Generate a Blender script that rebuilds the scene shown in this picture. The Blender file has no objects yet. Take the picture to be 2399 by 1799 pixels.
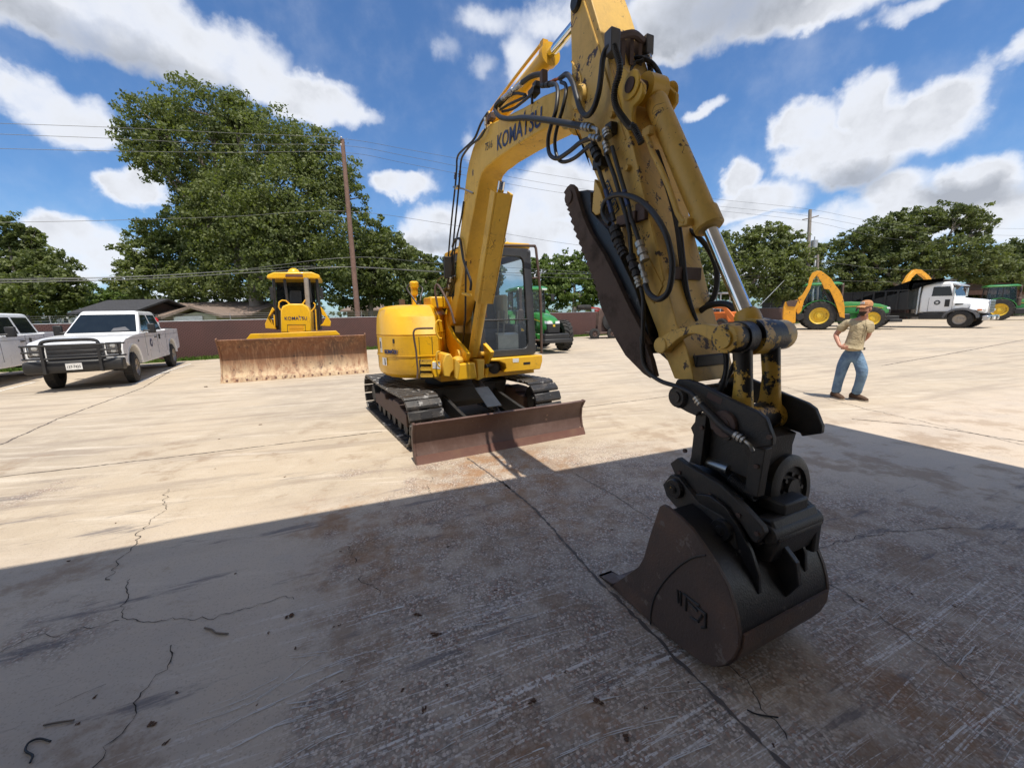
import bpy, bmesh, math, random
from mathutils import Vector, Matrix, noise as mnoise
R = math.radians
SC = bpy.context.scene
COL = SC.collection

# ------------------------------------------------------------------ camera
F_PX, HOR, SLOPE, EYE = 920.0, 738.0, -0.0237, 1.65
ROLL = math.atan(-SLOPE)
PITCH = math.atan((899.5 - HOR) * math.cos(ROLL) / F_PX)
_r0 = Vector((1, 0, 0)); _u0 = Vector((0, math.sin(PITCH), math.cos(PITCH)))
FWD = Vector((0, math.cos(PITCH), -math.sin(PITCH)))
CR = _r0 * math.cos(ROLL) - _u0 * math.sin(ROLL)
CU = _r0 * math.sin(ROLL) + _u0 * math.cos(ROLL)
cam_d = bpy.data.cameras.new('camera')
cam_d.sensor_width = 36; cam_d.lens = F_PX / 2399 * 36
cam_d.clip_start = 0.05; cam_d.clip_end = 3000
cam = bpy.data.objects.new('camera', cam_d); COL.objects.link(cam)
cam.matrix_world = Matrix(((CR.x, CU.x, -FWD.x, 0), (CR.y, CU.y, -FWD.y, 0), (CR.z, CU.z, -FWD.z, EYE), (0, 0, 0, 1)))
SC.camera = cam
EYEP = Vector((0, 0, EYE))

# surveying helpers: a sight line through the photograph meets a real plane in the yard
def ray(x, y):
    return FWD * F_PX + CR * (x - 1199.5) - CU * (y - 899.5)
def ground(x, y, z=0.0):
    d = ray(x, y); return EYEP + d * ((z - EYE) / d.z)
def at(x, y, Z):
    return EYEP + ray(x, y) * (Z / F_PX)
K = 2399 / 2212
def az_el(x, y):
    d = ray(x, y).normalized(); return math.atan2(d.x, d.y), math.asin(d.z)
class Frame:
    def __init__(s, O, F):
        s.O = Vector((O[0], O[1], 0)); s.F = Vector((F[0], F[1], 0)).normalized(); s.L = Vector((-s.F.y, s.F.x, 0))
        s.ang = math.atan2(s.F.y, s.F.x)
    def v(s, x, y, v):
        d = ray(x, y); t = (v - (EYEP - s.O).dot(s.L)) / d.dot(s.L); X = EYEP + d * t - s.O
        return (X.dot(s.F), X.z)
    def u(s, x, y, u):
        d = ray(x, y); t = (u - (EYEP - s.O).dot(s.F)) / d.dot(s.F); X = EYEP + d * t - s.O
        return (X.dot(s.L), X.z)
    def w(s, u, v, z): return s.O + s.F * u + s.L * v + Vector((0, 0, z))
def zoomer(x0, y0, sc): return lambda x, y: (x0 + x / sc, y0 + y / sc)

# ------------------------------------------------------------------ sun, sky, exposure
SUN_AZ, SUN_EL = R(24), R(71)         # azimuth measured from -Y towards +X (behind the camera, to the right)
to_sun = Vector((math.sin(SUN_AZ) * math.cos(SUN_EL), -math.cos(SUN_AZ) * math.cos(SUN_EL), math.sin(SUN_EL)))
sun_d = bpy.data.lights.new('sun', 'SUN'); sun_d.energy = 3.15; sun_d.angle = R(0.5); sun_d.color = (1.0, 0.93, 0.82)
sun = bpy.data.objects.new('sun', sun_d); COL.objects.link(sun)
sun.rotation_euler = to_sun.to_track_quat('Z', 'Y').to_euler(); sun.location = (0, 0, 30)
SC.view_settings.view_transform = 'Standard'; SC.view_settings.look = 'None'
SC.view_settings.exposure = 0.70; SC.view_settings.gamma = 1

W = bpy.data.worlds.new('World'); SC.world = W; W.use_nodes = True
nt = W.node_tree; N = nt.nodes; LK = nt.links; N.clear()
def wn(t, **k):
    n = N.new(t)
    for a, b in k.items(): setattr(n, a, b)
    return n
def wmath(op, a, b=None, c=None, clamp=False):
    n = N.new('ShaderNodeMath'); n.operation = op; n.use_clamp = clamp
    for i, s in enumerate((a, b, c)):
        if s is None: continue
        if isinstance(s, (int, float)): n.inputs[i].default_value = s
        else: LK.new(s, n.inputs[i])
    return n.outputs[0]
sky = wn('ShaderNodeTexSky', sky_type='NISHITA'); sky.sun_disc = False
sky.sun_elevation = SUN_EL; sky.sun_rotation = math.pi - SUN_AZ; sky.air_density = 1.0; sky.dust_density = 0.6; sky.ozone_density = 2.0
tc = wn('ShaderNodeTexCoord'); sep = wn('ShaderNodeSeparateXYZ'); LK.new(tc.outputs['Generated'], sep.inputs[0])
AZ = wmath('ARCTAN2', sep.outputs[0], sep.outputs[1]); EL = wmath('ARCSINE', sep.outputs[2])
n1 = wn('ShaderNodeTexNoise'); n1.inputs['Scale'].default_value = 7.0; n1.inputs['Detail'].default_value = 7; n1.inputs['Roughness'].default_value = 0.56
LK.new(tc.outputs['Generated'], n1.inputs['Vector'])
n2 = wn('ShaderNodeTexNoise'); n2.inputs['Scale'].default_value = 19.0; n2.inputs['Detail'].default_value = 6; n2.inputs['Roughness'].default_value = 0.6
LK.new(tc.outputs['Generated'], n2.inputs['Vector'])
n3 = wn('ShaderNodeTexNoise'); n3.inputs['Scale'].default_value = 2.2; n3.inputs['Detail'].default_value = 3
LK.new(tc.outputs['Generated'], n3.inputs['Vector'])
sepc = wn('ShaderNodeSeparateXYZ'); LK.new(n1.outputs['Color'], sepc.inputs[0])
azd = wmath('ADD', AZ, wmath('MULTIPLY', wmath('SUBTRACT', sepc.outputs[0], 0.5), 0.16))
eld = wmath('ADD', EL, wmath('MULTIPLY', wmath('SUBTRACT', sepc.outputs[1], 0.5), 0.13))
# real clouds, each one a patch of the sky: centre and half-size (in photograph pixels, turned to azimuth/elevation), strength
CLOUDS = [(120, 30, 260, 95, 1), (330, 60, 230, 100, 1), (480, 110, 150, 95, 1), (590, 190, 120, 62, 1), (690, 225, 100, 50, .95), (770, 245, 60, 25, .7),
          (80, 235, 120, 72, .95), (180, 250, 90, 60, .9), (300, 410, 75, 42, 1), (170, 510, 110, 55, 1), (100, 580, 150, 50, .9), (250, 560, 110, 60, .8),
          (870, 405, 72, 36, 1), (940, 500, 90, 60, .9), (1010, 310, 30, 50, .5), (1110, 470, 110, 70, 1), (1190, 430, 140, 90, 1), (1150, 540, 180, 60, 1),
          (960, 110, 45, 55, .42), (1040, 150, 45, 45, .42), (1130, 120, 50, 80, .6), (1060, 30, 80, 45, .5), (1180, 30, 110, 60, .7),
          (1480, 30, 190, 85, 1), (1620, 30, 200, 80, 1), (1800, 5, 170, 45, .8), (1960, 0, 120, 30, .7), (1430, 105, 100, 45, .8),
          (1745, 270, 85, 62, 1), (1790, 330, 120, 80, 1), (1880, 200, 85, 75, 1), (1930, 260, 130, 90, 1), (2060, 205, 100, 75, 1), (1860, 360, 130, 60, .95), (2010, 270, 110, 70, .95),
          (1610, 385, 50, 42, .9), (1640, 440, 110, 45, .9), (1920, 420, 120, 45, .85), (1980, 470, 200, 60, .95), (2130, 390, 130, 60, .9), (2180, 470, 160, 80, .95), (1700, 500, 160, 40, .8), (1820, 480, 120, 50, .7),
          (1510, 246, 52, 22, .8), (2212, 120, 60, 35, .7), (1390, 520, 90, 50, .85), (420, 640, 160, 50, .7), (1550, 600, 300, 60, .7)]
acc = None
for (cx, cy, rx, ry, s) in CLOUDS:
    a0, e0 = az_el(cx * K, cy * K); a1, _ = az_el((cx + rx) * K, cy * K); _, e1 = az_el(cx * K, (cy - ry) * K)
    da = abs(a1 - a0) * 1.22; de = abs(e1 - e0) * 1.22
    p = wmath('MULTIPLY', wmath('SUBTRACT', azd, a0), 1 / da); q = wmath('MULTIPLY', wmath('SUBTRACT', eld, e0), 1 / de)
    d2 = wmath('ADD', wmath('MULTIPLY', p, p), wmath('MULTIPLY', q, q))
    m = wmath('MULTIPLY', wmath('SUBTRACT', 1.0, d2, clamp=True), s)
    acc = m if acc is None else wmath('SMOOTH_MAX', acc, m, 0.25)
# unseen scattered clouds added behind the camera to keep up the ambient light
back = wmath('MULTIPLY', wmath('GREATER_THAN', 0.05, sep.outputs[1]), wmath('MULTIPLY', wmath('SUBTRACT', n3.outputs[0], 0.42, clamp=True), 6.0, clamp=True))
acc = wmath('MAXIMUM', acc, back)
fb = wmath('ADD', wmath('MULTIPLY', wmath('SUBTRACT', n1.outputs[0], 0.5), 1.05), wmath('MULTIPLY', wmath('SUBTRACT', n2.outputs[0], 0.5), 0.5))
dens = wmath('ADD', wmath('MULTIPLY', acc, 1.45, clamp=True), fb)
mr = wn('ShaderNodeMapRange', interpolation_type='SMOOTHSTEP'); mr.inputs['From Min'].default_value = 0.12; mr.inputs['From Max'].default_value = 1.12
LK.new(dens, mr.inputs['Value'])
gate = wn('ShaderNodeMapRange', interpolation_type='SMOOTHSTEP'); gate.inputs['From Min'].default_value = 0.03; gate.inputs['From Max'].default_value = 0.40
LK.new(acc, gate.inputs['Value'])
cover = wmath('MULTIPLY', mr.outputs[0], gate.outputs[0])
core = wn('ShaderNodeMapRange', interpolation_type='SMOOTHSTEP'); core.inputs['From Min'].default_value = 0.80; core.inputs['From Max'].default_value = 1.40
LK.new(dens, core.inputs['Value'])
ccol = wn('ShaderNodeMix', data_type='RGBA'); ccol.inputs[6].default_value = (0.585, 0.60, 0.635, 1); ccol.inputs[7].default_value = (0.27, 0.29, 0.33, 1)
GREY = [(1560, 40, 300, 120), (250, 120, 260, 70), (1850, 390, 150, 55), (2100, 420, 160, 40), (1000, 520, 120, 30)]
gacc = None
for (cx, cy, rx, ry) in GREY:
    a0, e0 = az_el(cx * K, cy * K); a1, _ = az_el((cx + rx) * K, cy * K); _, e1 = az_el(cx * K, (cy - ry) * K)
    p = wmath('MULTIPLY', wmath('SUBTRACT', azd, a0), 1 / abs(a1 - a0)); q = wmath('MULTIPLY', wmath('SUBTRACT', eld, e0), 1 / abs(e1 - e0))
    m = wmath('SUBTRACT', 1.0, wmath('ADD', wmath('MULTIPLY', p, p), wmath('MULTIPLY', q, q)), clamp=True); gacc = m if gacc is None else wmath('MAXIMUM', gacc, m)
LK.new(wmath('ADD', wmath('MULTIPLY', core.outputs[0], 0.75), wmath('MULTIPLY', gacc, 0.8), clamp=True), ccol.inputs[0])
skym = wn('ShaderNodeMix', data_type='RGBA', blend_type='MULTIPLY'); skym.inputs[0].default_value = 1; skym.inputs[7].default_value = (0.050, 0.071, 0.092, 1)
LK.new(sky.outputs[0], skym.inputs[6])
fin = wn('ShaderNodeMix', data_type='RGBA'); LK.new(cover, fin.inputs[0]); LK.new(skym.outputs[2], fin.inputs[6]); LK.new(ccol.outputs[2], fin.inputs[7])
bg = wn('ShaderNodeBackground'); LK.new(fin.outputs[2], bg.inputs[0]); bg.inputs[1].default_value = 1.0
wo = wn('ShaderNodeOutputWorld'); LK.new(bg.outputs[0], wo.inputs[0])
W.cycles.sampling_method = 'MANUAL'; W.cycles.sample_map_resolution = 512

# ------------------------------------------------------------------ materials
def newmat(name):
    m = bpy.data.materials.new(name); m.use_nodes = True
    t = m.node_tree; b = t.nodes['Principled BSDF']
    return m, t, b
def N_(t, kind, **k):
    n = t.nodes.new(kind)
    for a, b in k.items(): setattr(n, a, b)
    return n
def noise_(t, scale, detail=4, rough=0.6, vec=None):
    n = N_(t, 'ShaderNodeTexNoise'); n.inputs['Scale'].default_value = scale; n.inputs['Detail'].default_value = detail; n.inputs['Roughness'].default_value = rough
    if vec is None:
        vec = getattr(t, '_dummy', None)
    c = None
    for x in t.nodes:
        if x.bl_idname == 'ShaderNodeTexCoord': c = x
    if c is None: c = N_(t, 'ShaderNodeTexCoord')
    t.links.new(vec if vec is not None else c.outputs['Object'], n.inputs['Vector'])
    return n.outputs[0]
def ramp_(t, src, a, b, smooth=True):
    n = N_(t, 'ShaderNodeMapRange'); n.interpolation_type = 'SMOOTHSTEP' if smooth else 'LINEAR'
    n.inputs['From Min'].default_value = a; n.inputs['From Max'].default_value = b
    t.links.new(src, n.inputs['Value']); return n.outputs[0]
def mix_(t, fac, A, B, mode='MIX'):
    n = N_(t, 'ShaderNodeMix', data_type='RGBA', blend_type=mode)
    for i, s in ((0, fac), (6, A), (7, B)):
        if isinstance(s, (int, float)): n.inputs[i].default_value = s
        elif isinstance(s, tuple): n.inputs[i].default_value = (*s, 1) if len(s) == 3 else s
        else: t.links.new(s, n.inputs[i])
    return n.outputs[2]
def math_(t, op, a, b=None, clamp=False):
    n = N_(t, 'ShaderNodeMath', operation=op); n.use_clamp = clamp
    for i, s in enumerate((a, b)):
        if s is None: continue
        if isinstance(s, (int, float)): n.inputs[i].default_value = s
        else: t.links.new(s, n.inputs[i])
    return n.outputs[0]
def bump_(t, b, h, strength=0.3, dist=0.01):
    n = N_(t, 'ShaderNodeBump'); n.inputs['Strength'].default_value = strength; n.inputs['Distance'].default_value = dist
    t.links.new(h, n.inputs['Height']); t.links.new(n.outputs[0], b.inputs['Normal'])
def mapped(t, sc, rot=(0, 0, 0)):
    c = N_(t, 'ShaderNodeTexCoord'); m = N_(t, 'ShaderNodeMapping', vector_type='TEXTURE'); m.inputs['Scale'].default_value = tuple(1 / q for q in sc); m.inputs['Rotation'].default_value = rot
    t.links.new(c.outputs['Object'], m.inputs['Vector']); return m.outputs[0]
def paint(name, col, dirt=(0.2, 0.13, 0.07), dirt_amt=0.35, chip=0.0, chipcol=(0.06, 0.035, 0.025), rough=0.45, metal=0.0, dscale=2.5, streak=0.0, coat=0.0, cscale=9, bump=0.05, scr=0.0, scrcol=(0.13, 0.045, 0.03)):
    m, t, b = newmat(name)
    n = ramp_(t, noise_(t, dscale, 6, 0.65), 0.42, 0.78)
    c = mix_(t, math_(t, 'MULTIPLY', n, dirt_amt), col, dirt)
    f = ramp_(t, noise_(t, dscale * 14, 3), 0.35, 0.75)
    c = mix_(t, math_(t, 'MULTIPLY', f, 0.16), c, tuple(min(1, x * 1.25 + 0.02) for x in col))
    if streak:
        s = noise_(t, 3.0, 5, 0.7, mapped(t, (5, 5, 0.7)))
        c = mix_(t, math_(t, 'MULTIPLY', ramp_(t, s, 0.5, 0.75), streak), c, dirt)
    rr = math_(t, 'ADD', math_(t, 'MULTIPLY', n, 0.25), rough)
    if chip:
        k = noise_(t, cscale, 8, 0.72); k2 = noise_(t, cscale * 0.25, 2)
        mk = ramp_(t, math_(t, 'ADD', k, math_(t, 'MULTIPLY', k2, 0.35)), 0.90 - chip, 0.915 - chip)
        c = mix_(t, mk, c, chipcol)
    if scr:
        for sc_, rt in ((2.6, 0.5), (4.2, -0.9)):
            ln = noise_(t, sc_, 3, 0.6, mapped(t, (1, 1.6, .7), (rt, rt * .5, rt))); gate_ = ramp_(t, noise_(t, 1.9 * sc_ / 2.6, 3, .6), 0.55, 0.63)
            mk2 = math_(t, 'MULTIPLY', ramp_(t, math_(t, 'ABSOLUTE', math_(t, 'SUBTRACT', ln, 0.5)), 0.006 * scr, 0.003 * scr), gate_)
            c = mix_(t, mk2, c, scrcol)
    t.links.new(c, b.inputs['Base Color']); t.links.new(rr, b.inputs['Roughness']); b.inputs['Metallic'].default_value = metal
    b.inputs['Coat Weight'].default_value = coat
    if bump: bump_(t, b, noise_(t, dscale * 20, 4), bump, 0.01)
    return m
def plain(name, col, rough=0.5, metal=0.0, emit=None, var=0.12):
    m, t, b = newmat(name)
    c = mix_(t, math_(t, 'MULTIPLY', ramp_(t, noise_(t, 6, 4), 0.35, 0.7), 1.0), tuple(x * (1 - var) for x in col), tuple(min(1, x * (1 + var)) for x in col))
    t.links.new(c, b.inputs['Base Color']); b.inputs['Roughness'].default_value = rough; b.inputs['Metallic'].default_value = metal
    if emit: b.inputs['Emission Color'].default_value = (*emit, 1); b.inputs['Emission Strength'].default_value = 1
    return m
def glassmat(name, tint=(0.02, 0.03, 0.035), alpha=0.35):
    m, t, b = newmat(name)
    t.nodes.remove(b); out = t.nodes['Material Output']
    gl = N_(t, 'ShaderNodeBsdfGlossy'); gl.inputs['Roughness'].default_value = 0.03; gl.inputs['Color'].default_value = (0.9, 0.95, 1, 1)
    tr = N_(t, 'ShaderNodeBsdfTransparent'); tr.inputs['Color'].default_value = (*tint, 1)
    fr = N_(t, 'ShaderNodeFresnel'); fr.inputs['IOR'].default_value = 1.5
    fa = math_(t, 'ADD', math_(t, 'MULTIPLY', fr.outputs[0], 1.0), alpha * 0.2, clamp=True)
    mx = N_(t, 'ShaderNodeMixShader'); t.links.new(fa, mx.inputs[0]); t.links.new(tr.outputs[0], mx.inputs[1]); t.links.new(gl.outputs[0], mx.inputs[2])
    t.links.new(mx.outputs[0], out.inputs[0]); return m
M = {}
M['yellow'] = paint('yellow paint', (0.83, 0.46, 0.010), (0.45, 0.22, 0.03), 0.5, scr=.4, rough=0.33, dscale=1.6, coat=0.25)
M['yellow_old'] = paint('worn yellow paint', (0.76, 0.47, 0.055), (0.34, 0.19, 0.05), 0.5, chip=0.03, scr=.6, rough=0.42, dscale=2.2, streak=0.25, cscale=7)
M['yellow_arm'] = paint('scratched yellow paint', (0.72, 0.46, 0.10), (0.30, 0.18, 0.07), 0.6, chip=0.095, scr=0.7, rough=0.45, dscale=2.6, streak=0.35, cscale=12)
M['yellow_grease'] = paint('greasy yellow paint', (0.66, 0.40, 0.06), (0.05, 0.035, 0.02), 0.85, chip=0.22, chipcol=(0.015, 0.012, 0.01), rough=0.35, dscale=6, cscale=6)
M['black_steel'] = paint('black steel', (0.012, 0.012, 0.013), (0.07, 0.055, 0.045), 0.35, chip=0.08, chipcol=(.10, .09, .085), rough=0.30, dscale=5, bump=0.25)
M['coupler_steel'] = paint('grey black steel', (0.024, 0.0225, 0.021), (0.10, 0.078, 0.058), 0.5, chip=0.06, chipcol=(.012, .012, .012), rough=0.45, dscale=6, bump=0.3)
M['bucket_side'] = paint('rust browned steel', (0.085, 0.06, 0.05), (0.18, 0.105, 0.072), 0.8, chip=0.10, chipcol=(0.17, 0.135, 0.115), rough=0.5, dscale=4, bump=0.35, cscale=14)
M['thumb_rust'] = paint('brown rusted casting', (0.10, 0.068, 0.052), (0.03, 0.022, 0.018), 0.75, rough=0.8, dscale=7, bump=0.6)
M['blade_rust'] = paint('brown worn blade steel', (0.095, 0.052, 0.040), (0.19, 0.13, 0.115), 0.7, chip=0.03, chipcol=(0.32, 0.2, 0.14), rough=0.5, dscale=1.8, streak=0.3, bump=0.12)
M['edge_rust'] = paint('cutting edge steel', (0.12, 0.05, 0.035), (0.2, 0.12, 0.08), 0.5, rough=0.6, dscale=5)
M['black_metal'] = paint('black metal', (0.02, 0.02, 0.021), (0.09, 0.075, 0.06), 0.25, rough=0.5, dscale=5)
M['track'] = paint('dusty track steel', (0.022, 0.021, 0.021), (0.13, 0.105, 0.085), 0.5, chip=0.10, chipcol=(.26, .25, .24), rough=0.38, dscale=7, bump=0.25)
M['frame_brown'] = paint('dusty brown frame', (0.09, 0.055, 0.045), (0.2, 0.15, 0.11), 0.5, rough=0.7, dscale=5)
M['rubber'] = paint('hose rubber', (0.018, 0.018, 0.019), (0.08, 0.07, 0.06), 0.3, rough=0.42, dscale=9)
M['tyre'] = paint('tyre rubber', (0.022, 0.022, 0.022), (0.13, 0.11, 0.09), 0.5, rough=0.85, dscale=4, bump=0.2)
M['chrome'] = plain('chrome rod', (0.75, 0.77, 0.8), 0.08, 1.0, var=0.03)
M['steel'] = plain('fitting steel', (0.42, 0.41, 0.38), 0.35, 0.9)
M['blue_sleeve'] = plain('blue printed sleeve', (0.02, 0.05, 0.16), 0.4)
M['lettering'] = plain('dark blue lettering', (0.012, 0.022, 0.10), 0.4)
M['decal_white'] = plain('white decal', (0.75, 0.75, 0.73), 0.4)
M['decal_black'] = plain('black decal', (0.015, 0.015, 0.015), 0.4)
M['cab_dark'] = paint('cab dark grey', (0.035, 0.037, 0.042), (0.12, 0.11, 0.10), 0.3, rough=0.4, dscale=3)
M['glass'] = glassmat('cab glass', (0.68, 0.74, 0.76), 0.0)
M['glass_dark'] = plain('tinted glass', (0.012, 0.016, 0.018), 0.06)
M['lamp'] = plain('lamp lens', (0.7, 0.7, 0.68), 0.12, 0.3)
M['amber'] = plain('amber lens', (0.7, 0.18, 0.02), 0.2)
M['seat'] = plain('seat fabric', (0.10, 0.105, 0.115), 0.8)
M['orange'] = paint('orange paint', (0.62, 0.15, 0.02), (0.2, 0.1, 0.05), 0.4, chip=0.05, rough=0.5)
M['red'] = paint('faded red paint', (0.30, 0.03, 0.025), (0.08, 0.05, 0.04), 0.6, rough=0.6)
M['red_clean'] = plain('red enamel', (0.5, 0.02, 0.02), 0.35)
M['white_paint'] = paint('white vehicle paint', (0.86, 0.86, 0.85), (0.6, 0.57, 0.52), 0.12, rough=0.22, dscale=1.2, coat=0.5, bump=0)
M['green'] = paint('green tractor paint', (0.025, 0.20, 0.03), (0.07, 0.12, 0.04), 0.35, rough=0.3, coat=0.4, bump=0)
M['wheel_yellow'] = paint('yellow wheel paint', (0.72, 0.48, 0.03), (0.3, 0.2, 0.06), 0.5, rough=0.4, dscale=4)
M['mower_yellow'] = paint('orange yellow mower paint', (0.78, 0.36, 0.02), (0.15, 0.07, 0.03), 0.45, chip=0.08, rough=0.4, dscale=3)
M['plastic'] = plain('black plastic', (0.022, 0.022, 0.023), 0.5)
M['grey_trim'] = plain('grey trim', (0.11, 0.11, 0.115), 0.45)
M['rim_grey'] = paint('dusty rim', (0.36, 0.32, 0.27), (0.14, 0.1, 0.08), 0.6, rough=0.5, metal=0.4, dscale=8)
M['alu'] = plain('polished metal', (0.55, 0.55, 0.56), 0.25, 0.9)
M['wood_pole'] = paint('weathered pole wood', (0.17, 0.10, 0.075), (0.08, 0.05, 0.04), 0.6, rough=0.9, dscale=4, streak=0.6, bump=0.5)
M['wood_grey'] = paint('grey pole wood', (0.24, 0.21, 0.18), (0.1, 0.08, 0.07), 0.6, rough=0.9, dscale=4, streak=0.6, bump=0.5)
M['wire'] = plain('wire', (0.10, 0.10, 0.10), 0.5)
M['galv'] = plain('galvanised metal', (0.45, 0.46, 0.47), 0.45, 0.6)
M['brick'] = paint('pale brick', (0.42, 0.33, 0.27), (0.3, 0.2, 0.15), 0.5, rough=0.9, dscale=3)
M['siding'] = paint('cream siding', (0.55, 0.52, 0.38), (0.35, 0.3, 0.2), 0.3, rough=0.8)
M['liner'] = plain('white bounce lining', (0.7, 0.7, 0.68), 0.8)  # unseen roof and wall lining, made white to bounce light into the shade
M['shed_wall'] = paint('dark shed steel', (0.035, 0.025, 0.022), (0.1, 0.05, 0.035), 0.6, rough=0.8)
M['shed_rust'] = paint('rusty roofing', (0.12, 0.065, 0.05), (0.05, 0.03, 0.025), 0.6, rough=0.8)
def shingle(name, a, b):
    m, t, bs = newmat(name)
    c = N_(t, 'ShaderNodeTexCoord'); br = N_(t, 'ShaderNodeTexBrick'); br.inputs['Scale'].default_value = 2.2
    br.inputs['Color1'].default_value = (*a, 1); br.inputs['Color2'].default_value = (*b, 1); br.inputs['Mortar'].default_value = (*(x * 0.6 for x in a), 1)
    br.inputs['Mortar Size'].default_value = 0.02
    t.links.new(c.outputs['Object'], br.inputs['Vector'])
    t.links.new(mix_(t, ramp_(t, noise_(t, 3, 5), 0.3, 0.8), br.outputs[0], tuple(x * 0.7 for x in b)), bs.inputs['Base Color']); bs.inputs['Roughness'].default_value = 0.9
    return m
M['shingle'] = shingle('brown shingles', (0.20, 0.15, 0.12), (0.27, 0.20, 0.16))
M['shingle_dark'] = shingle('charcoal shingles', (0.035, 0.035, 0.04), (0.055, 0.055, 0.06))

# rusty dozer blade: rust with dull rubbed streaks and pale worn lower band
m, t, b = newmat('orange rusted blade')
c = N_(t, 'ShaderNodeTexCoord'); sp = N_(t, 'ShaderNodeSeparateXYZ'); t.links.new(c.outputs['Object'], sp.inputs[0])
big = noise_(t, 1.6, 6, 0.7); stv = noise_(t, 2.2, 6, 0.7, mapped(t, (9, 9, 0.6)))
col = mix_(t, ramp_(t, big, 0.35, 0.7), (0.24, 0.10, 0.045), (0.13, 0.075, 0.05))
col = mix_(t, ramp_(t, stv, 0.45, 0.7), col, (0.36, 0.20, 0.11))
low = math_(t, 'MULTIPLY', ramp_(t, sp.outputs[2], 0.75, 0.14), ramp_(t, noise_(t, 1.3, 6, 0.7, mapped(t, (6, 6, 0.5))), 0.3, 0.62))
col = mix_(t, math_(t, 'MULTIPLY', low, 0.8), col, (0.55, 0.42, 0.26))
col = mix_(t, ramp_(t, noise_(t, 9, 5, 0.7), 0.60, 0.68), col, (0.07, 0.045, 0.035))
t.links.new(col, b.inputs['Base Color']); b.inputs['Roughness'].default_value = 0.62; b.inputs['Metallic'].default_value = 0.2; bump_(t, b, noise_(t, 30, 4), 0.2, 0.01)
M['dozer_rust'] = m

# slatted chain link: brown plastic slats behind a diamond wire mesh
m, t, b = newmat('brown slatted chain link')
c = N_(t, 'ShaderNodeTexCoord'); sp = N_(t, 'ShaderNodeSeparateXYZ'); t.links.new(c.outputs['Object'], sp.inputs[0])
def tri(a, per): return math_(t, 'ABSOLUTE', math_(t, 'SUBTRACT', math_(t, 'FRACT', math_(t, 'DIVIDE', a, per)), 0.5))
s1 = math_(t, 'ADD', sp.outputs[0], sp.outputs[2]); s2 = math_(t, 'SUBTRACT', sp.outputs[0], sp.outputs[2])
wires = math_(t, 'MAXIMUM', ramp_(t, tri(s1, 0.13), 0.055, 0.03), ramp_(t, tri(s2, 0.13), 0.055, 0.03))
slat = ramp_(t, tri(sp.outputs[0], 0.065), 0.40, 0.47)
col = mix_(t, slat, (0.095, 0.038, 0.032), (0.018, 0.010, 0.010))
col = mix_(t, ramp_(t, noise_(t, 0.7, 4), 0.4, 0.7), col, (0.06, 0.027, 0.024))
col = mix_(t, math_(t, 'MULTIPLY', wires, 0.55), col, (0.22, 0.14, 0.125))
t.links.new(col, b.inputs['Base Color']); b.inputs['Roughness'].default_value = 0.6
M['fence'] = m

def leafmat(name, a, b2, c3):
    m, t, b = newmat(name)
    n = noise_(t, 0.55, 3); n2 = noise_(t, 6.0, 2)
    c = mix_(t, ramp_(t, n, 0.35, 0.65), a, b2); c = mix_(t, ramp_(t, n2, 0.45, 0.75), c, c3)
    out = t.nodes['Material Output']; t.nodes.remove(b)
    d = N_(t, 'ShaderNodeBsdfPrincipled'); d.inputs['Roughness'].default_value = 0.55; d.inputs['Specular IOR Level'].default_value = 0.3; t.links.new(c, d.inputs['Base Color'])
    tr = N_(t, 'ShaderNodeBsdfTranslucent'); t.links.new(mix_(t, 1.0, c, (1.3, 1.4, 0.6), 'MULTIPLY'), tr.inputs['Color'])
    mx = N_(t, 'ShaderNodeMixShader'); mx.inputs[0].default_value = 0.36
    t.links.new(d.outputs[0], mx.inputs[1]); t.links.new(tr.outputs[0], mx.inputs[2]); t.links.new(mx.outputs[0], out.inputs[0])
    return m
M['leaf'] = leafmat('oak leaves', (0.085, 0.11, 0.036), (0.14, 0.17, 0.05), (0.22, 0.24, 0.10))
M['leaf_light'] = leafmat('light green leaves', (0.075, 0.12, 0.025), (0.12, 0.17, 0.04), (0.18, 0.22, 0.07))
M['leaf_olive'] = leafmat('olive oak leaves', (0.075, 0.10, 0.035), (0.125, 0.15, 0.05), (0.18, 0.195, 0.085))
M['grass'] = leafmat('grass blades', (0.08, 0.15, 0.02), (0.13, 0.20, 0.04), (0.16, 0.2, 0.06))
M['bark'] = paint('grey bark', (0.24, 0.205, 0.17), (0.10, 0.08, 0.065), 0.6, rough=0.95, dscale=5, bump=0.6)

# yard concrete
m, t, b = newmat('yard concrete')
ANG = math.radians(24)
def gn(scale, detail=5, rough=0.6, sc=(1, 1, 1), rot=0.0): return noise_(t, scale, detail, rough, mapped(t, sc, (0, 0, rot)))
c = N_(t, 'ShaderNodeTexCoord'); sp = N_(t, 'ShaderNodeSeparateXYZ'); t.links.new(c.outputs['Object'], sp.inputs[0])
X, Y = sp.outputs[0], sp.outputs[1]
base = mix_(t, ramp_(t, gn(0.35, 6), 0.35, 0.68), (0.50, 0.41, 0.30), (0.40, 0.335, 0.255))
base = mix_(t, math_(t, 'MULTIPLY', ramp_(t, gn(2.6, 7, 0.7), 0.42, 0.72), 0.55), base, (0.57, 0.49, 0.38))
# traffic streaks drawn out along the way machines drive
st = gn(1.1, 7, 0.68, (0.28, 2.6, 1), 0.30)
base = mix_(t, math_(t, 'MULTIPLY', ramp_(t, st, 0.48, 0.64), 0.5), base, (0.27, 0.215, 0.17))
st2 = gn(1.7, 7, 0.7, (0.25, 3.2, 1), 0.08)
base = mix_(t, math_(t, 'MULTIPLY', ramp_(t, st2, 0.54, 0.68), 0.5), base, (0.70, 0.62, 0.51))
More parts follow.
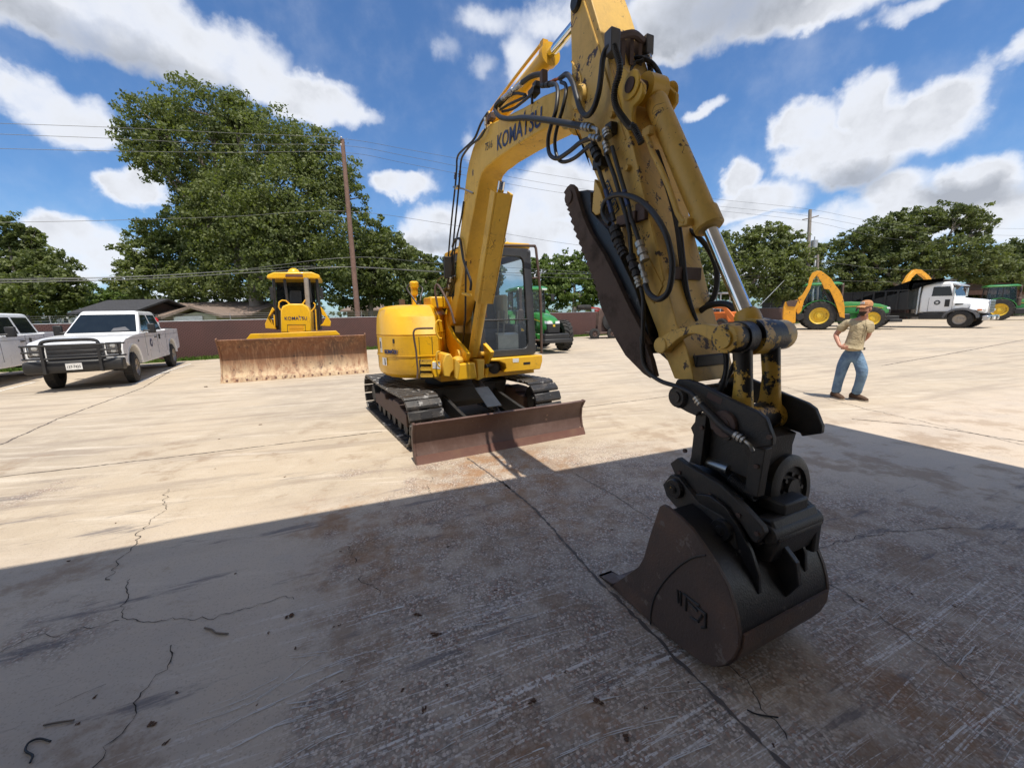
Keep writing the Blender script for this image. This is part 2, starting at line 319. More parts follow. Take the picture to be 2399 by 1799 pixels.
# apron colour lightened and warmed to offset the dim shade; worn patches show aggregate
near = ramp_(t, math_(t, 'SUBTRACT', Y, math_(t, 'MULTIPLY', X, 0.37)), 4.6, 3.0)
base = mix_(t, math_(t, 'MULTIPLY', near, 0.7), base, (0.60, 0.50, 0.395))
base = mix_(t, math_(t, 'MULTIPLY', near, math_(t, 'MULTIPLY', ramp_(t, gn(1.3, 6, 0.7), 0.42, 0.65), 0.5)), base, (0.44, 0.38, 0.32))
vor = N_(t, 'ShaderNodeTexVoronoi'); vor.inputs['Scale'].default_value = 82; t.links.new(c.outputs['Object'], vor.inputs['Vector'])
vs = N_(t, 'ShaderNodeSeparateXYZ'); t.links.new(vor.outputs['Color'], vs.inputs[0])
vor2 = N_(t, 'ShaderNodeTexVoronoi'); vor2.inputs['Scale'].default_value = 150; t.links.new(c.outputs['Object'], vor2.inputs['Vector'])
vs2 = N_(t, 'ShaderNodeSeparateXYZ'); t.links.new(vor2.outputs['Color'], vs2.inputs[0])
aggmask = math_(t, 'MULTIPLY', ramp_(t, math_(t, 'ADD', gn(0.9, 6, 0.7), math_(t, 'MULTIPLY', ramp_(t, X, -1.7, -0.3), 0.27)), 0.56, 0.68), ramp_(t, math_(t, 'ADD', Y, math_(t, 'MULTIPLY', math_(t, 'MAXIMUM', math_(t, 'SUBTRACT', X, 1.2), 0.0), 0.7)), 5.6, 4.0))
stone = math_(t, 'POWER', vs.outputs[0], 1.8)
agg = mix_(t, stone, (0.26, 0.21, 0.17), (0.72, 0.62, 0.52))
agg = mix_(t, ramp_(t, vs.outputs[1], 0.76, 0.84), agg, (0.34, 0.21, 0.15))
agg = mix_(t, ramp_(t, vor.outputs['Distance'], 0.52, 0.78), agg, (0.19, 0.155, 0.125))
agg = mix_(t, math_(t, 'MULTIPLY', ramp_(t, gn(4.0, 4, 0.7), 0.35, 0.7), 0.75), agg, base)
base = mix_(t, aggmask, base, agg)
spk = math_(t, 'MULTIPLY', ramp_(t, vs2.outputs[0], 0.86, 0.93), 0.25)
base = mix_(t, spk, base, (0.20, 0.16, 0.13))
# rust and oil stains
rs = math_(t, 'MULTIPLY', ramp_(t, math_(t, 'ADD', gn(1.4, 7, 0.72), math_(t, 'MULTIPLY', ramp_(t, X, -1.8, -0.4), .05)), 0.54, 0.66), ramp_(t, Y, 8.5, 3.5))
base = mix_(t, math_(t, 'MULTIPLY', rs, 0.62), base, (0.27, 0.18, 0.11))
oil = math_(t, 'MULTIPLY', ramp_(t, gn(2.1, 7, 0.7, (0.35, 2.2, 1), ANG), 0.57, 0.66), ramp_(t, Y, 5.0, 3.0))
base = mix_(t, math_(t, 'MULTIPLY', oil, 0.7), base, (0.13, 0.12, 0.125))
# rust run-off spread round the excavator blade and two spots on the apron
for sx, sy, sr, am in ((-.1, 4.0, 1.25, .8), (.25, 3.1, .8, .6), (-1.5, 3.1, .7, .65), (-.9, 2.6, .8, .6), (1.9, 1.2, .9, .7), (.2, 1.2, .5, .6)):
    dx_ = math_(t, 'SUBTRACT', X, sx); dy_ = math_(t, 'SUBTRACT', Y, sy); rr_ = math_(t, 'SQRT', math_(t, 'ADD', math_(t, 'MULTIPLY', dx_, dx_), math_(t, 'MULTIPLY', dy_, dy_)))
    pm = math_(t, 'MULTIPLY', ramp_(t, math_(t, 'DIVIDE', rr_, sr), 1.0, 0.2), ramp_(t, gn(3.1 + sx * .2, 7, 0.75), 0.44, 0.62))
    base = mix_(t, math_(t, 'MULTIPLY', pm, am), base, (0.30, 0.155, 0.065))
# white scrape marks left by buckets and blades
for sc_, ra, th in ((1.0, 0.0, 0.565), (1.9, -0.08, 0.57), (3.0, 0.06, 0.575), (4.5, -0.03, 0.58)):
    sm = gn(2.0 * sc_, 6, 0.78, (0.13, 9.0, 1), ANG + ra)
    near2 = math_(t, 'MULTIPLY', ramp_(t, Y, 2.7, 1.6), math_(t, 'MULTIPLY', ramp_(t, X, -1.9, -0.8), ramp_(t, gn(0.9, 4, 0.6), 0.34, 0.50)))
    base = mix_(t, math_(t, 'MULTIPLY', math_(t, 'MULTIPLY', ramp_(t, sm, th, th + 0.03), math_(t, 'MULTIPLY', near2, ramp_(t, vs.outputs[2], 0.15, 0.6))), 0.75), base, (0.82, 0.79, 0.75))
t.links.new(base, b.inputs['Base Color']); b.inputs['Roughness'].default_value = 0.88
h = math_(t, 'ADD', math_(t, 'MULTIPLY', math_(t, 'MULTIPLY', vor.outputs['Distance'], aggmask), -0.6), math_(t, 'ADD', math_(t, 'MULTIPLY', gn(40, 5), 0.5), math_(t, 'MULTIPLY', gn(3, 5), 1.2)))
bump_(t, b, h, 0.35, 0.012)
M['concrete'] = m
m, t, b = newmat('lawn')
t.links.new(mix_(t, ramp_(t, noise_(t, 0.4, 6), 0.35, 0.7), (0.09, 0.13, 0.03), (0.16, 0.15, 0.07)), b.inputs['Base Color']); b.inputs['Roughness'].default_value = 1; bump_(t, b, noise_(t, 25, 4), 0.8, 0.05)
M['lawn'] = m
M['crack'] = plain('crack filler', (0.035, 0.028, 0.024), 0.95)
M['joint'] = paint('joint sealant', (0.12, 0.10, 0.09), (0.16, 0.13, 0.11), 0.6, rough=0.95, dscale=6)
M['white_line'] = paint('white parking paint', (0.72, 0.70, 0.66), (0.35, 0.3, 0.25), 0.3, chip=0.08, chipcol=(0.4, 0.33, 0.27), rough=0.7)
M['patch'] = plain('scraped mortar', (0.70, 0.685, 0.655), 0.9)
M['clod'] = plain('dry mud', (0.12, 0.07, 0.045), 0.95, var=0.3)
M['stone'] = plain('pebble', (0.4, 0.36, 0.32), 0.9, var=0.2)
M['skin'] = plain('skin', (0.50, 0.24, 0.16), 0.5, var=0.08)
def cloth(name, a, b2, sc=3):
    m, t, b = newmat(name)
    t.links.new(mix_(t, ramp_(t, noise_(t, sc, 5), 0.35, 0.7), a, b2), b.inputs['Base Color']); b.inputs['Roughness'].default_value = 0.9
    bump_(t, b, noise_(t, sc * 3, 3), 0.9, 0.03); return m
M['shirt'] = cloth('khaki shirt', (0.46, 0.38, 0.24), (0.38, 0.31, 0.19), 5)
M['jeans'] = cloth('washed denim', (0.16, 0.26, 0.38), (0.09, 0.15, 0.25), 6)
M['cap'] = cloth('tan cap', (0.52, 0.26, 0.12), (0.44, 0.21, 0.09), 5)
M['boot'] = cloth('brown leather', (0.10, 0.055, 0.03), (0.07, 0.04, 0.025), 8)
M['hair'] = plain('dark brown hair', (0.03, 0.017, 0.01), 0.8)
M['belt'] = plain('belt leather', (0.02, 0.014, 0.01), 0.5)

# ------------------------------------------------------------------ mesh helpers
def setp(o, label=None, cat=None, group=None, kind=None):
    if label: o['label'] = label
    if cat: o['category'] = cat
    if group: o['group'] = group
    if kind: o['kind'] = kind
    return o
def thing(name, label, cat, loc=(0, 0, 0), rz=0.0, group=None, sc=1.0):
    o = bpy.data.objects.new(name, None); COL.objects.link(o); o.empty_display_size = 0.3
    o.location = loc; o.rotation_euler = (0, 0, rz)
    if sc != 1.0: o.scale = (sc, sc, sc) if isinstance(sc, (int, float)) else sc
    return setp(o, label, cat, group)
class MB:
    def __init__(s): s.v = []; s.f = []; s.mi = []; s.cur = 0; s.X = None
    def add(s, vs, fs):
        o = len(s.v)
        for p in vs:
            p = Vector(p)
            if s.X is not None: p = s.X @ p
            s.v.append(p)
        for f in fs: s.f.append([i + o for i in f]); s.mi.append(s.cur)
        return s
    def box(s, a, b):
        x0, y0, z0 = a; x1, y1, z1 = b
        s.add([(x0, y0, z0), (x1, y0, z0), (x1, y1, z0), (x0, y1, z0), (x0, y0, z1), (x1, y0, z1), (x1, y1, z1), (x0, y1, z1)],
              [(0, 3, 2, 1), (4, 5, 6, 7), (0, 1, 5, 4), (1, 2, 6, 5), (2, 3, 7, 6), (3, 0, 4, 7)]); return s
    def cbox(s, c, sz, rot=None):
        c = Vector(c); h = Vector(sz) / 2; Rm = rot.to_matrix() if rot is not None and not isinstance(rot, Matrix) else rot
        vs = []
        for k in ((-1, -1, -1), (1, -1, -1), (1, 1, -1), (-1, 1, -1), (-1, -1, 1), (1, -1, 1), (1, 1, 1), (-1, 1, 1)):
            p = Vector((k[0] * h.x, k[1] * h.y, k[2] * h.z))
            if Rm is not None: p = Rm @ p
            vs.append(c + p)
        s.add(vs, [(0, 3, 2, 1), (4, 5, 6, 7), (0, 1, 5, 4), (1, 2, 6, 5), (2, 3, 7, 6), (3, 0, 4, 7)]); return s
    def prism(s, pts, a, b, axis='y'):
        # pts are (x,z) for axis y, (y,z) for axis x, (x,y) for axis z
        def P(p, t):
            if axis == 'y': return (p[0], t, p[1])
            if axis == 'x': return (t, p[0], p[1])
            return (p[0], p[1], t)
        n = len(pts)
        ar = sum(pts[i][0] * pts[(i + 1) % n][1] - pts[(i + 1) % n][0] * pts[i][1] for i in range(n))
        if ar < 0: pts = pts[::-1]
        if (axis == 'y') != (b < a): a, b = b, a
        vs = [P(p, a) for p in pts] + [P(p, b) for p in pts]
        fs = [tuple(range(n))[::-1], tuple(range(n, 2 * n))] + [(i, (i + 1) % n, n + (i + 1) % n, n + i) for i in range(n)]
        s.add(vs, fs); return s
    def loft(s, rings, closed=True, caps=True):
        n = len(rings[0]); vs = [p for r in rings for p in r]; fs = []
        for k in range(len(rings) - 1):
            for i in range(n if closed else n - 1):
                j = (i + 1) % n
                fs.append((k * n + i, k * n + j, (k + 1) * n + j, (k + 1) * n + i))
        if caps: fs.append(tuple(range(n))[::-1]); fs.append(tuple(range((len(rings) - 1) * n, len(rings) * n)))
        s.add(vs, fs); return s
    def tube(s, path, r, n=8, caps=True):
        P = [Vector(p) for p in path]; rings = []
        rr = r if isinstance(r, (list, tuple)) else [r] * len(P)
        t0 = (P[1] - P[0]).normalized(); ref = Vector((0, 0, 1)) if abs(t0.z) < 0.9 else Vector((1, 0, 0))
        nx = t0.cross(ref).normalized()
        for i, p in enumerate(P):
            if i == 0: t = P[1] - P[0]
            elif i == len(P) - 1: t = P[-1] - P[-2]
            else: t = (P[i + 1] - P[i]).normalized() + (P[i] - P[i - 1]).normalized()
            t = t.normalized() if t.length > 1e-9 else t0
            nx = (nx - t * nx.dot(t)); nx = nx.normalized() if nx.length > 1e-6 else t.orthogonal().normalized()
            ny = t.cross(nx)
            rings.append([p + (nx * math.cos(2 * math.pi * k / n) + ny * math.sin(2 * math.pi * k / n)) * rr[i] for k in range(n)])
        s.loft(rings, True, caps); return s
    def cyl(s, a, b, r0, r1=None, n=20): return s.tube([a, b], [r0, r0 if r1 is None else r1], n)
    def lathe(s, o, ax, prof, n=24, caps=True):
        o = Vector(o); ax = Vector(ax).normalized(); a = ax.orthogonal().normalized(); c = ax.cross(a)
        s.loft([[o + ax * t + (a * math.cos(2 * math.pi * k / n) + c * math.sin(2 * math.pi * k / n)) * max(r, 1e-4) for k in range(n)] for (r, t) in prof], True, caps); return s
    def sphere(s, c, r, n=12, m=8):
        c = Vector(c); r = r if isinstance(r, (tuple, list)) else (r, r, r)
        s.loft([[c + Vector((math.cos(2 * math.pi * k / n) * math.sin(math.pi * j / m) * r[0], math.sin(2 * math.pi * k / n) * math.sin(math.pi * j / m) * r[1], -math.cos(math.pi * j / m) * r[2])) for k in range(n)] for j in [0.02] + list(range(1, m)) + [m - 0.02]]); return s
    def build(s, name, mats, parent=None, smooth=35, bevel=0.0, seg=2, loc=None, rot=None):
        me = bpy.data.meshes.new(name); me.from_pydata([tuple(p) for p in s.v], [], s.f)
        mats = mats if isinstance(mats, (list, tuple)) else [mats]
        if len(mats) > 1:
            for i, p in enumerate(me.polygons): p.material_index = s.mi[i]
        if len(s.f) < 20000:
            bm_ = bmesh.new(); bm_.from_mesh(me); bmesh.ops.recalc_face_normals(bm_, faces=bm_.faces); bm_.to_mesh(me); bm_.free()
        for q in mats: me.materials.append(M[q] if isinstance(q, str) else q)
        if smooth:
            me.shade_smooth(); me.set_sharp_from_angle(angle=R(smooth))
        me.update()
        o = bpy.data.objects.new(name, me); COL.objects.link(o)
        if parent is not None: o.parent = parent
        if loc is not None: o.location = loc
        if rot is not None: o.rotation_euler = rot
        if bevel:
            bm = o.modifiers.new('edge', 'BEVEL'); bm.width = bevel; bm.segments = seg; bm.limit_method = 'ANGLE'; bm.angle_limit = R(40); bm.harden_normals = False
        return o
def copy_tree(o, parent=None):
    c = o.copy(); COL.objects.link(c)
    if parent is not None: c.parent = parent
    for ch in list(o.children): copy_tree(ch, c)
    return c
def cr(path, n=8):
    # smooth curve through the points (Catmull-Rom)
    P = [Vector(p) for p in path]; P = [P[0] * 2 - P[1]] + P + [P[-1] * 2 - P[-2]]; out = []
    for i in range(1, len(P) - 2):
        for k in range(n):
            t = k / n; a, b, c, d = P[i - 1], P[i], P[i + 1], P[i + 2]
            out.append(0.5 * ((2 * b) + (c - a) * t + (2 * a - 5 * b + 4 * c - d) * t * t + (3 * b - a - 3 * c + d) * t ** 3))
    out.append(P[-2]); return out
def text_part(name, body, size, mat, parent, origin, xdir, ydir, extrude=0.002, bold=0.0, squeeze=1.0, shear=0.0):
    cu = bpy.data.curves.new(name, 'FONT'); cu.body = body; cu.size = size; cu.extrude = extrude; cu.offset = bold; cu.shear = shear; cu.resolution_u = 3
    to = bpy.data.objects.new('tmp', cu); COL.objects.link(to)
    dg = bpy.context.evaluated_depsgraph_get(); me = bpy.data.meshes.new_from_object(to.evaluated_get(dg))
    bpy.data.objects.remove(to); bpy.data.curves.remove(cu)
    xd = Vector(xdir).normalized(); yd = Vector(ydir).normalized(); zd = xd.cross(yd)
    for v in me.vertices: v.co = Vector(origin) + xd * v.co.x * squeeze + yd * v.co.y + zd * v.co.z
    me.materials.clear(); me.materials.append(M[mat]); me.name = name
    o = bpy.data.objects.new(name, me); COL.objects.link(o)
    if parent is not None: o.parent = parent
    return o
# ------------------------------------------------------------------ the yard and the ground
rnd = random.Random(7)
def sheet(name, pts, z, mat, kind='structure'):
    m = MB(); m.add([(p[0], p[1], z) for p in pts], [tuple(range(len(pts)))]); return setp(m.build(name, mat, smooth=0), kind=kind)
sheet('ground', [(-400, -60), (400, -60), (400, 600), (-400, 600)], -0.06, 'lawn')
# fence line runs from the left to the far right; the slab stops a little short of it
FA = ground(430, 841); FB = ground(1325, 788); FC = ground(1850, 766)
fdir = (FB - FA).normalized(); fn = Vector((fdir.y, -fdir.x, 0))
if fn.y > 0: fn = -fn
F0 = FA - fdir * 22; F1 = FA + fdir * 75
e0 = F0 + fn * 1.3; e1 = F1 + fn * 1.3
m = MB(); m.add([(-60, -30, -0.3), (80, -30, -0.3), (80, e1.y, -0.3), (e1.x, e1.y, -0.3), (e0.x, e0.y, -0.3), (-60, e0.y, -0.3)] +
                [(-60, -30, 0), (80, -30, 0), (80, e1.y, 0), (e1.x, e1.y, 0), (e0.x, e0.y, 0), (-60, e0.y, 0)],
                [(6, 7, 8, 9, 10, 11)] + [(i, (i + 1) % 6, 6 + (i + 1) % 6, 6 + i) for i in range(6)])
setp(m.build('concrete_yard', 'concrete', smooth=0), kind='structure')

def ribbon(mb, path, w, z, jit=0.0, sub=0.022):
    P = [Vector((p[0], p[1], 0)) for p in path]; Q = []
    for a, b in zip(P, P[1:]):
        n = max(1, int((b - a).length / sub))
        for k in range(n):
            q = a.lerp(b, k / n); d = (b - a).normalized(); s = Vector((-d.y, d.x, 0))
            Q.append(q + s * jit * (mnoise.noise(q * 4.1) * 1.0 + mnoise.noise(q * 13) * 0.7 + mnoise.noise(q * 37) * .4 + mnoise.noise(q * 83) * .2))
    Q.append(P[-1]); vs = []; fs = []
    for i, q in enumerate(Q):
        d = (Q[min(i + 1, len(Q) - 1)] - Q[max(i - 1, 0)]); d = d.normalized() if d.length else Vector((1, 0, 0)); s = Vector((-d.y, d.x, 0))
        ww = w * max(.15, .75 + 1.1 * mnoise.noise(q * 23 + Vector((3, 1, 0))))
        vs += [(q + s * ww / 2 + Vector((0, 0, z))), (q - s * ww / 2 + Vector((0, 0, z)))]
    mb.add(vs, [(2 * i, 2 * i + 1, 2 * i + 3, 2 * i + 2) for i in range(len(Q) - 1)])
def G(x, y): return ground(x * K, y * K)
zl = zoomer(0, 900, 1.843); zr = zoomer(1200, 900, 1.845)
def GL(*pts): return [ground(*zl(*p)) for p in pts]
def GR(*pts): return [ground(*zr(*p)) for p in pts]
m = MB()
# sawn and sealed joints between the slabs
ribbon(m, [G(1085, 1040), G(1165, 1110), G(1300, 1262), G(1470, 1430), G(1600, 1560), G(1730, 1690), G(1850, 1830)], 0.02, 0.004, 0.012)
ribbon(m, [G(1105, 1058), G(1010, 990)], 0.02, 0.004, 0.01)
ribbon(m, GL((0, 400), (700, 320), (1650, 205)) , 0.022, 0.004, 0.012)
ribbon(m, GL((0, 262), (250, 150), (620, 15)) + [G(370, 800), G(420, 790)], 0.03, 0.004, 0.02)
ribbon(m, GR((305, 100), (560, 68), (680, 52)), 0.02, 0.004, 0.01)
ribbon(m, [G(1905, 790), G(2050, 765), G(2260, 725)], 0.05, 0.004, 0.02)
ribbon(m, [G(1840, 905), G(2000, 920), G(2260, 962)], 0.022, 0.004, 0.02)
ribbon(m, GR((1130, 0), (1500, 100), (2212, 262)), 0.012, 0.004, 0.03)
ribbon(m, GR((1300, 720), (1500, 655), (1850, 622), (2250, 628)), 0.006, 0.004, 0.03)
ribbon(m, GR((1330, 840), (1600, 1010), (1900, 1230), (2250, 1470)), 0.006, 0.004, 0.03)
ribbon(m, GR((260, 380), (420, 470), (610, 590)), 0.008, 0.004, 0.012)
setp(m.build('slab_joints', 'joint', smooth=0), kind='structure')
m = MB()
ribbon(m, GL((720, 455), (715, 545), (600, 640), (600, 680), (510, 760), (475, 845)), 0.005, 0.004, 0.05)
ribbon(m, GL((540, 850), (560, 930), (520, 1015), (700, 1020)), 0.005, 0.004, 0.05)
ribbon(m, GL((520, 1015), (330, 1060), (120, 1110), (0, 1160)), 0.004, 0.004, 0.05)
ribbon(m, GL((700, 1020), (930, 1000), (1100, 960), (1210, 920), (1270, 930)), 0.004, 0.004, 0.05)
ribbon(m, GL((760, 1120), (740, 1200), (600, 1370), (560, 1450), (440, 1570), (400, 1659)), 0.005, 0.004, 0.05)
ribbon(m, GL((1500, 700), (1560, 800), (1580, 860), (1640, 910)), 0.004, 0.004, 0.05)
ribbon(m, GL((240, 1390), (330, 1350), (460, 1295)), 0.003, 0.004, 0.006)
ribbon(m, GL((1870, 400), (1840, 440), (1860, 480)), 0.004, 0.004, 0.05)
ribbon(m, [G(1560, 1420), G(1640, 1500), G(1700, 1600)], 0.006, 0.008, 0.04)
setp(m.build('slab_cracks', 'crack', smooth=0), kind='structure')
m = MB()
zq = zoomer(0, 600, 3.687)
ribbon(m, [ground(*zq(-60, 1182)), ground(*zq(300, 1088))], 0.10, 0.005)
ribbon(m, [ground(*zq(1160, 1105)), ground(*zq(1400, 1010)), ground(*zq(1645, 930))], 0.10, 0.005)
setp(m.build('parking_lines', 'white_line', smooth=0), kind='structure')
# scraped white scratches left by machines on the apron
m = MB()
SCR = [((900, 1400), (1060, 1340), (1200, 1270)), ((830, 1470), (1100, 1370), (1330, 1200), (1370, 1180)), ((1240, 1400), (1400, 1370), (1610, 1270)), ((940, 1505), (1060, 1430), (1250, 1350), (1480, 1240)),
       ((1180, 1470), (1400, 1395), (1500, 1360)), ((1230, 1290), (1370, 1240), (1530, 1180), (1640, 1150)), ((1250, 1170), (1420, 1150)), ((1020, 1560), (1200, 1470), (1300, 1440)),
       ((1560, 1010), (1640, 985), (1740, 960)), ((1700, 1060), (1850, 1010)), ((1990, 1060), (2120, 1040), (2212, 1010)), ((1860, 1600), (2000, 1520), (2212, 1420)), ((1640, 1200), (1760, 1160), (1900, 1130)), ((1220, 1650), (1400, 1540), (1560, 1490))]
rscr = random.Random(12)
def scratch(P):
    P = cr([(p.x, p.y, 0) for p in P], 6); n = len(P); i = 0
    off = Vector((rscr.uniform(-.02, .02), rscr.uniform(-.02, .02), 0))
    while i < n - 2:
        k = min(n - 1, i + rscr.randint(2, 5)); ribbon(m, [p + off for p in P[i:k + 1]], rscr.uniform(.0015, .005), 0.004, .003, .03); i = k + (1 if rscr.random() < .45 else 0)
        if rscr.random() < .3: off = Vector((rscr.uniform(-.012, .012), rscr.uniform(-.012, .012), 0))
for s in SCR:
    for k in range(2): scratch(GL(*s))
SCRr = [((0, 1010), (90, 985)), ((0, 1110), (250, 1050)), ((120, 1450), (300, 1370), (560, 1320)), ((190, 1610), (420, 1510), (700, 1440)), ((620, 1330), (860, 1300)), ((1850, 950), (1930, 890)), ((2140, 1370), (2212, 1260)), ((1920, 1220), (1990, 1130)), ((560, 1560), (760, 1490)), ((1560, 1010), (1640, 950)), ((700, 1640), (900, 1560)), ((0, 1660), (160, 1590))]
for s in SCRr:
    for k in range(2): scratch(GR(*s))
setp(m.build('scrape_marks', 'patch', smooth=0), kind='structure')

# grass strip along the fence
rg = random.Random(3)
m = MB()
for i in range(16000):
    s = rg.uniform(-16, 62); p = FA + fdir * s + fn * rg.uniform(0.05, 1.35) * (1 if rg.random() < .9 else 1.1)
    h = rg.uniform(0.05, 0.16); w = rg.uniform(0.03, 0.07); a = rg.uniform(0, math.pi); dx, dy = math.cos(a) * w, math.sin(a) * w
    m.add([(p.x - dx, p.y - dy, -0.05), (p.x + dx, p.y + dy, -0.05), (p.x + rg.uniform(-.05, .05), p.y + rg.uniform(-.05, .05), h)], [(0, 1, 2)])
setp(m.build('grass', 'grass', smooth=0), 'strip of short green grass between slab edge and fence', 'grass', kind='stuff')

# fence: panels between posts, top rail, three strands of barbed wire above
FH = 1.72
th = math.atan2(fdir.y, fdir.x)
fence = thing('chain_link_fence', 'long brown slatted chain link fence along the back of the yard', 'fence', F0, th)
flen = (F1 - F0).length
m = MB(); m.box((0, -0.012, 0.0), (flen, 0.012, FH)); m.build('mesh_panel', 'fence', fence, smooth=0)
m = MB()
for k in range(int(flen / 3) + 1): m.cyl((k * 3.0, 0.04, -0.05), (k * 3.0, 0.04, FH + 0.05), 0.03, n=8)
m2 = MB(); m2.cyl((0, 0.04, FH + 0.005), (flen, 0.04, FH + 0.005), 0.02, n=8); m2.build('top_rail', 'galv', fence)
for k in range(int(flen / 3) + 1):
    q = MB(); q.cyl((k * 3.0, 0.045, -0.05), (k * 3.0, 0.045, FH + 0.05), 0.03, n=8); q.tube([(k * 3.0, 0.045, FH + 0.03), (k * 3.0, 0.02, FH + 0.33)], 0.012, 6)
    q.build('post', 'galv', fence)
for k in range(3):
    q = MB(); q.tube([(0, 0.04 - .008 * k, FH + .13 + .09 * k), (flen, 0.04 - .008 * k, FH + .13 + .09 * k)], 0.0055, 5); q.build('barbed_strand', 'wire', fence)

# the workshop behind the camera: its roof throws the big shadow
Kc = ground(1950.7, 994.9); Kl = ground(0, 1345); ed = (Kl - Kc).normalized(); en = Vector((-ed.y, ed.x, 0))
if en.y > 0: en = -en
HR = 5.2; off = Vector((to_sun.x, to_sun.y, 0)) / to_sun.z * HR; c0 = Kc + off
wk = thing('workshop', 'steel workshop behind the viewer whose roof edge shades the apron', 'building', (0, 0, 0))
def rp(a, b2): return c0 + ed * a + en * b2
m = MB(); q = [rp(0, 0), rp(32, 0), rp(32, 18), rp(0, 18)]
m.add([(p.x, p.y, HR) for p in q] + [(p.x, p.y, HR + .25) for p in q], [(0, 1, 2, 3), (4, 5, 6, 7), (0, 1, 5, 4), (1, 2, 6, 5), (2, 3, 7, 6), (3, 0, 4, 7)]); m.build('roof', 'liner', wk, smooth=0)
m = MB()
for (a, b2, a2, b3) in ((0.3, 6, 0.6, 17.5), (0.3, 17.3, 31.5, 17.6), (31.2, 6, 31.5, 17.5)):
    qq = [rp(a, b2), rp(a2, b2), rp(a2, b3), rp(a, b3)]
    m.add([(p.x, p.y, 0) for p in qq] + [(p.x, p.y, HR - .003) for p in qq], [(0, 1, 5, 4), (1, 2, 6, 5), (2, 3, 7, 6), (3, 0, 4, 7)])
m.build('wall', 'liner', wk, smooth=0)
# ------------------------------------------------------------------ the midi excavator
E = Frame((-.052, 4.745), (.4394, -.898)); B = Frame((-.110, 4.716), (.42, -.9075))
def mat_of(Fm): return Matrix.Translation(Fm.O) @ Matrix.Rotation(Fm.ang, 4, 'Z')
BX = mat_of(E).inverted() @ mat_of(B)
ex = thing('excavator', 'yellow midi excavator with boom, thumb and tilting black bucket reaching into the shade', 'excavator', E.O, E.ang)
za = zoomer(980, 0, 4.424); zb = zoomer(1280, 250, 2.765); zc = zoomer(1500, 700, 3.318); zd = zoomer(980, 375, 4.424); ze = zoomer(850, 650, 5.53); zg = zoomer(1380, 1050, 3.017); zh = zoomer(980, 0, 3.16); z5 = zoomer(840, 860, 3.95)
def bv(z, v, *pts): return [B.v(*z(*p), v) for p in pts]
def ev(z, v, *pts): return [E.v(*z(*p), v) for p in pts]
def b3(z, v, *pts): return [(u, v, w) for u, w in bv(z, v, *pts)]
def b3v(z, *pts): return [(*(lambda q: (q[0], p[2], q[1]))(B.v(*z(p[0], p[1]), p[2])),) for p in pts]
def MBb():
    q = MB(); q.X = BX; return q

# tracks
RT, UF, UR = 0.30, -0.80, -3.06
TX = Matrix.Translation((-.5, 0, 0)) @ Matrix.Rotation(R(4.2), 4, 'Z') @ Matrix.Translation((.5, 0, 0))
def track_point(s):
    L1 = UF - UR; Lc = math.pi * RT; T = 2 * L1 + 2 * Lc; s %= T
    if s < L1: return (UR + s, 0.34 + RT - 0.025 * math.sin(math.pi * s / L1)), (0, 1), (1, 0)
    s -= L1
    if s < Lc: a = math.pi / 2 - s / RT; return (UF + RT * math.cos(a), 0.34 + RT * math.sin(a)), (math.cos(a), math.sin(a)), (math.sin(a), -math.cos(a))
    s -= Lc
    if s < L1: return (UF - s, 0.34 - RT), (0, -1), (-1, 0)
    s -= L1; a = -math.pi / 2 - s / RT; return (UR + RT * math.cos(a), 0.34 + RT * math.sin(a)), (math.cos(a), math.sin(a)), (math.sin(a), -math.cos(a))
TT = 2 * (UF - UR) + 2 * math.pi * RT; NS = 42
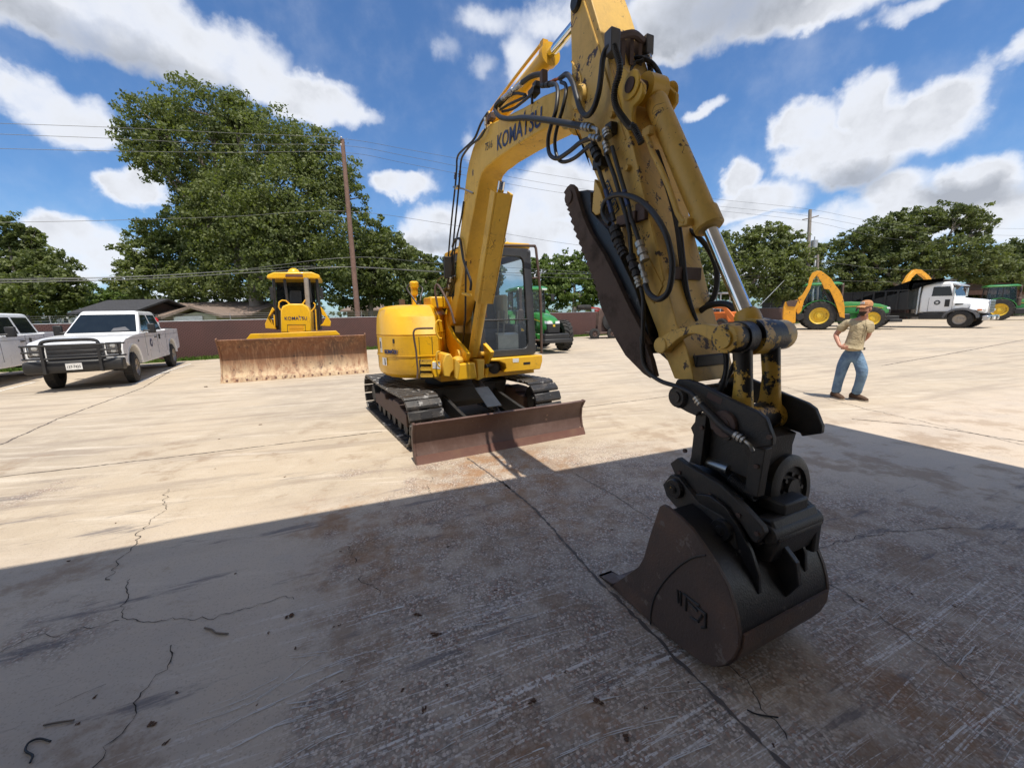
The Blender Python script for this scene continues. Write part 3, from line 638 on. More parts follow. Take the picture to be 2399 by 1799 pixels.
for sv in (-1, 1):
    vc = 0.92 * sv; tk = MB(); tk.X = TX; bo = tk
    for i in range(NS):
        (cu_, cz), (nu, nz), (tu, tz) = track_point(i * TT / NS + 0.03); hw = TT / NS / 2 - 0.009
        prof = [(-hw, -0.005), (-hw - .004, 0.014), (-hw + .014, 0.034), (hw - .022, 0.036), (hw + .004, 0.012), (hw, -0.005)]
        pr = [(cu_ + tu * a + nu * b2, cz + tz * a + nz * b2) for a, b2 in prof]
        tk.prism(pr, vc - .225, vc + .225)
        lp = [(cu_ + tu * a + nu * b2, cz + tz * a + nz * b2) for a, b2 in ((-hw - .01, -.05), (-hw - .01, -.006), (hw + .01, -.006), (hw + .01, -.05))]
        tk.prism(lp, vc - .075, vc - .045); tk.prism(lp, vc + .045, vc + .075)
        for bu in (-.022, .022):
            for bvv in (-.07, .07):
                p = (cu_ + tu * bu + nu * .034, vc + bvv, cz + tz * bu + nz * .034); bo.cyl(p, (p[0] + nu * .008, p[1], p[2] + nz * .008), .009, n=6)
    t = tk.build('track', 'track', ex, smooth=25, bevel=.004, seg=1)
    fr = MB(); fr.X = TX; fr.prism([(-.98, .20), (-.98, .38), (-1.3, .44), (-1.9, .44), (-1.95, .41), (-2.6, .41), (-2.92, .36), (-2.92, .2)], vc - .13, vc + .13)
    fr.prism([(-1.15, .44), (-1.2, .50), (-1.5, .50), (-1.55, .44)], vc - .16, vc + .10); fr.prism([(-2.0, .41), (-2.05, .49), (-2.35, .49), (-2.4, .41)], vc - .16, vc + .10)
    tf = fr.build('track_frame', 'frame_brown', ex, bevel=.01)
    ro = MB(); ro.X = TX
    for k in range(6): ro.lathe((-1.08 - .32 * k, vc - .12, .165), (0, 1, 0), [(.05, 0), (.095, .0), (.095, .05), (.06, .07), (.06, .17), (.095, .19), (.095, .24), (.05, .24)], 16)
    ro.build('roller', 'black_metal', tf)
    q = MB(); q.X = TX; q.lathe((UF, vc - .06, .34), (0, 1, 0), [(.03, -.05), (.09, -.05), (.1, 0), (.22, .01), (.245, 0), (.245, .12), (.22, .11), (.1, .12), (.09, .17), (.03, .17)], 28); q.build('idler', 'black_metal', ex)
    q = MB(); q.X = TX; q.lathe((UR, vc - .03, .34), (0, 1, 0), [(.03, -.1), (.15, -.1), (.16, 0), (.255, 0), (.255, .06), (.16, .06), (.15, .14), (.03, .14)], 22); q.build('sprocket', 'black_metal', ex)
q = MB(); q.X = TX; q.box((-2.45, -.5, .36), (-1.35, .5, .60)); q.prism([(-1.5, .25), (-1.35, .62), (-2.45, .62), (-2.3, .25)], -.72, .72); q.build('car_body', 'black_metal', ex, bevel=.02)
q = MB(); q.lathe((-1.9, 0, .60), (0, 0, 1), [(.5, 0), (.55, .02), (.55, .11), (.50, .12), (.50, .17)], 40); q.build('slewing_ring', 'black_metal', ex)

# dozer blade of the excavator
prof = [(0.0, 0.0), (-.028, .055), (-.065, .12), (-.088, .20), (-.092, .28), (-.075, .36), (-.045, .42), (-.005, .465), (-.035, .478), (-.085, .42), (-.115, .36), (-.13, .28), (-.125, .20), (-.1, .12), (-.065, .04), (-.04, .0)]
q = MB(); q.prism(prof, -1.15, 1.15); bl = q.build('blade', 'blade_rust', ex, smooth=40, bevel=.004, seg=1)
q = MB(); q.prism([(.022, -.002), (.012, .012), (-.028, .092), (-.038, .086), (-.03, .03), (-.008, -.002)], -1.165, 1.165); q.build('cutting_edge', 'edge_rust', bl, bevel=.003, seg=1)
for s in (-1, 1):
    q = MB(); q.prism([(.004, .0), (-.06, .12), (-.084, .24), (-.07, .36), (.004, .472), (-.06, .482), (-.15, .36), (-.16, .2), (-.12, .03), (-.06, .0)], s * 1.151, s * 1.18); q.build('end_plate', 'blade_rust', bl, bevel=.004, seg=1)
    q = MB(); q.prism([(-.12, .12), (-.12, .36), (-.6, .40), (-1.5, .52), (-1.5, .30), (-.7, .2)], s * .43 - .025, s * .43 + .025); q.build('blade_arm', 'black_metal', ex, bevel=.006)
q = MB(); q.cyl((-.16, .02, .30), (-.55, .02, .46), .035, n=16); q.cyl((-.5, .02, .44), (-1.15, .02, .70), .062, n=20); bc = q.build('blade_cylinder', 'black_metal', ex)
q = MB(); q.prism([(-.36, .46), (-.80, .645), (-.81, .66), (-.35, .475)], -.13, .07); q.build('cylinder_guard', plain('grey guard plate', (.16, .17, .17), .5), bc, bevel=.004)

# upper structure: engine hood and counterweight
plan = [(-1.06, -.545), (-1.07, -.70), (-1.13, -.88), (-1.29, -1.06), (-1.53, -1.19), (-1.85, -1.25), (-2.2, -1.20), (-2.55, -1.05), (-2.85, -.8), (-3.05, -.45), (-3.12, 0), (-3.05, .5), (-2.85, .88), (-2.6, 1.08), (-2.55, .6), (-2.5, .1), (-1.9, -.15), (-1.4, -.50)]
cen = Vector((-2.1, -.35))
def ring(z, inset, front=0.0):
    out = []
    for (u, v) in plan:
        d = (Vector((u, v)) - cen); L = d.length; p = cen + d * ((L - inset) / L)
        if front and p.x > -1.6: p.x -= front * min(1, (p.x + 1.6) / .5)
        out.append((p.x, p.y, z))
    return out
q = MB(); q.loft([ring(.80, .10), ring(.86, .02), ring(.95, 0), ring(1.10, 0), ring(1.395, 0.0), ring(1.398, .014), ring(1.412, .014), ring(1.415, 0.0), ring(1.66, .025, .11), ring(1.775, .07, .26), ring(1.815, .16, .40), ring(1.83, .30, .48)])
body = q.build('engine_housing', 'yellow', ex, smooth=24, bevel=.014, seg=2)
q = MB(); q.loft([ring(1.112, -.008), ring(1.124, -.012), ring(1.136, -.008)], caps=False); q.build('housing_rib', 'yellow', body, smooth=60)
# shut lines of the service doors and grime under the rib
for t_, z0_, z1_ in ((1.55, .90, 1.385), (4.95, .90, 1.385), (0.55, .98, 1.38)):
    a_, d_ = on_plan0(t_) if False else (Vector(plan[int(t_)]).lerp(Vector(plan[int(t_) + 1]), t_ - int(t_)), (Vector(plan[int(t_) + 1]) - Vector(plan[int(t_)])).normalized())
    nn = Vector((-d_.y, d_.x)); nn = nn if nn.dot(a_ - cen) > 0 else -nn; q = MB(); A = a_ - d_ * .004 + nn * .004; C = a_ + d_ * .004 + nn * .004
    q.add([(A.x, A.y, z0_), (C.x, C.y, z0_), (C.x, C.y, z1_), (A.x, A.y, z1_)], [(0, 1, 2, 3)]); q.build('door_gap', 'black_metal', body, smooth=0)
# platform front and steps
q = MB(); q.box((-2.3, -.5, .72), (-1.2, 1.05, .82)); q.build('platform', 'yellow', ex, bevel=.01)
def su(z, u, *pts): return [E.u(*z(*p), u) for p in pts]
st = su(ze, -.98, (735, 1070), (905, 1070), (905, 1320), (750, 1320)); q = MB(); q.prism(st, -1.02, -.98, 'x'); stp = q.build('step_box', 'black_metal', ex, bevel=.004)
for k in range(3):
    yy = 1085 + 85 * k; st = su(ze, -.95, (750, yy), (905, yy), (905, yy + 38), (750, yy + 38)); q = MB(); q.prism(st, -.975, -.945, 'x')
    for j in range(9):
        c_ = E.u(*ze(758 + j * 16, yy), -.95); q.cbox((-.945, c_[0], c_[1] + .008), (.012, .006, .016))
    q.build('step', 'yellow_old', ex)
st = su(ze, -.93, (895, 1090), (1010, 1080), (1020, 1200), (985, 1290), (925, 1300), (890, 1190)); q = MB(); q.prism(st, -1.1, -.93, 'x'); tb = q.build('tool_box', 'yellow', ex, bevel=.012)
st = su(ze, -.927, (900, 1100), (1000, 1095), (1005, 1185), (905, 1180)); q = MB(); q.prism(st, -.929, -.9265, 'x'); q.build('white_decal', 'decal_white', tb)
def utube(name, z, u, pts, r, mat, par=None, n=8, smooth=6):
    P = [(u, *E.u(*z(*p), u)) for p in pts]; q = MB(); q.tube(cr(P, smooth) if smooth else P, r, n); return q.build(name, mat, par or ex)
utube('handrail', ze, -.90, [(705, 1310), (712, 1200), (700, 1080), (690, 950), (665, 800), (658, 710), (690, 668), (780, 660), (910, 658)], .013, 'frame_brown', smooth=4)
utube('handle', ze, -.88, [(1005, 1165), (975, 1140), (958, 1080), (958, 985), (975, 962), (1000, 965)], .011, 'yellow_old')
utube('handle', ze, -.88, [(1020, 790), (985, 780), (950, 700), (950, 600), (975, 560), (1020, 570)], .013, 'yellow')
# decals on the housing
def on_plan(t):
    i = int(t); f = t - i; a = Vector(plan[i]); b2 = Vector(plan[i + 1]); return a.lerp(b2, f), (b2 - a).normalized()
p0 = Vector((-1.53, -1.19)); p1 = Vector((-1.29, -1.06)); d0 = (p1 - p0).normalized(); nrm = Vector((d0.y, -d0.x))
og = p0 + nrm * .012 + d0 * .0
o3 = Vector((og.x, og.y, 1.155)); text_part('lettering', "KOMATSU", .075, 'lettering', body, o3, (d0.x, d0.y, 0), (0, 0, 1), .004, .0025, .80)
q = MB(); q.cbox(o3 + Vector((d0.x, d0.y, 0)) * .185 + Vector((0, 0, .06)), (.012, .012, .016)); q.build('lettering_mark', 'lettering', body)
pA, dA = on_plan(4.45); nA = Vector((dA.y, -dA.x)) * -1
nA = Vector((pA - cen)).normalized()
def decal(t, z0, z1, w, mat, name='decal', out=.008):
    a, d = on_plan(t); nn = Vector((-d.y, d.x)); nn = nn if nn.dot(a - cen) > 0 else -nn; q = MB(); A = a - d * w / 2 + nn * out; C = a + d * w / 2 + nn * out
    q.add([(A.x, A.y, z0), (C.x, C.y, z0), (C.x, C.y, z1), (A.x, A.y, z1), (A.x - nn.x * .006, A.y - nn.y * .006, z0), (C.x - nn.x * .006, C.y - nn.y * .006, z0), (C.x - nn.x * .006, C.y - nn.y * .006, z1), (A.x - nn.x * .006, A.y - nn.y * .006, z1)],
          [(0, 1, 2, 3), (0, 1, 5, 4), (1, 2, 6, 5), (2, 3, 7, 6), (3, 0, 4, 7)]); return q.build(name, mat, body, smooth=0)
decal(4.45, 1.16, 1.37, .07, 'decal_white'); decal(4.45, 1.22, 1.32, .03, 'decal_black', out=.011)
decal(4.15, .98, 1.09, .16, 'decal_white'); decal(4.05, .99, 1.08, .03, 'decal_black', out=.011)
decal(3.25, 1.30, 1.36, .035, 'decal_black', 'latch_hole')
# filler head and hydraulic return on the housing, roof pipe, exhaust
q = MB(); q.lathe((-1.75, -.62, 1.80), (0, 0, 1), [(.05, 0), (.05, .03), (.03, .05), (.03, .10)], 16); q.build('filler_cap', 'black_metal', ex)
fp = [E.v(*ze(*p), -.62) for p in ((660, 400), (590, 250), (620, 170))]
q = MB(); a0 = Vector((-1.95, -.62, 1.78)); q.prism([(-1.93, 1.75), (-2.03, 1.75), (-2.06, 2.02), (-1.97, 2.05)], -.66, -.60); q.lathe((-1.99, -.62, 1.98), (.1, .0, 1), [(.04, 0), (.055, .02), (.055, .12), (.068, .13), (.068, .20), (.04, .22)], 18); q.build('filter_head', 'yellow', ex, bevel=.004)
q = MB(); q.tube(cr([(-1.95, -.70, 2.15), (-1.93, -.74, 2.08), (-1.86, -.68, 1.95), (-1.78, -.63, 1.84)]), .013, 8); q.tube(cr([(-1.97, -.55, 2.14), (-1.94, -.50, 2.08), (-1.84, -.56, 1.95), (-1.76, -.6, 1.84)]), .013, 8); q.build('filter_hose', 'rubber', ex)
q = MB(); q.box((-2.1, -.46, 1.78), (-1.65, -.12, 1.95)); q.build('battery_cover', 'yellow', ex, bevel=.02)
q = MB(); q.tube(cr([(-1.5, -.40, 1.78), (-1.52, -.42, 2.04), (-1.47, -.38, 2.10), (-1.15, -.33, 1.80), (-1.05, -.3, 1.55)], 5), .016, 8); q.build('grab_rail', 'frame_brown', ex)
q = MB(); q.cyl((-2.6, -.7, 1.75), (-2.6, -.7, 1.95), .05, n=16); q.build('exhaust', 'frame_brown', ex)

# swing post
sp_ = ev(ze, -.2, (1030, 480), (1075, 480), (1100, 620), (1170, 760), (1290, 900), (1355, 985), (1340, 1060), (1300, 1130), (1290, 1300), (1240, 1330), (1200, 1200), (1120, 950), (1060, 800), (1030, 640))
q = MB(); q.prism(sp_, -.21, -.15); q.prism(sp_, .15, .21); q.build('swing_post', 'yellow', ex, bevel=.01)
bs = su(ze, -.86, (1195, 1040), (1260, 1120), (1455, 1100), (1485, 1310), (1225, 1340), (1200, 1220)); q = MB(); q.prism(bs, -1.30, -.86, 'x'); sb_ = q.build('swing_base', 'yellow', ex, bevel=.02)
bs = su(ze, -.855, (1200, 1050), (1262, 1125), (1250, 1200), (1225, 1335), (1195, 1300)); q = MB(); q.prism(bs, -.90, -.845, 'x'); q.build('base_rib', 'yellow_old', sb_, bevel=.008)
bs = su(ze, -.90, (1090, 1000), (1150, 990), (1195, 1060), (1200, 1200), (1160, 1250), (1150, 1300), (1060, 1290), (1045, 1120)); q = MB(); q.prism(bs, -1.35, -.95, 'x'); q.build('swing_lug', 'yellow_old', ex, bevel=.015)
q = MB(); q.lathe((-.98, -.30, 1.02), (0, 0, 1), [(.02, 0), (.075, 0), (.08, .03), (.06, .07), (.02, .08)], 20); q.build('pivot_cap', 'yellow_old', sb_)
bs = su(ze, -.95, (1480, 1070), (1580, 1060), (1570, 1300), (1490, 1340)); q = MB(); q.prism(bs, -1.25, -.95, 'x'); q.build('swing_ear', 'yellow_old', ex, bevel=.012)
q = MB(); q.cyl((-1.16, -.24, 1.09), (-1.16, .24, 1.09), .055, n=20); q.lathe((-1.16, -.25, 1.09), (0, 1, 0), [(.02, 0), (.085, 0), (.085, .09), (.02, .09)], 20); q.build('lift_cylinder_pin', 'yellow_old', ex)

# cab
CU0, CV0, CV1, CZ0, CZ1 = -1.12, .10, 1.045, 1.03, 2.65
def rrect(x0, x1, y0, y1, r, n=5):
    out = []
    for cx, cy, a0 in ((x1 - r, y0 + r, -90), (x1 - r, y1 - r, 0), (x0 + r, y1 - r, 90), (x0 + r, y0 + r, 180)):
        for k in range(n + 1): a = R(a0 + 90 * k / n); out.append((cx + r * math.cos(a), cy + r * math.sin(a)))
    return out
def ringplate(mb, outer, inner, a, b, f):
    n = len(outer); vs = [f(p, t) for t in (a, b) for p in outer] + [f(p, t) for t in (a, b) for p in inner]
    fs = []
    for i in range(n):
        j = (i + 1) % n; fs += [(i, j, 2 * n + j, 2 * n + i), (n + i, 3 * n + i, 3 * n + j, n + j), (i, n + i, n + j, j), (2 * n + i, 2 * n + j, 3 * n + j, 3 * n + i)]
    mb.add(vs, fs)
lean = lambda z: -.14 * max(0, (z - 1.5)) / 1.1
fF = lambda p, t: (CU0 + t + lean(p[1]), p[0], p[1])
q = MB(); ringplate(q, rrect(CV0, CV1, CZ0, CZ1, .06), rrect(CV0 + .09, CV1 - .13, CZ0 + .10, CZ1 - .12, .10), 0, -.06, fF)
fS = lambda v0: (lambda p, t: (p[0], v0 + t, p[1]))
for v0, t in ((CV1, -.05), (CV0, .05)):
    ringplate(q, rrect(-2.55, CU0 - .13, CZ0 + .01, CZ1 - .01, .05), rrect(-2.45, CU0 - .24, CZ0 + .35, CZ1 - .12, .08), 0, t, fS(v0))
ringplate(q, rrect(CV0 + .05, CV1 - .05, CZ0 + .01, CZ1 - .01, .04), rrect(CV0 + .12, CV1 - .12, CZ0 + .7, CZ1 - .12, .06), 0, .05, lambda p, t: (-2.55 + t, p[0], p[1]))
q.box((-2.5, CV0 + .05, CZ0), (CU0 - .06, CV1 - .05, CZ0 + .05)); q.cbox((CU0 - .03 + lean(1.58), (CV0 + CV1) / 2 - .02, 1.58), (.03, .78, .022))
cab = q.build('cab_frame', 'cab_dark', ex, smooth=30, bevel=.006)
q = MB(); q.box((-2.6, CV0 - .02, CZ1 + .003), (CU0 - .18, CV1 + .02, CZ1 + .085)); q.cyl((-1.55, CV1 - .25, CZ1 + .085), (-1.55, CV1 - .25, CZ1 + .14), .05, .02); q.build('cab_roof', 'yellow', ex, bevel=.03)
q = MB(); q.add([fF(p, -.03) for p in ((CV0 + .08, CZ0 + .1), (CV1 - .12, CZ0 + .1), (CV1 - .12, CZ1 - .12), (CV0 + .08, CZ1 - .12))], [(0, 1, 2, 3)]); q.build('windscreen', 'glass', ex, smooth=0)
q = MB()
for v0 in (CV0 + .025, CV1 - .025): q.add([(-2.46, v0, CZ0 + .34), (CU0 - .23, v0, CZ0 + .34), (CU0 - .23, v0, CZ1 - .11), (-2.46, v0, CZ1 - .11)], [(0, 1, 2, 3)])
q.add([(-2.525, CV0 + .11, CZ0 + .69), (-2.525, CV1 - .11, CZ0 + .69), (-2.525, CV1 - .11, CZ1 - .11), (-2.525, CV0 + .11, CZ1 - .11)], [(0, 1, 2, 3)]); q.build('side_glass', 'glass', ex, smooth=0)
q = MB(); q.box((-2.25, .38, 1.25), (-1.75, .86, 1.42)); q.prism([(-2.25, 1.42), (-2.15, 1.42), (-2.28, 2.15), (-2.4, 2.15)], .40, .84); q.box((-2.3, .2, 1.08), (-1.5, .36, 1.5)); q.box((-2.3, .88, 1.08), (-1.5, 1.0, 1.5)); q.build('seat', 'seat', ex, bevel=.04)
q = MB(); q.prism([(-1.3, 1.08), (-1.25, 1.08), (-1.25, 1.35), (-1.35, 1.38)], .45, .8); q.cyl((-1.45, .52, 1.1), (-1.36, .52, 1.72), .014, n=8); q.cyl((-1.45, .62, 1.1), (-1.36, .62, 1.72), .014, n=8); q.cyl((-1.6, .28, 1.5), (-1.55, .28, 1.72), .02, n=8); q.cyl((-1.6, .94, 1.5), (-1.55, .94, 1.72), .02, n=8); q.build('control_levers', 'steel', ex)
q = MB(); q.prism([(.40, 1.95), (.44, 2.35), (.46, 2.32), (.56, 1.92), (.62, 1.62), (.56, 1.62)], -2.05, -2.1, 'x'); q.build('safety_belt', 'orange', ex)
q = MB(); q.box((-2.35, .12, 1.08), (-1.5, .20, 1.75)); q.box((-2.45, .88, 1.5), (-2.0, 1.0, 2.0)); q.build('side_console', 'siding', ex, bevel=.03)
q = MB(); q.lathe((CU0 - .20, .56, CZ1 + .11), (1, 0, .1), [(.02, -.05), (.06, -.04), (.075, .05), (.068, .055)], 18); q.box((CU0 - .28, .53, CZ1 + .083), (CU0 - .22, .59, CZ1 + .11)); wl = q.build('work_light', 'plastic', ex)
q = MB(); q.lathe((CU0 - .20, .56, CZ1 + .11), (1, 0, .1), [(.06, .056), (.05, .062)], 18); q.build('lens', 'lamp', wl)
q = MB(); q.tube(cr([(CU0 - .05, CV0 + .3, CZ1 + .0), (CU0 - .02, CV1 - .06, CZ1 + .02), (CU0 - .02, CV1 + .015, CZ1 + .01), (CU0 + .0, CV1 + .03, CZ1 - .12), (CU0 + .05, CV1 + .06, CZ1 - .75), (CU0 + .07, CV1 + .06, CZ0 + .02)], 5), .02, 8)
for zz in (1.25, 2.2): q.tube([(CU0 - .05, CV1 - .02, zz), (CU0 + .03, CV1 + .05, zz)], .016, 6)
q.build('mirror_bar', 'frame_brown', ex)
q = MB(); q.tube(cr([(-1.35, CV0 - .02, 2.62), (-1.28, CV0 - .25, 2.60), (-1.28, CV0 - .34, 2.5)], 4), .012, 6); q.cbox((-1.28, CV0 - .36, 2.33), (.05, .16, .30)); q.build('mirror', 'plastic', ex, bevel=.02)
pn = [(.30, .80), (1.08, .80), (1.10, .95), (1.10, 1.015), (.24, 1.0), (.24, .96), (.50, .95), (.52, .88), (.47, .82)]
q = MB(); q.prism([(.44, .80), (1.06, .80), (1.10, .92), (1.10, 1.02), (.22, 1.02), (.22, .985), (.36, .975), (.45, .93), (.47, .86)], -1.28, CU0 + .10, 'x'); pnl = q.build('cab_base_panel', 'yellow', ex, bevel=.012)
q = MB(); q.box((CU0 + .101, .58, .94), (CU0 + .1035, .68, 1.0)); q.build('white_decal', 'decal_white', pnl)
q = MB(); q.box((CU0 + .101, .76, .895), (CU0 + .1035, .88, .93)); q.build('black_decal', 'decal_black', pnl)
q = MB(); q.box((-2.5, .2, .82), (-1.29, 1.07, 1.025)); q.build('cab_base', 'yellow', ex, bevel=.01)
q = MB(); q.lathe((-1.2, .33, .87), (1, 0, 0), [(.02, 0), (.09, 0), (.10, .06), (.05, .09)], 18); q.cyl((-1.2, .40, .92), (-1.0, .12, .92), .03, n=10); q.build('swing_motor', 'black_metal', ex)

# boom
btop = [(-1.90, 1.52), (-1.84, 1.72)] + bv(zd, -.135, (370, 1400), (400, 1000), (440, 700), (470, 400), (500, 150), (525, 20)) + bv(za, -.135, (560, 1550), (600, 1440), (660, 1350), (730, 1290), (900, 1210), (1100, 1110), (1300, 990), (1560, 890)) + [(1.80, 3.20), (1.82, 3.0), (1.70, 2.92)]
blow = bv(za, -.135, (1480, 1260), (1400, 1290), (1200, 1400), (1000, 1520), (800, 1655)) + bv(zd, -.135, (740, 50), (700, 80), (655, 140), (630, 220), (610, 330), (580, 500), (530, 750), (490, 1000), (440, 1300), (380, 1620)) + [(-1.68, 1.50)]
q = MBb(); q.prism(btop + blow, -.135, .135); boom = q.build('boom', 'yellow_old', ex, smooth=30, bevel=.012)
# lower flange edge that stands proud along the inner curve
T0 = B.v(*za(815, 1562), -.138); T1 = B.v(*za(1275, 1300), -.138); TH = B.v(*za(825, 1400), -.138)
def BP(u, v, z): return BX @ Vector((u, v, z))
xd = (BP(T1[0], -.139, T1[1]) - BP(T0[0], -.139, T0[1])); yd0 = (BP(TH[0], -.139, TH[1]) - BP(T0[0], -.139, T0[1]))
LW = xd.length; LH = yd0.length; xdn = xd.normalized(); nn_ = (BP(0, -1, 0) - BP(0, 0, 0)).normalized(); ydn = nn_.cross(xdn).normalized()
lt = text_part('lettering', 'KOMATSU', 1.0, 'lettering', boom, (0, 0, 0), (1, 0, 0), (0, 1, 0), 0, .018, 1.0)
xs = [v.co.x for v in lt.data.vertices]; ys = [v.co.y for v in lt.data.vertices]; x0_, x1_, y1_ = min(xs), max(xs), max(ys)
o_ = BP(T0[0], -.139, T0[1])
for v in lt.data.vertices: v.co = o_ + xdn * ((v.co.x - x0_) / (x1_ - x0_) * LW) + ydn * (v.co.y / y1_ * LH)
q = MB(); tp = o_ + xdn * LW * .655 + ydn * LH * 1.12; q.add([tp + xdn * a + ydn * b2 for a, b2 in ((-.012, -.03), (.014, -.03), (.014, .04), (-.012, .02))], [(0, 1, 2, 3)]); q.build('lettering_mark', 'lettering', boom, smooth=0)
n0 = B.v(*za(692, 1568), -.138); n1 = B.v(*za(765, 1530), -.138); xd2 = (BP(n1[0], -.139, n1[1]) - BP(n0[0], -.139, n0[1])); 
lt = text_part('fleet_number', '7516', 1.0, 'decal_black', boom, (0, 0, 0), (1, 0, 0), (0, 1, 0), 0, .0, 1.0)
xs = [v.co.x for v in lt.data.vertices]; x0_, x1_ = min(xs), max(xs); o_ = BP(n0[0], -.139, n0[1]); xx = xd2.normalized(); yy = nn_.cross(xx).normalized()
for v in lt.data.vertices: v.co = o_ + xx * ((v.co.x - x0_) / (x1_ - x0_) * xd2.length) + yy * (v.co.y / .7 * LH * .52)
# boom pin boss at the boom tip
q = MBb(); q.lathe((1.66, -.15, 3.08), (0, 1, 0), [(.03, 0), (.10, 0), (.10, .30), (.03, .30)], 24); q.build('boom_pin', 'yellow_old', ex)
# lift cylinder with cover
c0_ = Vector((-1.16, 0, 1.09)); c1_ = Vector((-.02, 0, 3.14)); cd = (c1_ - c0_).normalized(); cn = Vector((cd.z, 0, -cd.x))
q = MB(); q.X = None; q.cyl(c0_, c0_ + cd * 1.30, .078, n=24); q.lathe(c0_ + cd * 1.26, cd, [(.078, 0), (.09, .0), (.09, .06), (.05, .06)], 24); lc = q.build('lift_cylinder', 'yellow_old', ex)
q = MB(); q.cyl(c0_ + cd * 1.3, c1_, .042, n=20); q.build('piston_rod', 'chrome', lc)
q = MB(); q.tube(cr([c0_ + cn * .10 + cd * .12 + Vector((0, -.05, 0)), c0_ + cn * .11 + cd * .8 + Vector((0, -.07, 0)), c0_ + cn * .11 + cd * 1.28 + Vector((0, -.07, 0)), c0_ + cn * .06 + cd * 1.32 + Vector((0, -.05, 0))], 4), .013, 8); q.build('cylinder_pipe', 'yellow_old', lc)
cb0 = c0_ + cd * .88; cb1 = c1_ + cd * -.10
q = MB()
def slab(mb, a, b, n, w0, w1, t):   # plate from a to b, across v, thickness along n
    for s in (0,):
        mb.add([a + Vector((0, w0, 0)) + n * 0, a + Vector((0, w1, 0)), b + Vector((0, w1, 0)), b + Vector((0, w0, 0)), a + Vector((0, w0, 0)) + n * t, a + Vector((0, w1, 0)) + n * t, b + Vector((0, w1, 0)) + n * t, b + Vector((0, w0, 0)) + n * t],
               [(0, 1, 2, 3), (4, 5, 6, 7), (0, 1, 5, 4), (1, 2, 6, 5), (2, 3, 7, 6), (3, 0, 4, 7)])
slab(q, cb0 + cn * .10, cb1 + cn * .10, cn, -.095, .095, .02); slab(q, cb0 + cn * -.02, cb1 + cn * -.02, cn, -.115, -.097, .14); slab(q, cb0 + cn * -.02, cb1 + cn * -.02, cn, .097, .115, .14)
q.build('cylinder_cover', 'yellow_old', ex, bevel=.005)
# arm cylinder on top of the boom
e_ = B.v(*za(1700, 170), 0); s_ = B.v(*za(800, 1250), 0); f_ = B.v(*za(1375, 565), 0)
A0 = Vector((s_[0], 0, s_[1])); A1 = Vector((e_[0], 0, e_[1])); AF = Vector((f_[0], 0, f_[1])); ad = (A1 - A0).normalized(); AF = A0 + ad * (AF - A0).dot(ad)
q = MBb(); q.cyl(A0, AF, .072, n=24); q.lathe(AF - ad * .05, ad, [(.074, 0), (.088, 0), (.088, .05), (.045, .052)], 24); ac = q.build('arm_cylinder', 'yellow', ex)
q = MBb(); q.cyl(AF, A1, .038, n=20); q.build('piston_rod', 'chrome', ac)
up = Vector((-ad.z, 0, ad.x)); q = MBb(); q.tube(cr([A0 + up * .09 + Vector((0, -.05, 0)), A0.lerp(AF, .5) + up * .115 + Vector((0, -.04, 0)), AF - ad * .1 + up * .11 + Vector((0, -.04, 0))], 4), .014, 8)
q.cbox(AF - ad * .06 + up * .095 + Vector((0, -.03, 0)), (.05, .05, .05)); q.build('cylinder_pipe', 'yellow', ac)
q = MBb(); q.prism([(A0.x - .12, A0.z - .25), (A0.x + .14, A0.z - .25), (A0.x + .05, A0.z + .06), (A0.x - .05, A0.z + .06)], -.10, -.075); q.prism([(A0.x - .12, A0.z - .25), (A0.x + .14, A0.z - .25), (A0.x + .05, A0.z + .06), (A0.x - .05, A0.z + .06)], .075, .10); q.build('cylinder_bracket', 'yellow', ex, bevel=.006)

# arm
AW = .16
aback = [(1.44, 4.28)] + bv(za, -AW, (1578, 0), (1578, 200), (1588, 560), (1590, 760), (1600, 1200), (1680, 1400), (1750, 1640)) + bv(zb, -AW, (200, 175), (260, 300), (330, 470), (420, 700), (520, 960), (640, 1250), (720, 1460), (740, 1560)) + bv(zc, -AW, (210, 480), (265, 620))
afront = bv(zc, -AW, (420, 650), (365, 400)) + bv(zb, -AW, (840, 1400), (800, 1250), (720, 900), (605, 440)) + bv(za, -AW, (2200, 1430), (2110, 1180), (1960, 570), (1795, 10)) + [(1.68, 4.18)]
q = MBb(); q.prism(aback + afront, -AW, AW); arm = q.build('arm', 'yellow_arm', ex, smooth=30, bevel=.01)
# weld beads along the arm plates
def bead(pts, v, r=.006, name='weld_bead', mat='yellow_arm', par=None):
    q = MBb(); q.tube([(u, v, w) for u, w in pts], r, 6); return q.build(name, mat, par or arm)
bead(bv(za, -AW, (1720, 20), (1880, 520), (2050, 1150), (2150, 1450)) , -AW - .002)
bead(bv(zb, -AW, (600, 440), (700, 860), (760, 1120), (700, 1270), (640, 1230)), -AW - .002)
bead(bv(za, -AW, (1590, 640), (1680, 780), (1710, 1000), (1720, 1180)), -AW - .002)
# reinforcing plate on the arm side
rp_ = bv(zb, -AW, (330, 480), (480, 480), (560, 760), (680, 1000), (760, 1160), (720, 1240), (660, 1220), (560, 1000), (430, 720))
q = MBb(); q.prism(rp_, -AW - .008, -AW - .0005); q.build('side_plate', 'yellow_arm', arm, bevel=.003)
# arm boss where the arm cylinder is pinned, boom pin cap
for (px, py, r) in ((1620, 60, .058), (1650, 1040, .085)):
    u, w = B.v(*za(px, py), -AW); q = MBb(); q.lathe((u + .03, -AW - .025, w), (0, 1, 0), [(.02, 0), (r * .8, 0), (r, .02), (r, .03)], 22); q.build('pin_cap', 'black_metal' if r < .07 else 'yellow_arm', arm)
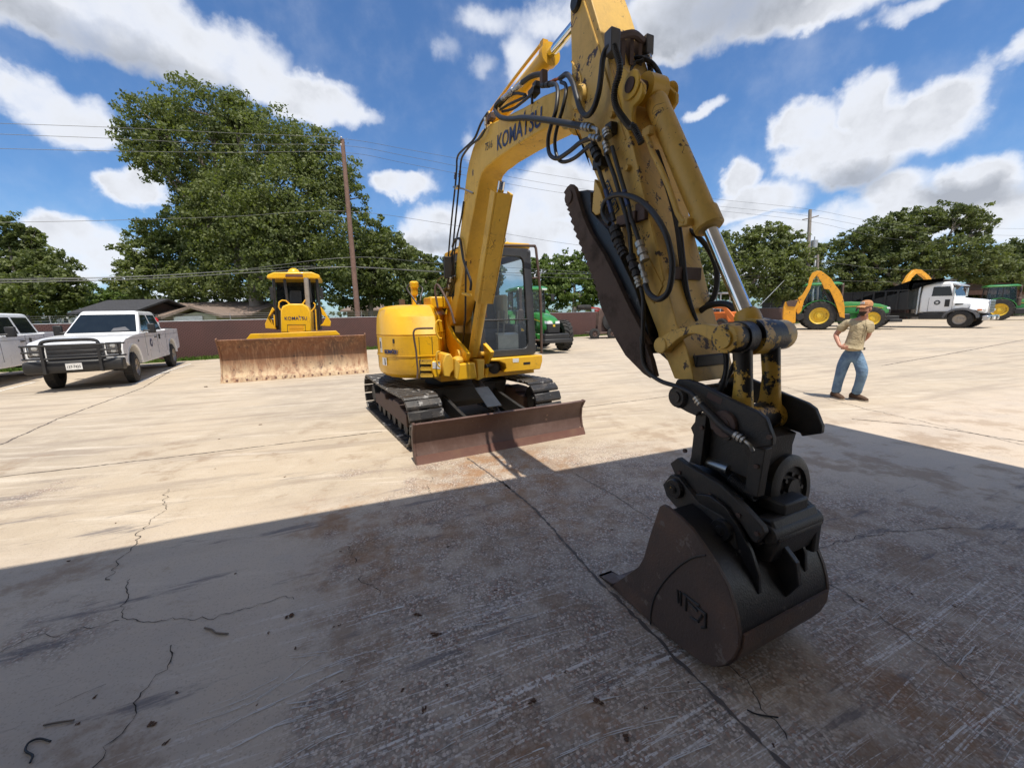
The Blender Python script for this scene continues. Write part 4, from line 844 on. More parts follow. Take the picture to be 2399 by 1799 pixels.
# bolts on the arm side
for z_, px, py in ((zb, 440, 60), (zb, 540, 400), (za, 2030, 1200), (zb, 330, 660)):
    u, w = B.v(*z_(px, py), -AW); q = MBb(); q.cyl((u, -AW - .03, w), (u, -AW, w), .018, n=6); q.build('bolt', 'yellow_arm', arm)
text_o = B.v(*zb(405, 470), -AW - .003); te = B.v(*zb(480, 660), -AW - .003)
q = MBb(); dd = Vector((te[0] - text_o[0], 0, te[1] - text_o[1])).normalized(); sd = Vector((dd.z, 0, -dd.x)) * -1
o3 = Vector((text_o[0], -AW - .010, text_o[1])); q.add([o3, o3 + dd * .24, o3 + dd * .24 - sd * .055, o3 - sd * .055], [(0, 1, 2, 3)]); q.build('caution_decal', 'decal_black', arm, smooth=0)
Rb = BX.to_3x3()
text_part('caution_lettering', 'CAUTION', .058, 'yellow_old', arm, BX @ (o3 + Vector((0, -.002, 0)) + dd * .008 - sd * .048), Rb @ dd, Rb @ sd, 0, .001, .85)

# bucket cylinder
P0 = Vector((*([0, 0, 0]),)); u0, w0 = B.v(*zh(1600, 640), -.13); u1, w1 = B.v(*zb(1040, 800), 0); u2, w2 = B.v(*zc(840, 190), 0)
P0 = Vector((u0, 0, w0)); P2 = Vector((3.09, 0, 1.52)); bd = (P2 - P0).normalized()
uE = B.v(*zb(1045, 790), 0); PE = P0 + bd * (Vector((uE[0], 0, uE[1])) - P0).dot(bd)
q = MBb(); q.cyl(P0 + bd * .10, PE, .064, n=28); q.lathe(PE - bd * .10, bd, [(.065, 0), (.074, .005), (.074, .10), (.062, .11), (.04, .11)], 28); q.sphere(P0 + bd * .10, (.063, .063, .063), 16, 10); bcyl = q.build('bucket_cylinder', 'yellow_arm', ex)
q = MBb(); q.cyl(PE, P2 - bd * .09, .036, n=24); q.build('piston_rod', 'chrome', bcyl)
q = MBb(); q.lathe(P2 - bd * .14, bd, [(.045, 0), (.058, .02), (.06, .07), (.05, .1)], 20); q.cyl(P2 + Vector((0, -.055, 0)), P2 + Vector((0, .055, 0)), .088, n=24); q.build('rod_eye', 'yellow_grease', ex)
q = MBb(); q.cyl(P0 + Vector((0, -.06, 0)), P0 + Vector((0, .06, 0)), .085, n=24); q.build('cylinder_eye', 'yellow_old', ex)
sdv = Vector((-bd.z, 0, bd.x)) * -1
pp = b3(zb, -.10, (625, 165), (700, 160)); 
q = MBb(); q.tube(b3(zb, -.105, (650, 185), (690, 300), (740, 400), (800, 540), (850, 690), (875, 735), (900, 750)), .016, 8); q.cbox(Vector(b3(zb, -.10, (660, 165))[0]), (.06, .04, .045)); q.cbox(Vector(b3(zb, -.09, (905, 752))[0]), (.06, .05, .035)); q.build('cylinder_pipe', 'yellow_arm', bcyl, bevel=.003)
# bracket plates of the cylinder pivot
bk = bv(zh, -.14, (1490, 470), (1560, 535), (1630, 575), (1672, 625), (1672, 690), (1640, 750), (1600, 790), (1590, 860), (1610, 960), (1540, 1000), (1480, 800), (1455, 620))
for s, t in ((-.15, -.12), (.10, .13)):
    q = MBb(); q.prism(bk, s, t); q.lathe((u0, s - .012 if s < 0 else t + .012, w0), (0, 1 if s < 0 else -1, 0), [(.03, 0), (.075, 0), (.075, .012)], 24); q.build('pivot_bracket', 'yellow_old', arm, bevel=.006)
q = MBb(); q.cyl((u0, -.17, w0), (u0, .15, w0), .04, n=18); q.build('pivot_pin', 'frame_brown', arm)
# bucket linkage
PA = Vector((2.70, 0, 1.465)); PB = P2
for s in (-1, 1):
    v0 = s * .19
    path = [PA, PA.lerp(PB, .25) + Vector((.02, 0, .055)), PA.lerp(PB, .6) + Vector((.01, 0, .06)), PB]; path = cr(path, 6); q = MBb(); rings = []
    for i, p in enumerate(path):
        t = i / (len(path) - 1); d = (path[min(i + 1, len(path) - 1)] - path[max(i - 1, 0)]).normalized(); n_ = Vector((-d.z, 0, d.x)); h_ = .030 + .010 * math.cos(t * 6.28)
        rings.append([p + n_ * h_ + Vector((0, v0 - .028, 0)), p + n_ * h_ + Vector((0, v0 + .028, 0)), p - n_ * h_ + Vector((0, v0 + .028, 0)), p - n_ * h_ + Vector((0, v0 - .028, 0))])
    q.loft(rings); q.lathe(PA + Vector((0, v0 - .034, 0)), (0, 1, 0), [(.02, 0), (.046, 0), (.046, .068), (.02, .068)], 24)
    lk_ = q.build('curved_link', 'yellow_arm', ex, smooth=35, bevel=.006)
    q = MBb(); q.lathe(PA + Vector((0, v0 - .045 * s - .006, 0)), (0, 1, 0), [(.01, 0), (.034, 0), (.034, .012), (.01, .012)], 18); q.build('pin_end', 'frame_brown', lk_)
q = MBb(); q.lathe(PB + Vector((0, -.245, 0)), (0, 1, 0), [(.02, 0), (.045, 0), (.048, .014), (.066, .016), (.070, .03), (.070, .10), (.052, .105), (.052, .12)], 28)
q.lathe(PB + Vector((0, .235, 0)), (0, -1, 0), [(.02, 0), (.04, 0), (.066, .016), (.074, .03), (.074, .10), (.052, .105), (.052, .12)], 28); q.cyl(PB + Vector((0, -.2, 0)), PB + Vector((0, .2, 0)), .05, n=18); lp = q.build('link_pin', 'yellow_grease', ex)
q = MBb(); q.lathe(PB + Vector((0, -.14, 0)), (0, 1, 0), [(.05, 0), (.078, 0), (.078, .065), (.05, .065)], 26); q.lathe(PB + Vector((0, .065, 0)), (0, 1, 0), [(.05, 0), (.078, 0), (.078, .065), (.05, .065)], 26); q.build('link_collar', 'black_steel', ex)
PD = Vector((3.12, 0, 1.12))
q = MBb()
for v0 in (-.105, .105):
    rings = []
    for t, wu, wv in ((-.03, .055, .045), (.12, .046, .038), (.5, .042, .036), (.78, .05, .038), (1.05, .075, .05)):
        c_ = PB.lerp(PD, t) + Vector((.012 * math.sin(t * 3.1), 0, 0)); rings.append([c_ + Vector((wu * math.cos(a), v0 + wv * math.sin(a), 0)) for a in [2 * math.pi * k / 16 for k in range(16)]])
    q.loft(rings)
q.cyl(PD + Vector((0, -.17, 0)), PD + Vector((0, .17, 0)), .07, n=22); q.build('bucket_link', 'yellow_grease', ex, smooth=60)
# tilting coupler
cu = bv(zc, -.20, (300, 625), (262, 700), (262, 770), (300, 835), (380, 880), (450, 910), (470, 880), (540, 870), (560, 1010), (880, 1130), (890, 1160), (1040, 1140), (1045, 1080), (990, 930), (930, 880), (760, 800), (640, 740), (480, 660), (380, 625))
q = MBb(); q.prism(cu, -.215, -.185); q.build('coupler_plate', 'coupler_steel', ex, bevel=.006)
cw = bv(zc, .20, (640, 640), (690, 612), (1050, 750), (1280, 870), (1345, 1050), (1345, 1090), (1310, 1130), (1180, 1150), (1000, 1170), (900, 1000), (760, 830))
q = MBb(); q.prism(cu, .145, .175); q.build('coupler_plate', 'coupler_steel', ex, bevel=.006)
q = MBb(); q.cyl((2.84, -.23, 1.2), (2.84, .23, 1.2), .045, n=20); q.lathe((2.84, -.245, 1.2), (0, 1, 0), [(.01, .0), (.03, 0), (.03, .008), (.048, .008), (.055, .014), (.062, .03)], 24); q.build('arm_pin', 'coupler_steel', ex)
q = MBb(); q.lathe((PD.x, -.245, PD.z), (0, 1, 0), [(.008, .0), (.014, 0), (.014, .006), (.034, .006), (.036, .010), (.062, .010), (.065, .014), (.065, .03)], 28); q.build('link_pin_cap', 'frame_brown', ex)
# nameplate, bolts and inspection holes on the coupler
q = MBb(); a_ = Vector(b3(zc, -.2165, (520, 745))[0]); b_ = Vector(b3(zc, -.2165, (632, 800))[0]); dd_ = (b_ - a_).normalized(); up_ = Vector((-dd_.z, 0, dd_.x)); q.add([a_ - up_ * .016, b_ - up_ * .016, b_ + up_ * .016, a_ + up_ * .016], [(0, 1, 2, 3)]); npl = q.build('name_plate', 'frame_brown', ex, smooth=0)
for px, py, r_ in ((665, 1060, .026), (865, 1185, .034)):
    u, w = B.v(*zc(px, py), -.14); q = MBb(); q.lathe((u, -.142, w), (0, 1, 0), [(r_ * .2, .0), (r_, 0), (r_, .01)], 18); q.build('access_hole', 'black_steel', ex)
for z_, px, py, v0 in ((zc, 480, 1000, -.19), (zc, 905, 1300, -.19), (zc, 1005, 1075, -.217), (zc, 350, 1180, -.275), (zg, 640, 170, -.272), (zg, 860, 330, -.272), (zg, 1060, 470, -.272), (zg, 1190, 600, -.272)):
    u, w = B.v(*z_(px, py), v0); q = MBb(); q.cyl((u, v0 - .008, w), (u, v0 + .004, w), .011, n=6); q.build('bolt', 'frame_brown', ex)
# central web + tilt drum
web = bv(zc, -.12, (470, 900), (540, 880), (700, 960), (960, 1100), (930, 1200), (920, 1420), (700, 1330), (480, 1230), (440, 1100), (400, 1000))
q = MBb(); q.prism(web, -.13, .13); q.build('tilt_web', 'coupler_steel', ex, bevel=.004)
dc = Vector((3.29, .08, .79)); dax = Vector((1, .04, .10)).normalized()
q = MBb(); q.lathe(dc - dax * .50, dax, [(.02, 0), (.12, 0), (.125, .02), (.125, .38), (.150, .42), (.168, .425), (.168, .485), (.150, .495), (.115, .497), (.112, .480), (.055, .478), (.052, .50), (.02, .50)], 36)
for k in range(8):
    a = 2 * math.pi * k / 8; pa = dax.orthogonal().normalized(); pb = dax.cross(pa); q.cyl(dc - dax * .02 + (pa * math.cos(a) + pb * math.sin(a)) * .076, dc - dax * .005 + (pa * math.cos(a) + pb * math.sin(a)) * .076, .011, n=6)
q.build('tilt_drum', 'coupler_steel', ex)
for (px, py, hh) in ((490, 900, .36), (935, 1165, .30)):
    u, w = B.v(*zc(px, py), -.17); q = MBb(); q.prism([(u - .035, w + .0), (u + .03, w + .01), (u + .015, w - hh * .75), (u - .05, w - hh * .75)], -.185, -.135); q.build('end_flange', 'coupler_steel', ex, bevel=.004)
# lower frame that grips the bucket pins
lb = bv(zg, -.24, (600, 100), (655, 60), (720, 110), (960, 250), (1120, 400), (1255, 545), (1270, 590), (1215, 660), (1180, 640), (1100, 520), (960, 440), (780, 330), (640, 190))
q = MBb(); q.prism(lb, -.27, -.235); lowf = q.build('lower_frame', 'coupler_steel', ex, bevel=.005)
q = MBb(); q.prism(lb, .09, .125); q.build('lower_frame', 'coupler_steel', ex, bevel=.005)
lu = [p[0] for p in lb]; q = MBb(); q.prism([(min(lu) + .05, .83), (min(lu) + .08, .80), (max(lu) - .05, .60), (max(lu) - .02, .64)], -.233, .088); q.build('frame_floor', 'black_steel', ex, bevel=.004)
q = MBb(); c_ = Vector(b3(zg, -.05, (1470, 400))[0]); q.prism([(3.30, .52), (3.37, .54), (3.40, .66), (3.36, .74), (3.28, .72)], -.20, .13); q.cyl((3.35, .15, .67), (3.35, -.22, .67), .045, n=16); q.cbox((3.30, -.02, .76), (.12, .18, .06)); q.cbox((3.34, .12, .60), (.10, .05, .18)); q.build('front_beam', 'coupler_steel', ex, bevel=.01)
# spring and cylinder inside the coupler
hp = b3(zc, -.16, (700, 1400), (900, 1540)); a_, b_ = Vector(hp[0]), Vector(hp[1]); dl = b_ - a_; ax_ = dl.normalized(); pa = ax_.orthogonal().normalized(); pb = ax_.cross(pa)
q = MBb(); q.tube([a_ + dl * (k / 160) + (pa * math.cos(k * .62) + pb * math.sin(k * .62)) * .022 for k in range(161)], .0045, 6); q.build('spring', 'black_metal', ex)
q = MBb(); q.tube(b3(zc, -.17, (715, 1500), (800, 1560)), .006, 8); q.build('safety_bar', 'alu', ex)
q = MBb(); q.cyl(*[Vector(p) for p in b3(zc, -.13, (500, 1260), (690, 1330))], .028, n=14); q.build('latch_cylinder', 'steel', ex)

# bucket
BV0, BV1 = -.46, .195
side = bv(zg, BV0, (497, 412), (520, 400), (547, 412), (570, 432), (640, 490), (720, 570), (800, 680), (900, 830), (980, 980), (1025, 1120), (1050, 1230), (1062, 1330), (1050, 1420), (1010, 1490), (950, 1535), (880, 1545), (800, 1520), (640, 1400), (430, 1240), (140, 1015), (150, 975), (195, 945), (350, 835), (385, 770), (430, 610))
side = [(u, max(w, .012)) for u, w in side]
bu = MBb(); bu.prism(side, BV0, BV0 + .022); bucket_side = bu.build('side_wall', 'bucket_side', ex, smooth=30, bevel=.003, seg=1); bucket_side.name = 'bucket'
q = MBb(); q.prism(side, BV1 - .022, BV1); q.build('side_wall', 'bucket_side', bucket_side, smooth=30, bevel=.003, seg=1)
# the wrapped back sheet follows the side outline from the top lip round to the cutting edge
back = side[3:19]
q = MBb(); rings = []
for i, p in enumerate(back):
    a = Vector(back[max(i - 1, 0)]); b2 = Vector(back[min(i + 1, len(back) - 1)]); d = (b2 - a).normalized(); n_ = Vector((d.y, -d.x)); n_ = n_ if n_.dot(Vector(p) - Vector((2.95, .28))) > 0 else -n_
    pi_ = Vector(p) - n_ * .024; po = Vector(p) - n_ * .004
    rings.append([(po.x, BV0 + .02, po.y), (po.x, BV1 - .02, po.y), (pi_.x, BV1 - .02, pi_.y), (pi_.x, BV0 + .02, pi_.y)])
q.loft(rings); q.build('back_sheet', 'black_steel', bucket_side, smooth=45)
q = MBb(); e1_ = side[19]; e0_ = side[18]; q.prism([(e1_[0] - .02, .004), (e1_[0] - .02, .03), (e0_[0] + .05, .045), (e0_[0] + .05, .006)], BV0 + .022, BV1 - .022); q.build('cutting_lip', 'bucket_side', bucket_side, bevel=.003)
# wear band round the heel
band = side[11:17]; q = MBb(); rings = []
for i, p in enumerate(band):
    a = Vector(band[max(i - 1, 0)]); b2 = Vector(band[min(i + 1, len(band) - 1)]); d = (b2 - a).normalized(); n_ = Vector((d.y, -d.x)); n_ = n_ if n_.dot(Vector(p) - Vector((2.95, .28))) > 0 else -n_
    po = Vector(p) + n_ * .008; pi_ = Vector(p) - n_ * .003; rings.append([(po.x, BV0 + .024, max(po.y, .006)), (po.x, BV1 - .024, max(po.y, .006)), (pi_.x, BV1 - .024, max(pi_.y, .006)), (pi_.x, BV0 + .024, max(pi_.y, .006))])
q.loft(rings); q.build('wear_plate', 'bucket_side', bucket_side, smooth=45)
# raised lettering and weld arc on the side wall
for pts in (((625, 1000), (632, 1090)), ((640, 1010), (650, 1020), (648, 1110)), ((665, 1025), (690, 1040), (683, 1145)), ((690, 1045), (780, 1110)), ((700, 1080), (765, 1150)), ((715, 1190), (775, 1225)), ((825, 1160), (822, 1265), (795, 1265)), ((760, 1120), (825, 1170)), ((800, 1180), (770, 1215))):
    q = MBb(); q.tube(b3(zg, BV0 - .003, *pts), .006, 6); q.build('stamped_letter', 'black_metal', bucket_side)
q = MBb(); q.tube(cr(b3(zg, BV0 - .001, (825, 755), (740, 770), (640, 830), (540, 930), (470, 1040), (440, 1150), (435, 1240)), 5), .005, 6); q.build('weld_arc', 'black_metal', bucket_side)
# ears carrying the bucket pins
er = bv(zg, -.28, (600, 180), (660, 200), (720, 280), (800, 380), (960, 470), (1030, 540), (1060, 620), (1075, 700), (1000, 740), (880, 660), (800, 560), (700, 460), (630, 400), (570, 330), (545, 250))
for s, t in ((-.305, -.275), (.03, .06)):
    q = MBb(); q.prism(er, s, t); q.build('pin_ear', 'coupler_steel', bucket_side, bevel=.004)
def rib_on_back(v0, v1, i0, i1, prof, name, mat='black_steel'):
    idx = list(range(i0, i1 + 1)); out = []; inn_ = []
    for n_i, i_ in enumerate(idx):
        a = Vector(side[i_ - 1]); b2 = Vector(side[i_ + 1]); d = (b2 - a).normalized(); n_ = Vector((d.y, -d.x)); n_ = n_ if n_.dot(Vector(side[i_]) - Vector((2.95, .28))) > 0 else -n_
        h_ = prof[n_i] ; out.append(tuple(Vector(side[i_]) + n_ * h_)); inn_.append(tuple(Vector(side[i_]) - n_ * .01))
    q = MBb(); q.prism(out + inn_[::-1], v0, v1); return q.build(name, mat, bucket_side, bevel=.004)
rib_on_back(-.30, -.278, 3, 9, (.05, .09, .10, .085, .06, .03, .0), 'stiffening_rib'); rib_on_back(.035, .057, 3, 9, (.05, .09, .10, .085, .06, .03, .0), 'stiffening_rib')
rib_on_back(-.135, -.105, 6, 10, (.02, .085, .095, .07, .0), 'lifting_eye')
for (px, py) in ((592, 288), (922, 580)):
    u, w = B.v(*zg(px, py), -.33); q = MBb(); q.cyl((u, -.32, w), (u, .09, w), .028, n=18); q.lathe((u, -.335, w), (0, 1, 0), [(.01, 0), (.02, 0), (.022, .006), (.046, .006), (.05, .012), (.05, .04), (.03, .042)], 24)
    pn_ = q.build('bucket_pin', 'black_steel', ex); q = MBb(); q.lathe((u, -.339, w), (0, 1, 0), [(.003, 0), (.014, 0), (.015, .005)], 12); q.build('pin_mark', 'yellow_grease', pn_)
q = MBb(); tq = bv(zg, BV0 - .02, (150, 960), (60, 950), (45, 965), (130, 1015), (230, 1040)); q.prism([(u, max(w, .006)) for u, w in tq], BV0 + .0, BV0 + .10); q.build('tooth', 'bucket_side', bucket_side, bevel=.004)
# thumb folded up along the arm
left = [(138, 560), (150, 640), (170, 700), (200, 800), (235, 890), (270, 980), (300, 1060), (330, 1140), (355, 1220), (385, 1310), (430, 1410), (480, 1510), (540, 1610)]
jag = []
for i in range(len(left) - 1):
    (x0, y0), (x1, y1) = left[i], left[i + 1]
    if i < 8: jag += [(x0, y0), ((x0 * .72 + x1 * .28) + 12, y0 * .72 + y1 * .28), ((x0 + x1) / 2 - 3, (y0 + y1) / 2), ((x0 * .22 + x1 * .78) + 12, y0 * .22 + y1 * .78)]
    else: jag.append((x0, y0))
right = [(560, 1290), (480, 1120), (400, 960), (310, 820), (265, 720), (235, 620), (222, 570), (205, 525), (182, 505), (160, 525)]
pl1 = bv(zb, -.20, *(jag + [left[-1]])) + bv(zc, -.20, (60, 580), (110, 612), (150, 600)) + bv(zc, -.20, (120, 480), (40, 250)) + bv(zb, -.20, (690, 1540), (640, 1440), *right)
q = MBb(); q.prism(pl1, -.235, -.20); q.prism(pl1, .04, .075); th_ = q.build('thumb', 'thumb_rust', ex, smooth=25, bevel=.004, seg=1)
inn = bv(zb, -.15, (215, 555), (300, 545), (325, 560), (330, 690), (440, 800), (520, 980), (620, 1190), (700, 1440), (720, 1600), (640, 1500), (540, 1300), (440, 1080), (330, 880), (260, 720))
q = MBb(); q.prism(inn, -.199, .039); q.build('thumb_web', 'black_steel', th_, bevel=.006)
q = MBb(); c_ = B.v(*zb(152, 585), -.22); q.lathe((c_[0] + .015, -.245, c_[1] - .01), (0, 1, 0), [(.022, .0), (.045, 0), (.045, .36), (.022, .36)], 22); q.build('thumb_boss', 'thumb_rust', th_)
er2 = bv(zb, -.18, (322, 470), (360, 540), (385, 620), (365, 690), (330, 706), (306, 680), (312, 600)); q = MBb(); q.prism(er2, -.195, -.165); q.build('thumb_ear', 'yellow_arm', arm, bevel=.005)

# hoses and pipes: each follows the run it has on the machine
def hose(name, pts, r, mat='rubber', par=None, sm=6, n=10):
    q = MBb(); q.tube(cr(pts, sm), r, n); return q.build(name, mat, par or ex, smooth=60)
def ribbed(name, pts, r, pitch=.012, mat='rubber'):
    P = cr(pts, 30); L = [0]
    for a, b2 in zip(P, P[1:]): L.append(L[-1] + (b2 - a).length)
    n = int(L[-1] / pitch * 2); Q = []; rr = []; j = 0
    for i in range(n + 1):
        s = L[-1] * i / n
        while j < len(L) - 2 and L[j + 1] < s: j += 1
        f = (s - L[j]) / max(1e-9, L[j + 1] - L[j]); Q.append(P[j].lerp(P[j + 1], f)); rr.append(r * (1.0 if i % 2 else .82))
    q = MBb(); q.tube(Q, rr, 12); return q.build(name, mat, ex, smooth=0)
def fitting(name, a, b2, r, mat='steel'):
    a, b2 = Vector(a), Vector(b2); d = b2 - a; L = d.length; d = d.normalized(); q = MBb()
    q.lathe(a, d, [(r * .7, 0), (r, .02 * L), (r, .28 * L), (r * .78, .3 * L), (r * .78, .42 * L), (r * 1.12, .44 * L), (r * 1.12, .66 * L), (r * .8, .68 * L), (r * .8, .8 * L), (r, .82 * L), (r, .98 * L), (r * .7, L)], 12); return q.build(name, mat, ex, smooth=20)
hose('hydraulic_hose', b3v(za, (1310, 775, -.08), (1240, 775, -.10), (1160, 800, -.13), (1075, 860, -.15)), .021)
fitting('hose_fitting', *b3v(za, (1075, 862, -.15), (870, 1030, -.16)), .023, 'alu')
hose('hydraulic_hose', b3v(za, (870, 1030, -.16), (815, 1085, -.17), (800, 1150, -.18), (850, 1215, -.20), (960, 1235, -.21), (1090, 1222, -.22), (1300, 1243, -.24), (1500, 1275, -.25), (1710, 1315, -.24)), .022)
fitting('hose_fitting', *b3v(za, (1705, 1312, -.24), (1800, 1325, -.24)), .024)
hose('pipe_elbow', b3v(za, (1795, 1322, -.24), (1850, 1345, -.24), (1860, 1400, -.24), (1845, 1450, -.24)), .013, 'steel')
hose('hydraulic_hose', b3v(za, (1380, 870, -.15), (1430, 885, -.16), (1445, 980, -.20), (1425, 1150, -.23), (1375, 1310, -.24), (1345, 1460, -.24), (1362, 1600, -.24), (1440, 1645, -.25), (1560, 1575, -.25), (1680, 1480, -.25), (1800, 1428, -.25)), .015)
hose('hydraulic_hose', b3v(za, (1480, 855, -.13), (1525, 880, -.16), (1530, 970, -.20), (1490, 1150, -.22), (1440, 1320, -.22), (1415, 1480, -.22), (1440, 1630, -.22), (1500, 1680, -.23), (1620, 1640, -.23), (1780, 1505, -.23)), .013)
hose('hydraulic_hose', b3v(za, (1470, 815, -.12), (1540, 775, -.16), (1600, 860, -.20), (1640, 1000, -.23), (1680, 1130, -.24), (1740, 1200, -.24), (1810, 1140, -.24), (1865, 980, -.23), (1895, 780, -.21), (1912, 620, -.20), (1945, 520, -.19), (1990, 480, -.18)), .018)
fitting('hose_fitting', *b3v(za, (1280, 890, -.14), (1400, 870, -.14)), .02, 'black_metal')
fitting('hose_fitting', *b3v(za, (1340, 865, -.12), (1470, 810, -.12)), .011, 'orange')
fitting('hose_fitting', *b3v(za, (1780, 1420, -.25), (1880, 1440, -.25)), .018)
for pts in (((840, 1110, -.14), (920, 1020, -.14), (1010, 970, -.14), (1110, 985, -.14)), ((850, 1140, -.13), (950, 1080, -.13), (1060, 1030, -.13), (1120, 1000, -.13)), ((870, 1160, -.14), (980, 1130, -.14), (1080, 1060, -.14), (1140, 1010, -.14))):
    hose('hydraulic_hose', b3v(za, *pts), .012)
c_ = Vector(b3(za, -.13, (1200, 960))[0]); q = MBb(); q.cbox(c_, (.10, .07, .05)); q.cbox(c_ + Vector((.05, 0, .03)), (.06, .06, .04)); q.cbox(c_ + Vector((0, -.02, -.05)), (.02, .02, .08)); q.build('valve_block', 'black_metal', ex, bevel=.005)
c_ = Vector(b3(za, -.13, (1300, 810))[0]); q = MBb(); q.cbox(c_, (.05, .05, .10)); q.build('valve_block', 'frame_brown', ex, bevel=.005)
c_ = Vector(b3(za, -.14, (760, 1215))[0]); q = MBb(); q.cbox(c_, (.09, .06, .06)); q.cbox(c_ + Vector((-.05, -.02, -.01)), (.03, .03, .08)); q.build('hose_clamp', 'frame_brown', ex, bevel=.005)
# hoses coming down the back of the boom
hose('hydraulic_hose', b3v(za, (720, 1170, -.15), (650, 1280, -.17), (580, 1440, -.18), (480, 1540, -.19), (420, 1600, -.19), (400, 1659, -.19)) + b3v(zd, (398, 80, -.19), (385, 250, -.19), (360, 480, -.18), (330, 780, -.18), (300, 1140, -.18)), .012)
hose('hydraulic_hose', b3v(za, (700, 1330, -.17), (640, 1430, -.18), (540, 1510, -.19), (460, 1620, -.19)) + b3v(zd, (440, 40, -.19), (425, 220, -.19), (400, 480, -.18), (370, 780, -.18), (345, 1080, -.18)), .012)
hose('hydraulic_hose', b3v(zd, (470, 430, -.15), (445, 600, -.15), (400, 800, -.16), (375, 960, -.17), (355, 1100, -.18)), .011)
for p in ((385, 170), (430, 150)): fitting('hose_fitting', *b3v(zd, (p[0] + 4, p[1] - 40, -.19), (p[0] - 4, p[1] + 30, -.19)), .016, 'frame_brown')
fitting('hose_fitting', *b3v(za, (690, 1220, -.17), (700, 1340, -.17)), .013)
q = MBb(); q.tube(b3v(zd, (365, 280, -.19), (470, 300, -.17), (570, 345, -.14)), .012, 6); q.cbox(Vector(b3(zd, -.19, (405, 285))[0]), (.09, .05, .03)); q.build('hose_clamp', 'steel', ex)
hose('hydraulic_hose', b3v(zd, (355, 900, -.18), (380, 830, -.18), (430, 820, -.17), (450, 920, -.17), (470, 1040, -.17), (510, 1160, -.16), (545, 1260, -.15), (540, 1350, -.15)), .017)
hose('hydraulic_hose', b3v(zd, (495, 1050, -.16), (492, 1200, -.15), (490, 1400, -.13), (487, 1640, -.12)) + b3v(ze, (1315, 600, -.12), (1305, 750, -.1), (1290, 880, -.1)), .014)
fitting('hose_fitting', *b3v(zd, (460, 1385, -.15), (545, 1405, -.15)), .02, 'yellow_old')
for k, (dx, w_) in enumerate(((0, .012), (22, .013), (45, .012), (70, .011), (95, .012))):
    hose('hydraulic_hose', b3v(ze, (1110 + dx * .9, -20, -.2), (1085 + dx, 120, -.2 + k * .02), (1030 + dx * .9, 280, -.2 + k * .02), (1000 + dx * .8, 400, -.2 + k * .02), (1005 + dx * .4, 520, -.2 + k * .03), (1000 + dx * .3, 660, -.15), (1010, 800, -.1)), w_)
for p in ((1150, 30), (1130, 120), (1105, 220)): fitting('hose_fitting', *b3v(ze, (p[0] - 10, p[1] - 30, -.22), (p[0] - 15, p[1] + 30, -.22)), .018)
hose('coiled_hose', b3v(zd, (330, 1190, -.22), (260, 1200, -.24), (200, 1250, -.24), (210, 1320, -.24), (280, 1330, -.24), (330, 1280, -.22)), .009)
hose('coiled_hose', b3v(ze, (975, 180, -.25), (975, 280, -.25), (990, 380, -.22), (960, 470, -.2), (970, 560, -.18)), .011)
# manifold and arch over the arm
c_ = Vector(b3(za, -.16, (2010, 450))[0]); q = MBb(); q.cbox(c_, (.07, .07, .13)); mf = q.build('manifold', 'grey_trim', ex, bevel=.006)
c2_ = Vector(b3(zh, .16, (1690, 350))[0]); q = MBb(); q.cbox(c2_, (.07, .06, .11)); q.build('manifold', 'grey_trim', ex, bevel=.006)
q = MBb(); mid = (c_ + c2_) / 2 + Vector((.02, 0, .05)); q.tube(cr([c_ + Vector((0, .02, .03)), mid, c2_ + Vector((0, -.02, .02))], 6), .022, 8)
for t in (.3, .55, .8): p = c_.lerp(c2_, t); q.cbox(p + Vector((-.02, 0, -.03)), (.05, .03, .16))
q.build('manifold_arch', 'frame_brown', ex, smooth=30)
ribbed('corrugated_hose', b3v(za, (2030, 480, -.20), (2060, 570, -.21), (2088, 680, -.22), (2075, 790, -.22), (2042, 900, -.22), (2030, 1010, -.22), (2055, 1120, -.22), (2125, 1230, -.22), (2200, 1320, -.22)) + b3v(zb, (560, 125, -.21), (590, 180, -.20), (615, 235, -.19)), .020)
ribbed('corrugated_hose', b3v(zh, (1710, 400, .17), (1712, 470, .17), (1722, 540, .17), (1725, 590, .17)), .018)
fitting('hose_fitting', *b3v(zh, (1690, 380, .16), (1715, 480, .16)), .02, 'alu')
hose('hydraulic_hose', b3v(zh, (1530, 520, .02), (1560, 460, .05), (1620, 430, .08), (1680, 440, .1), (1740, 480, .15), (1790, 560, .17), (1810, 650, .17), (1800, 750, .16)), .014)
hose('hydraulic_hose', b3v(zh, (1560, 540, .0), (1600, 470, .05), (1650, 455, .08), (1700, 420, .12)), .013)
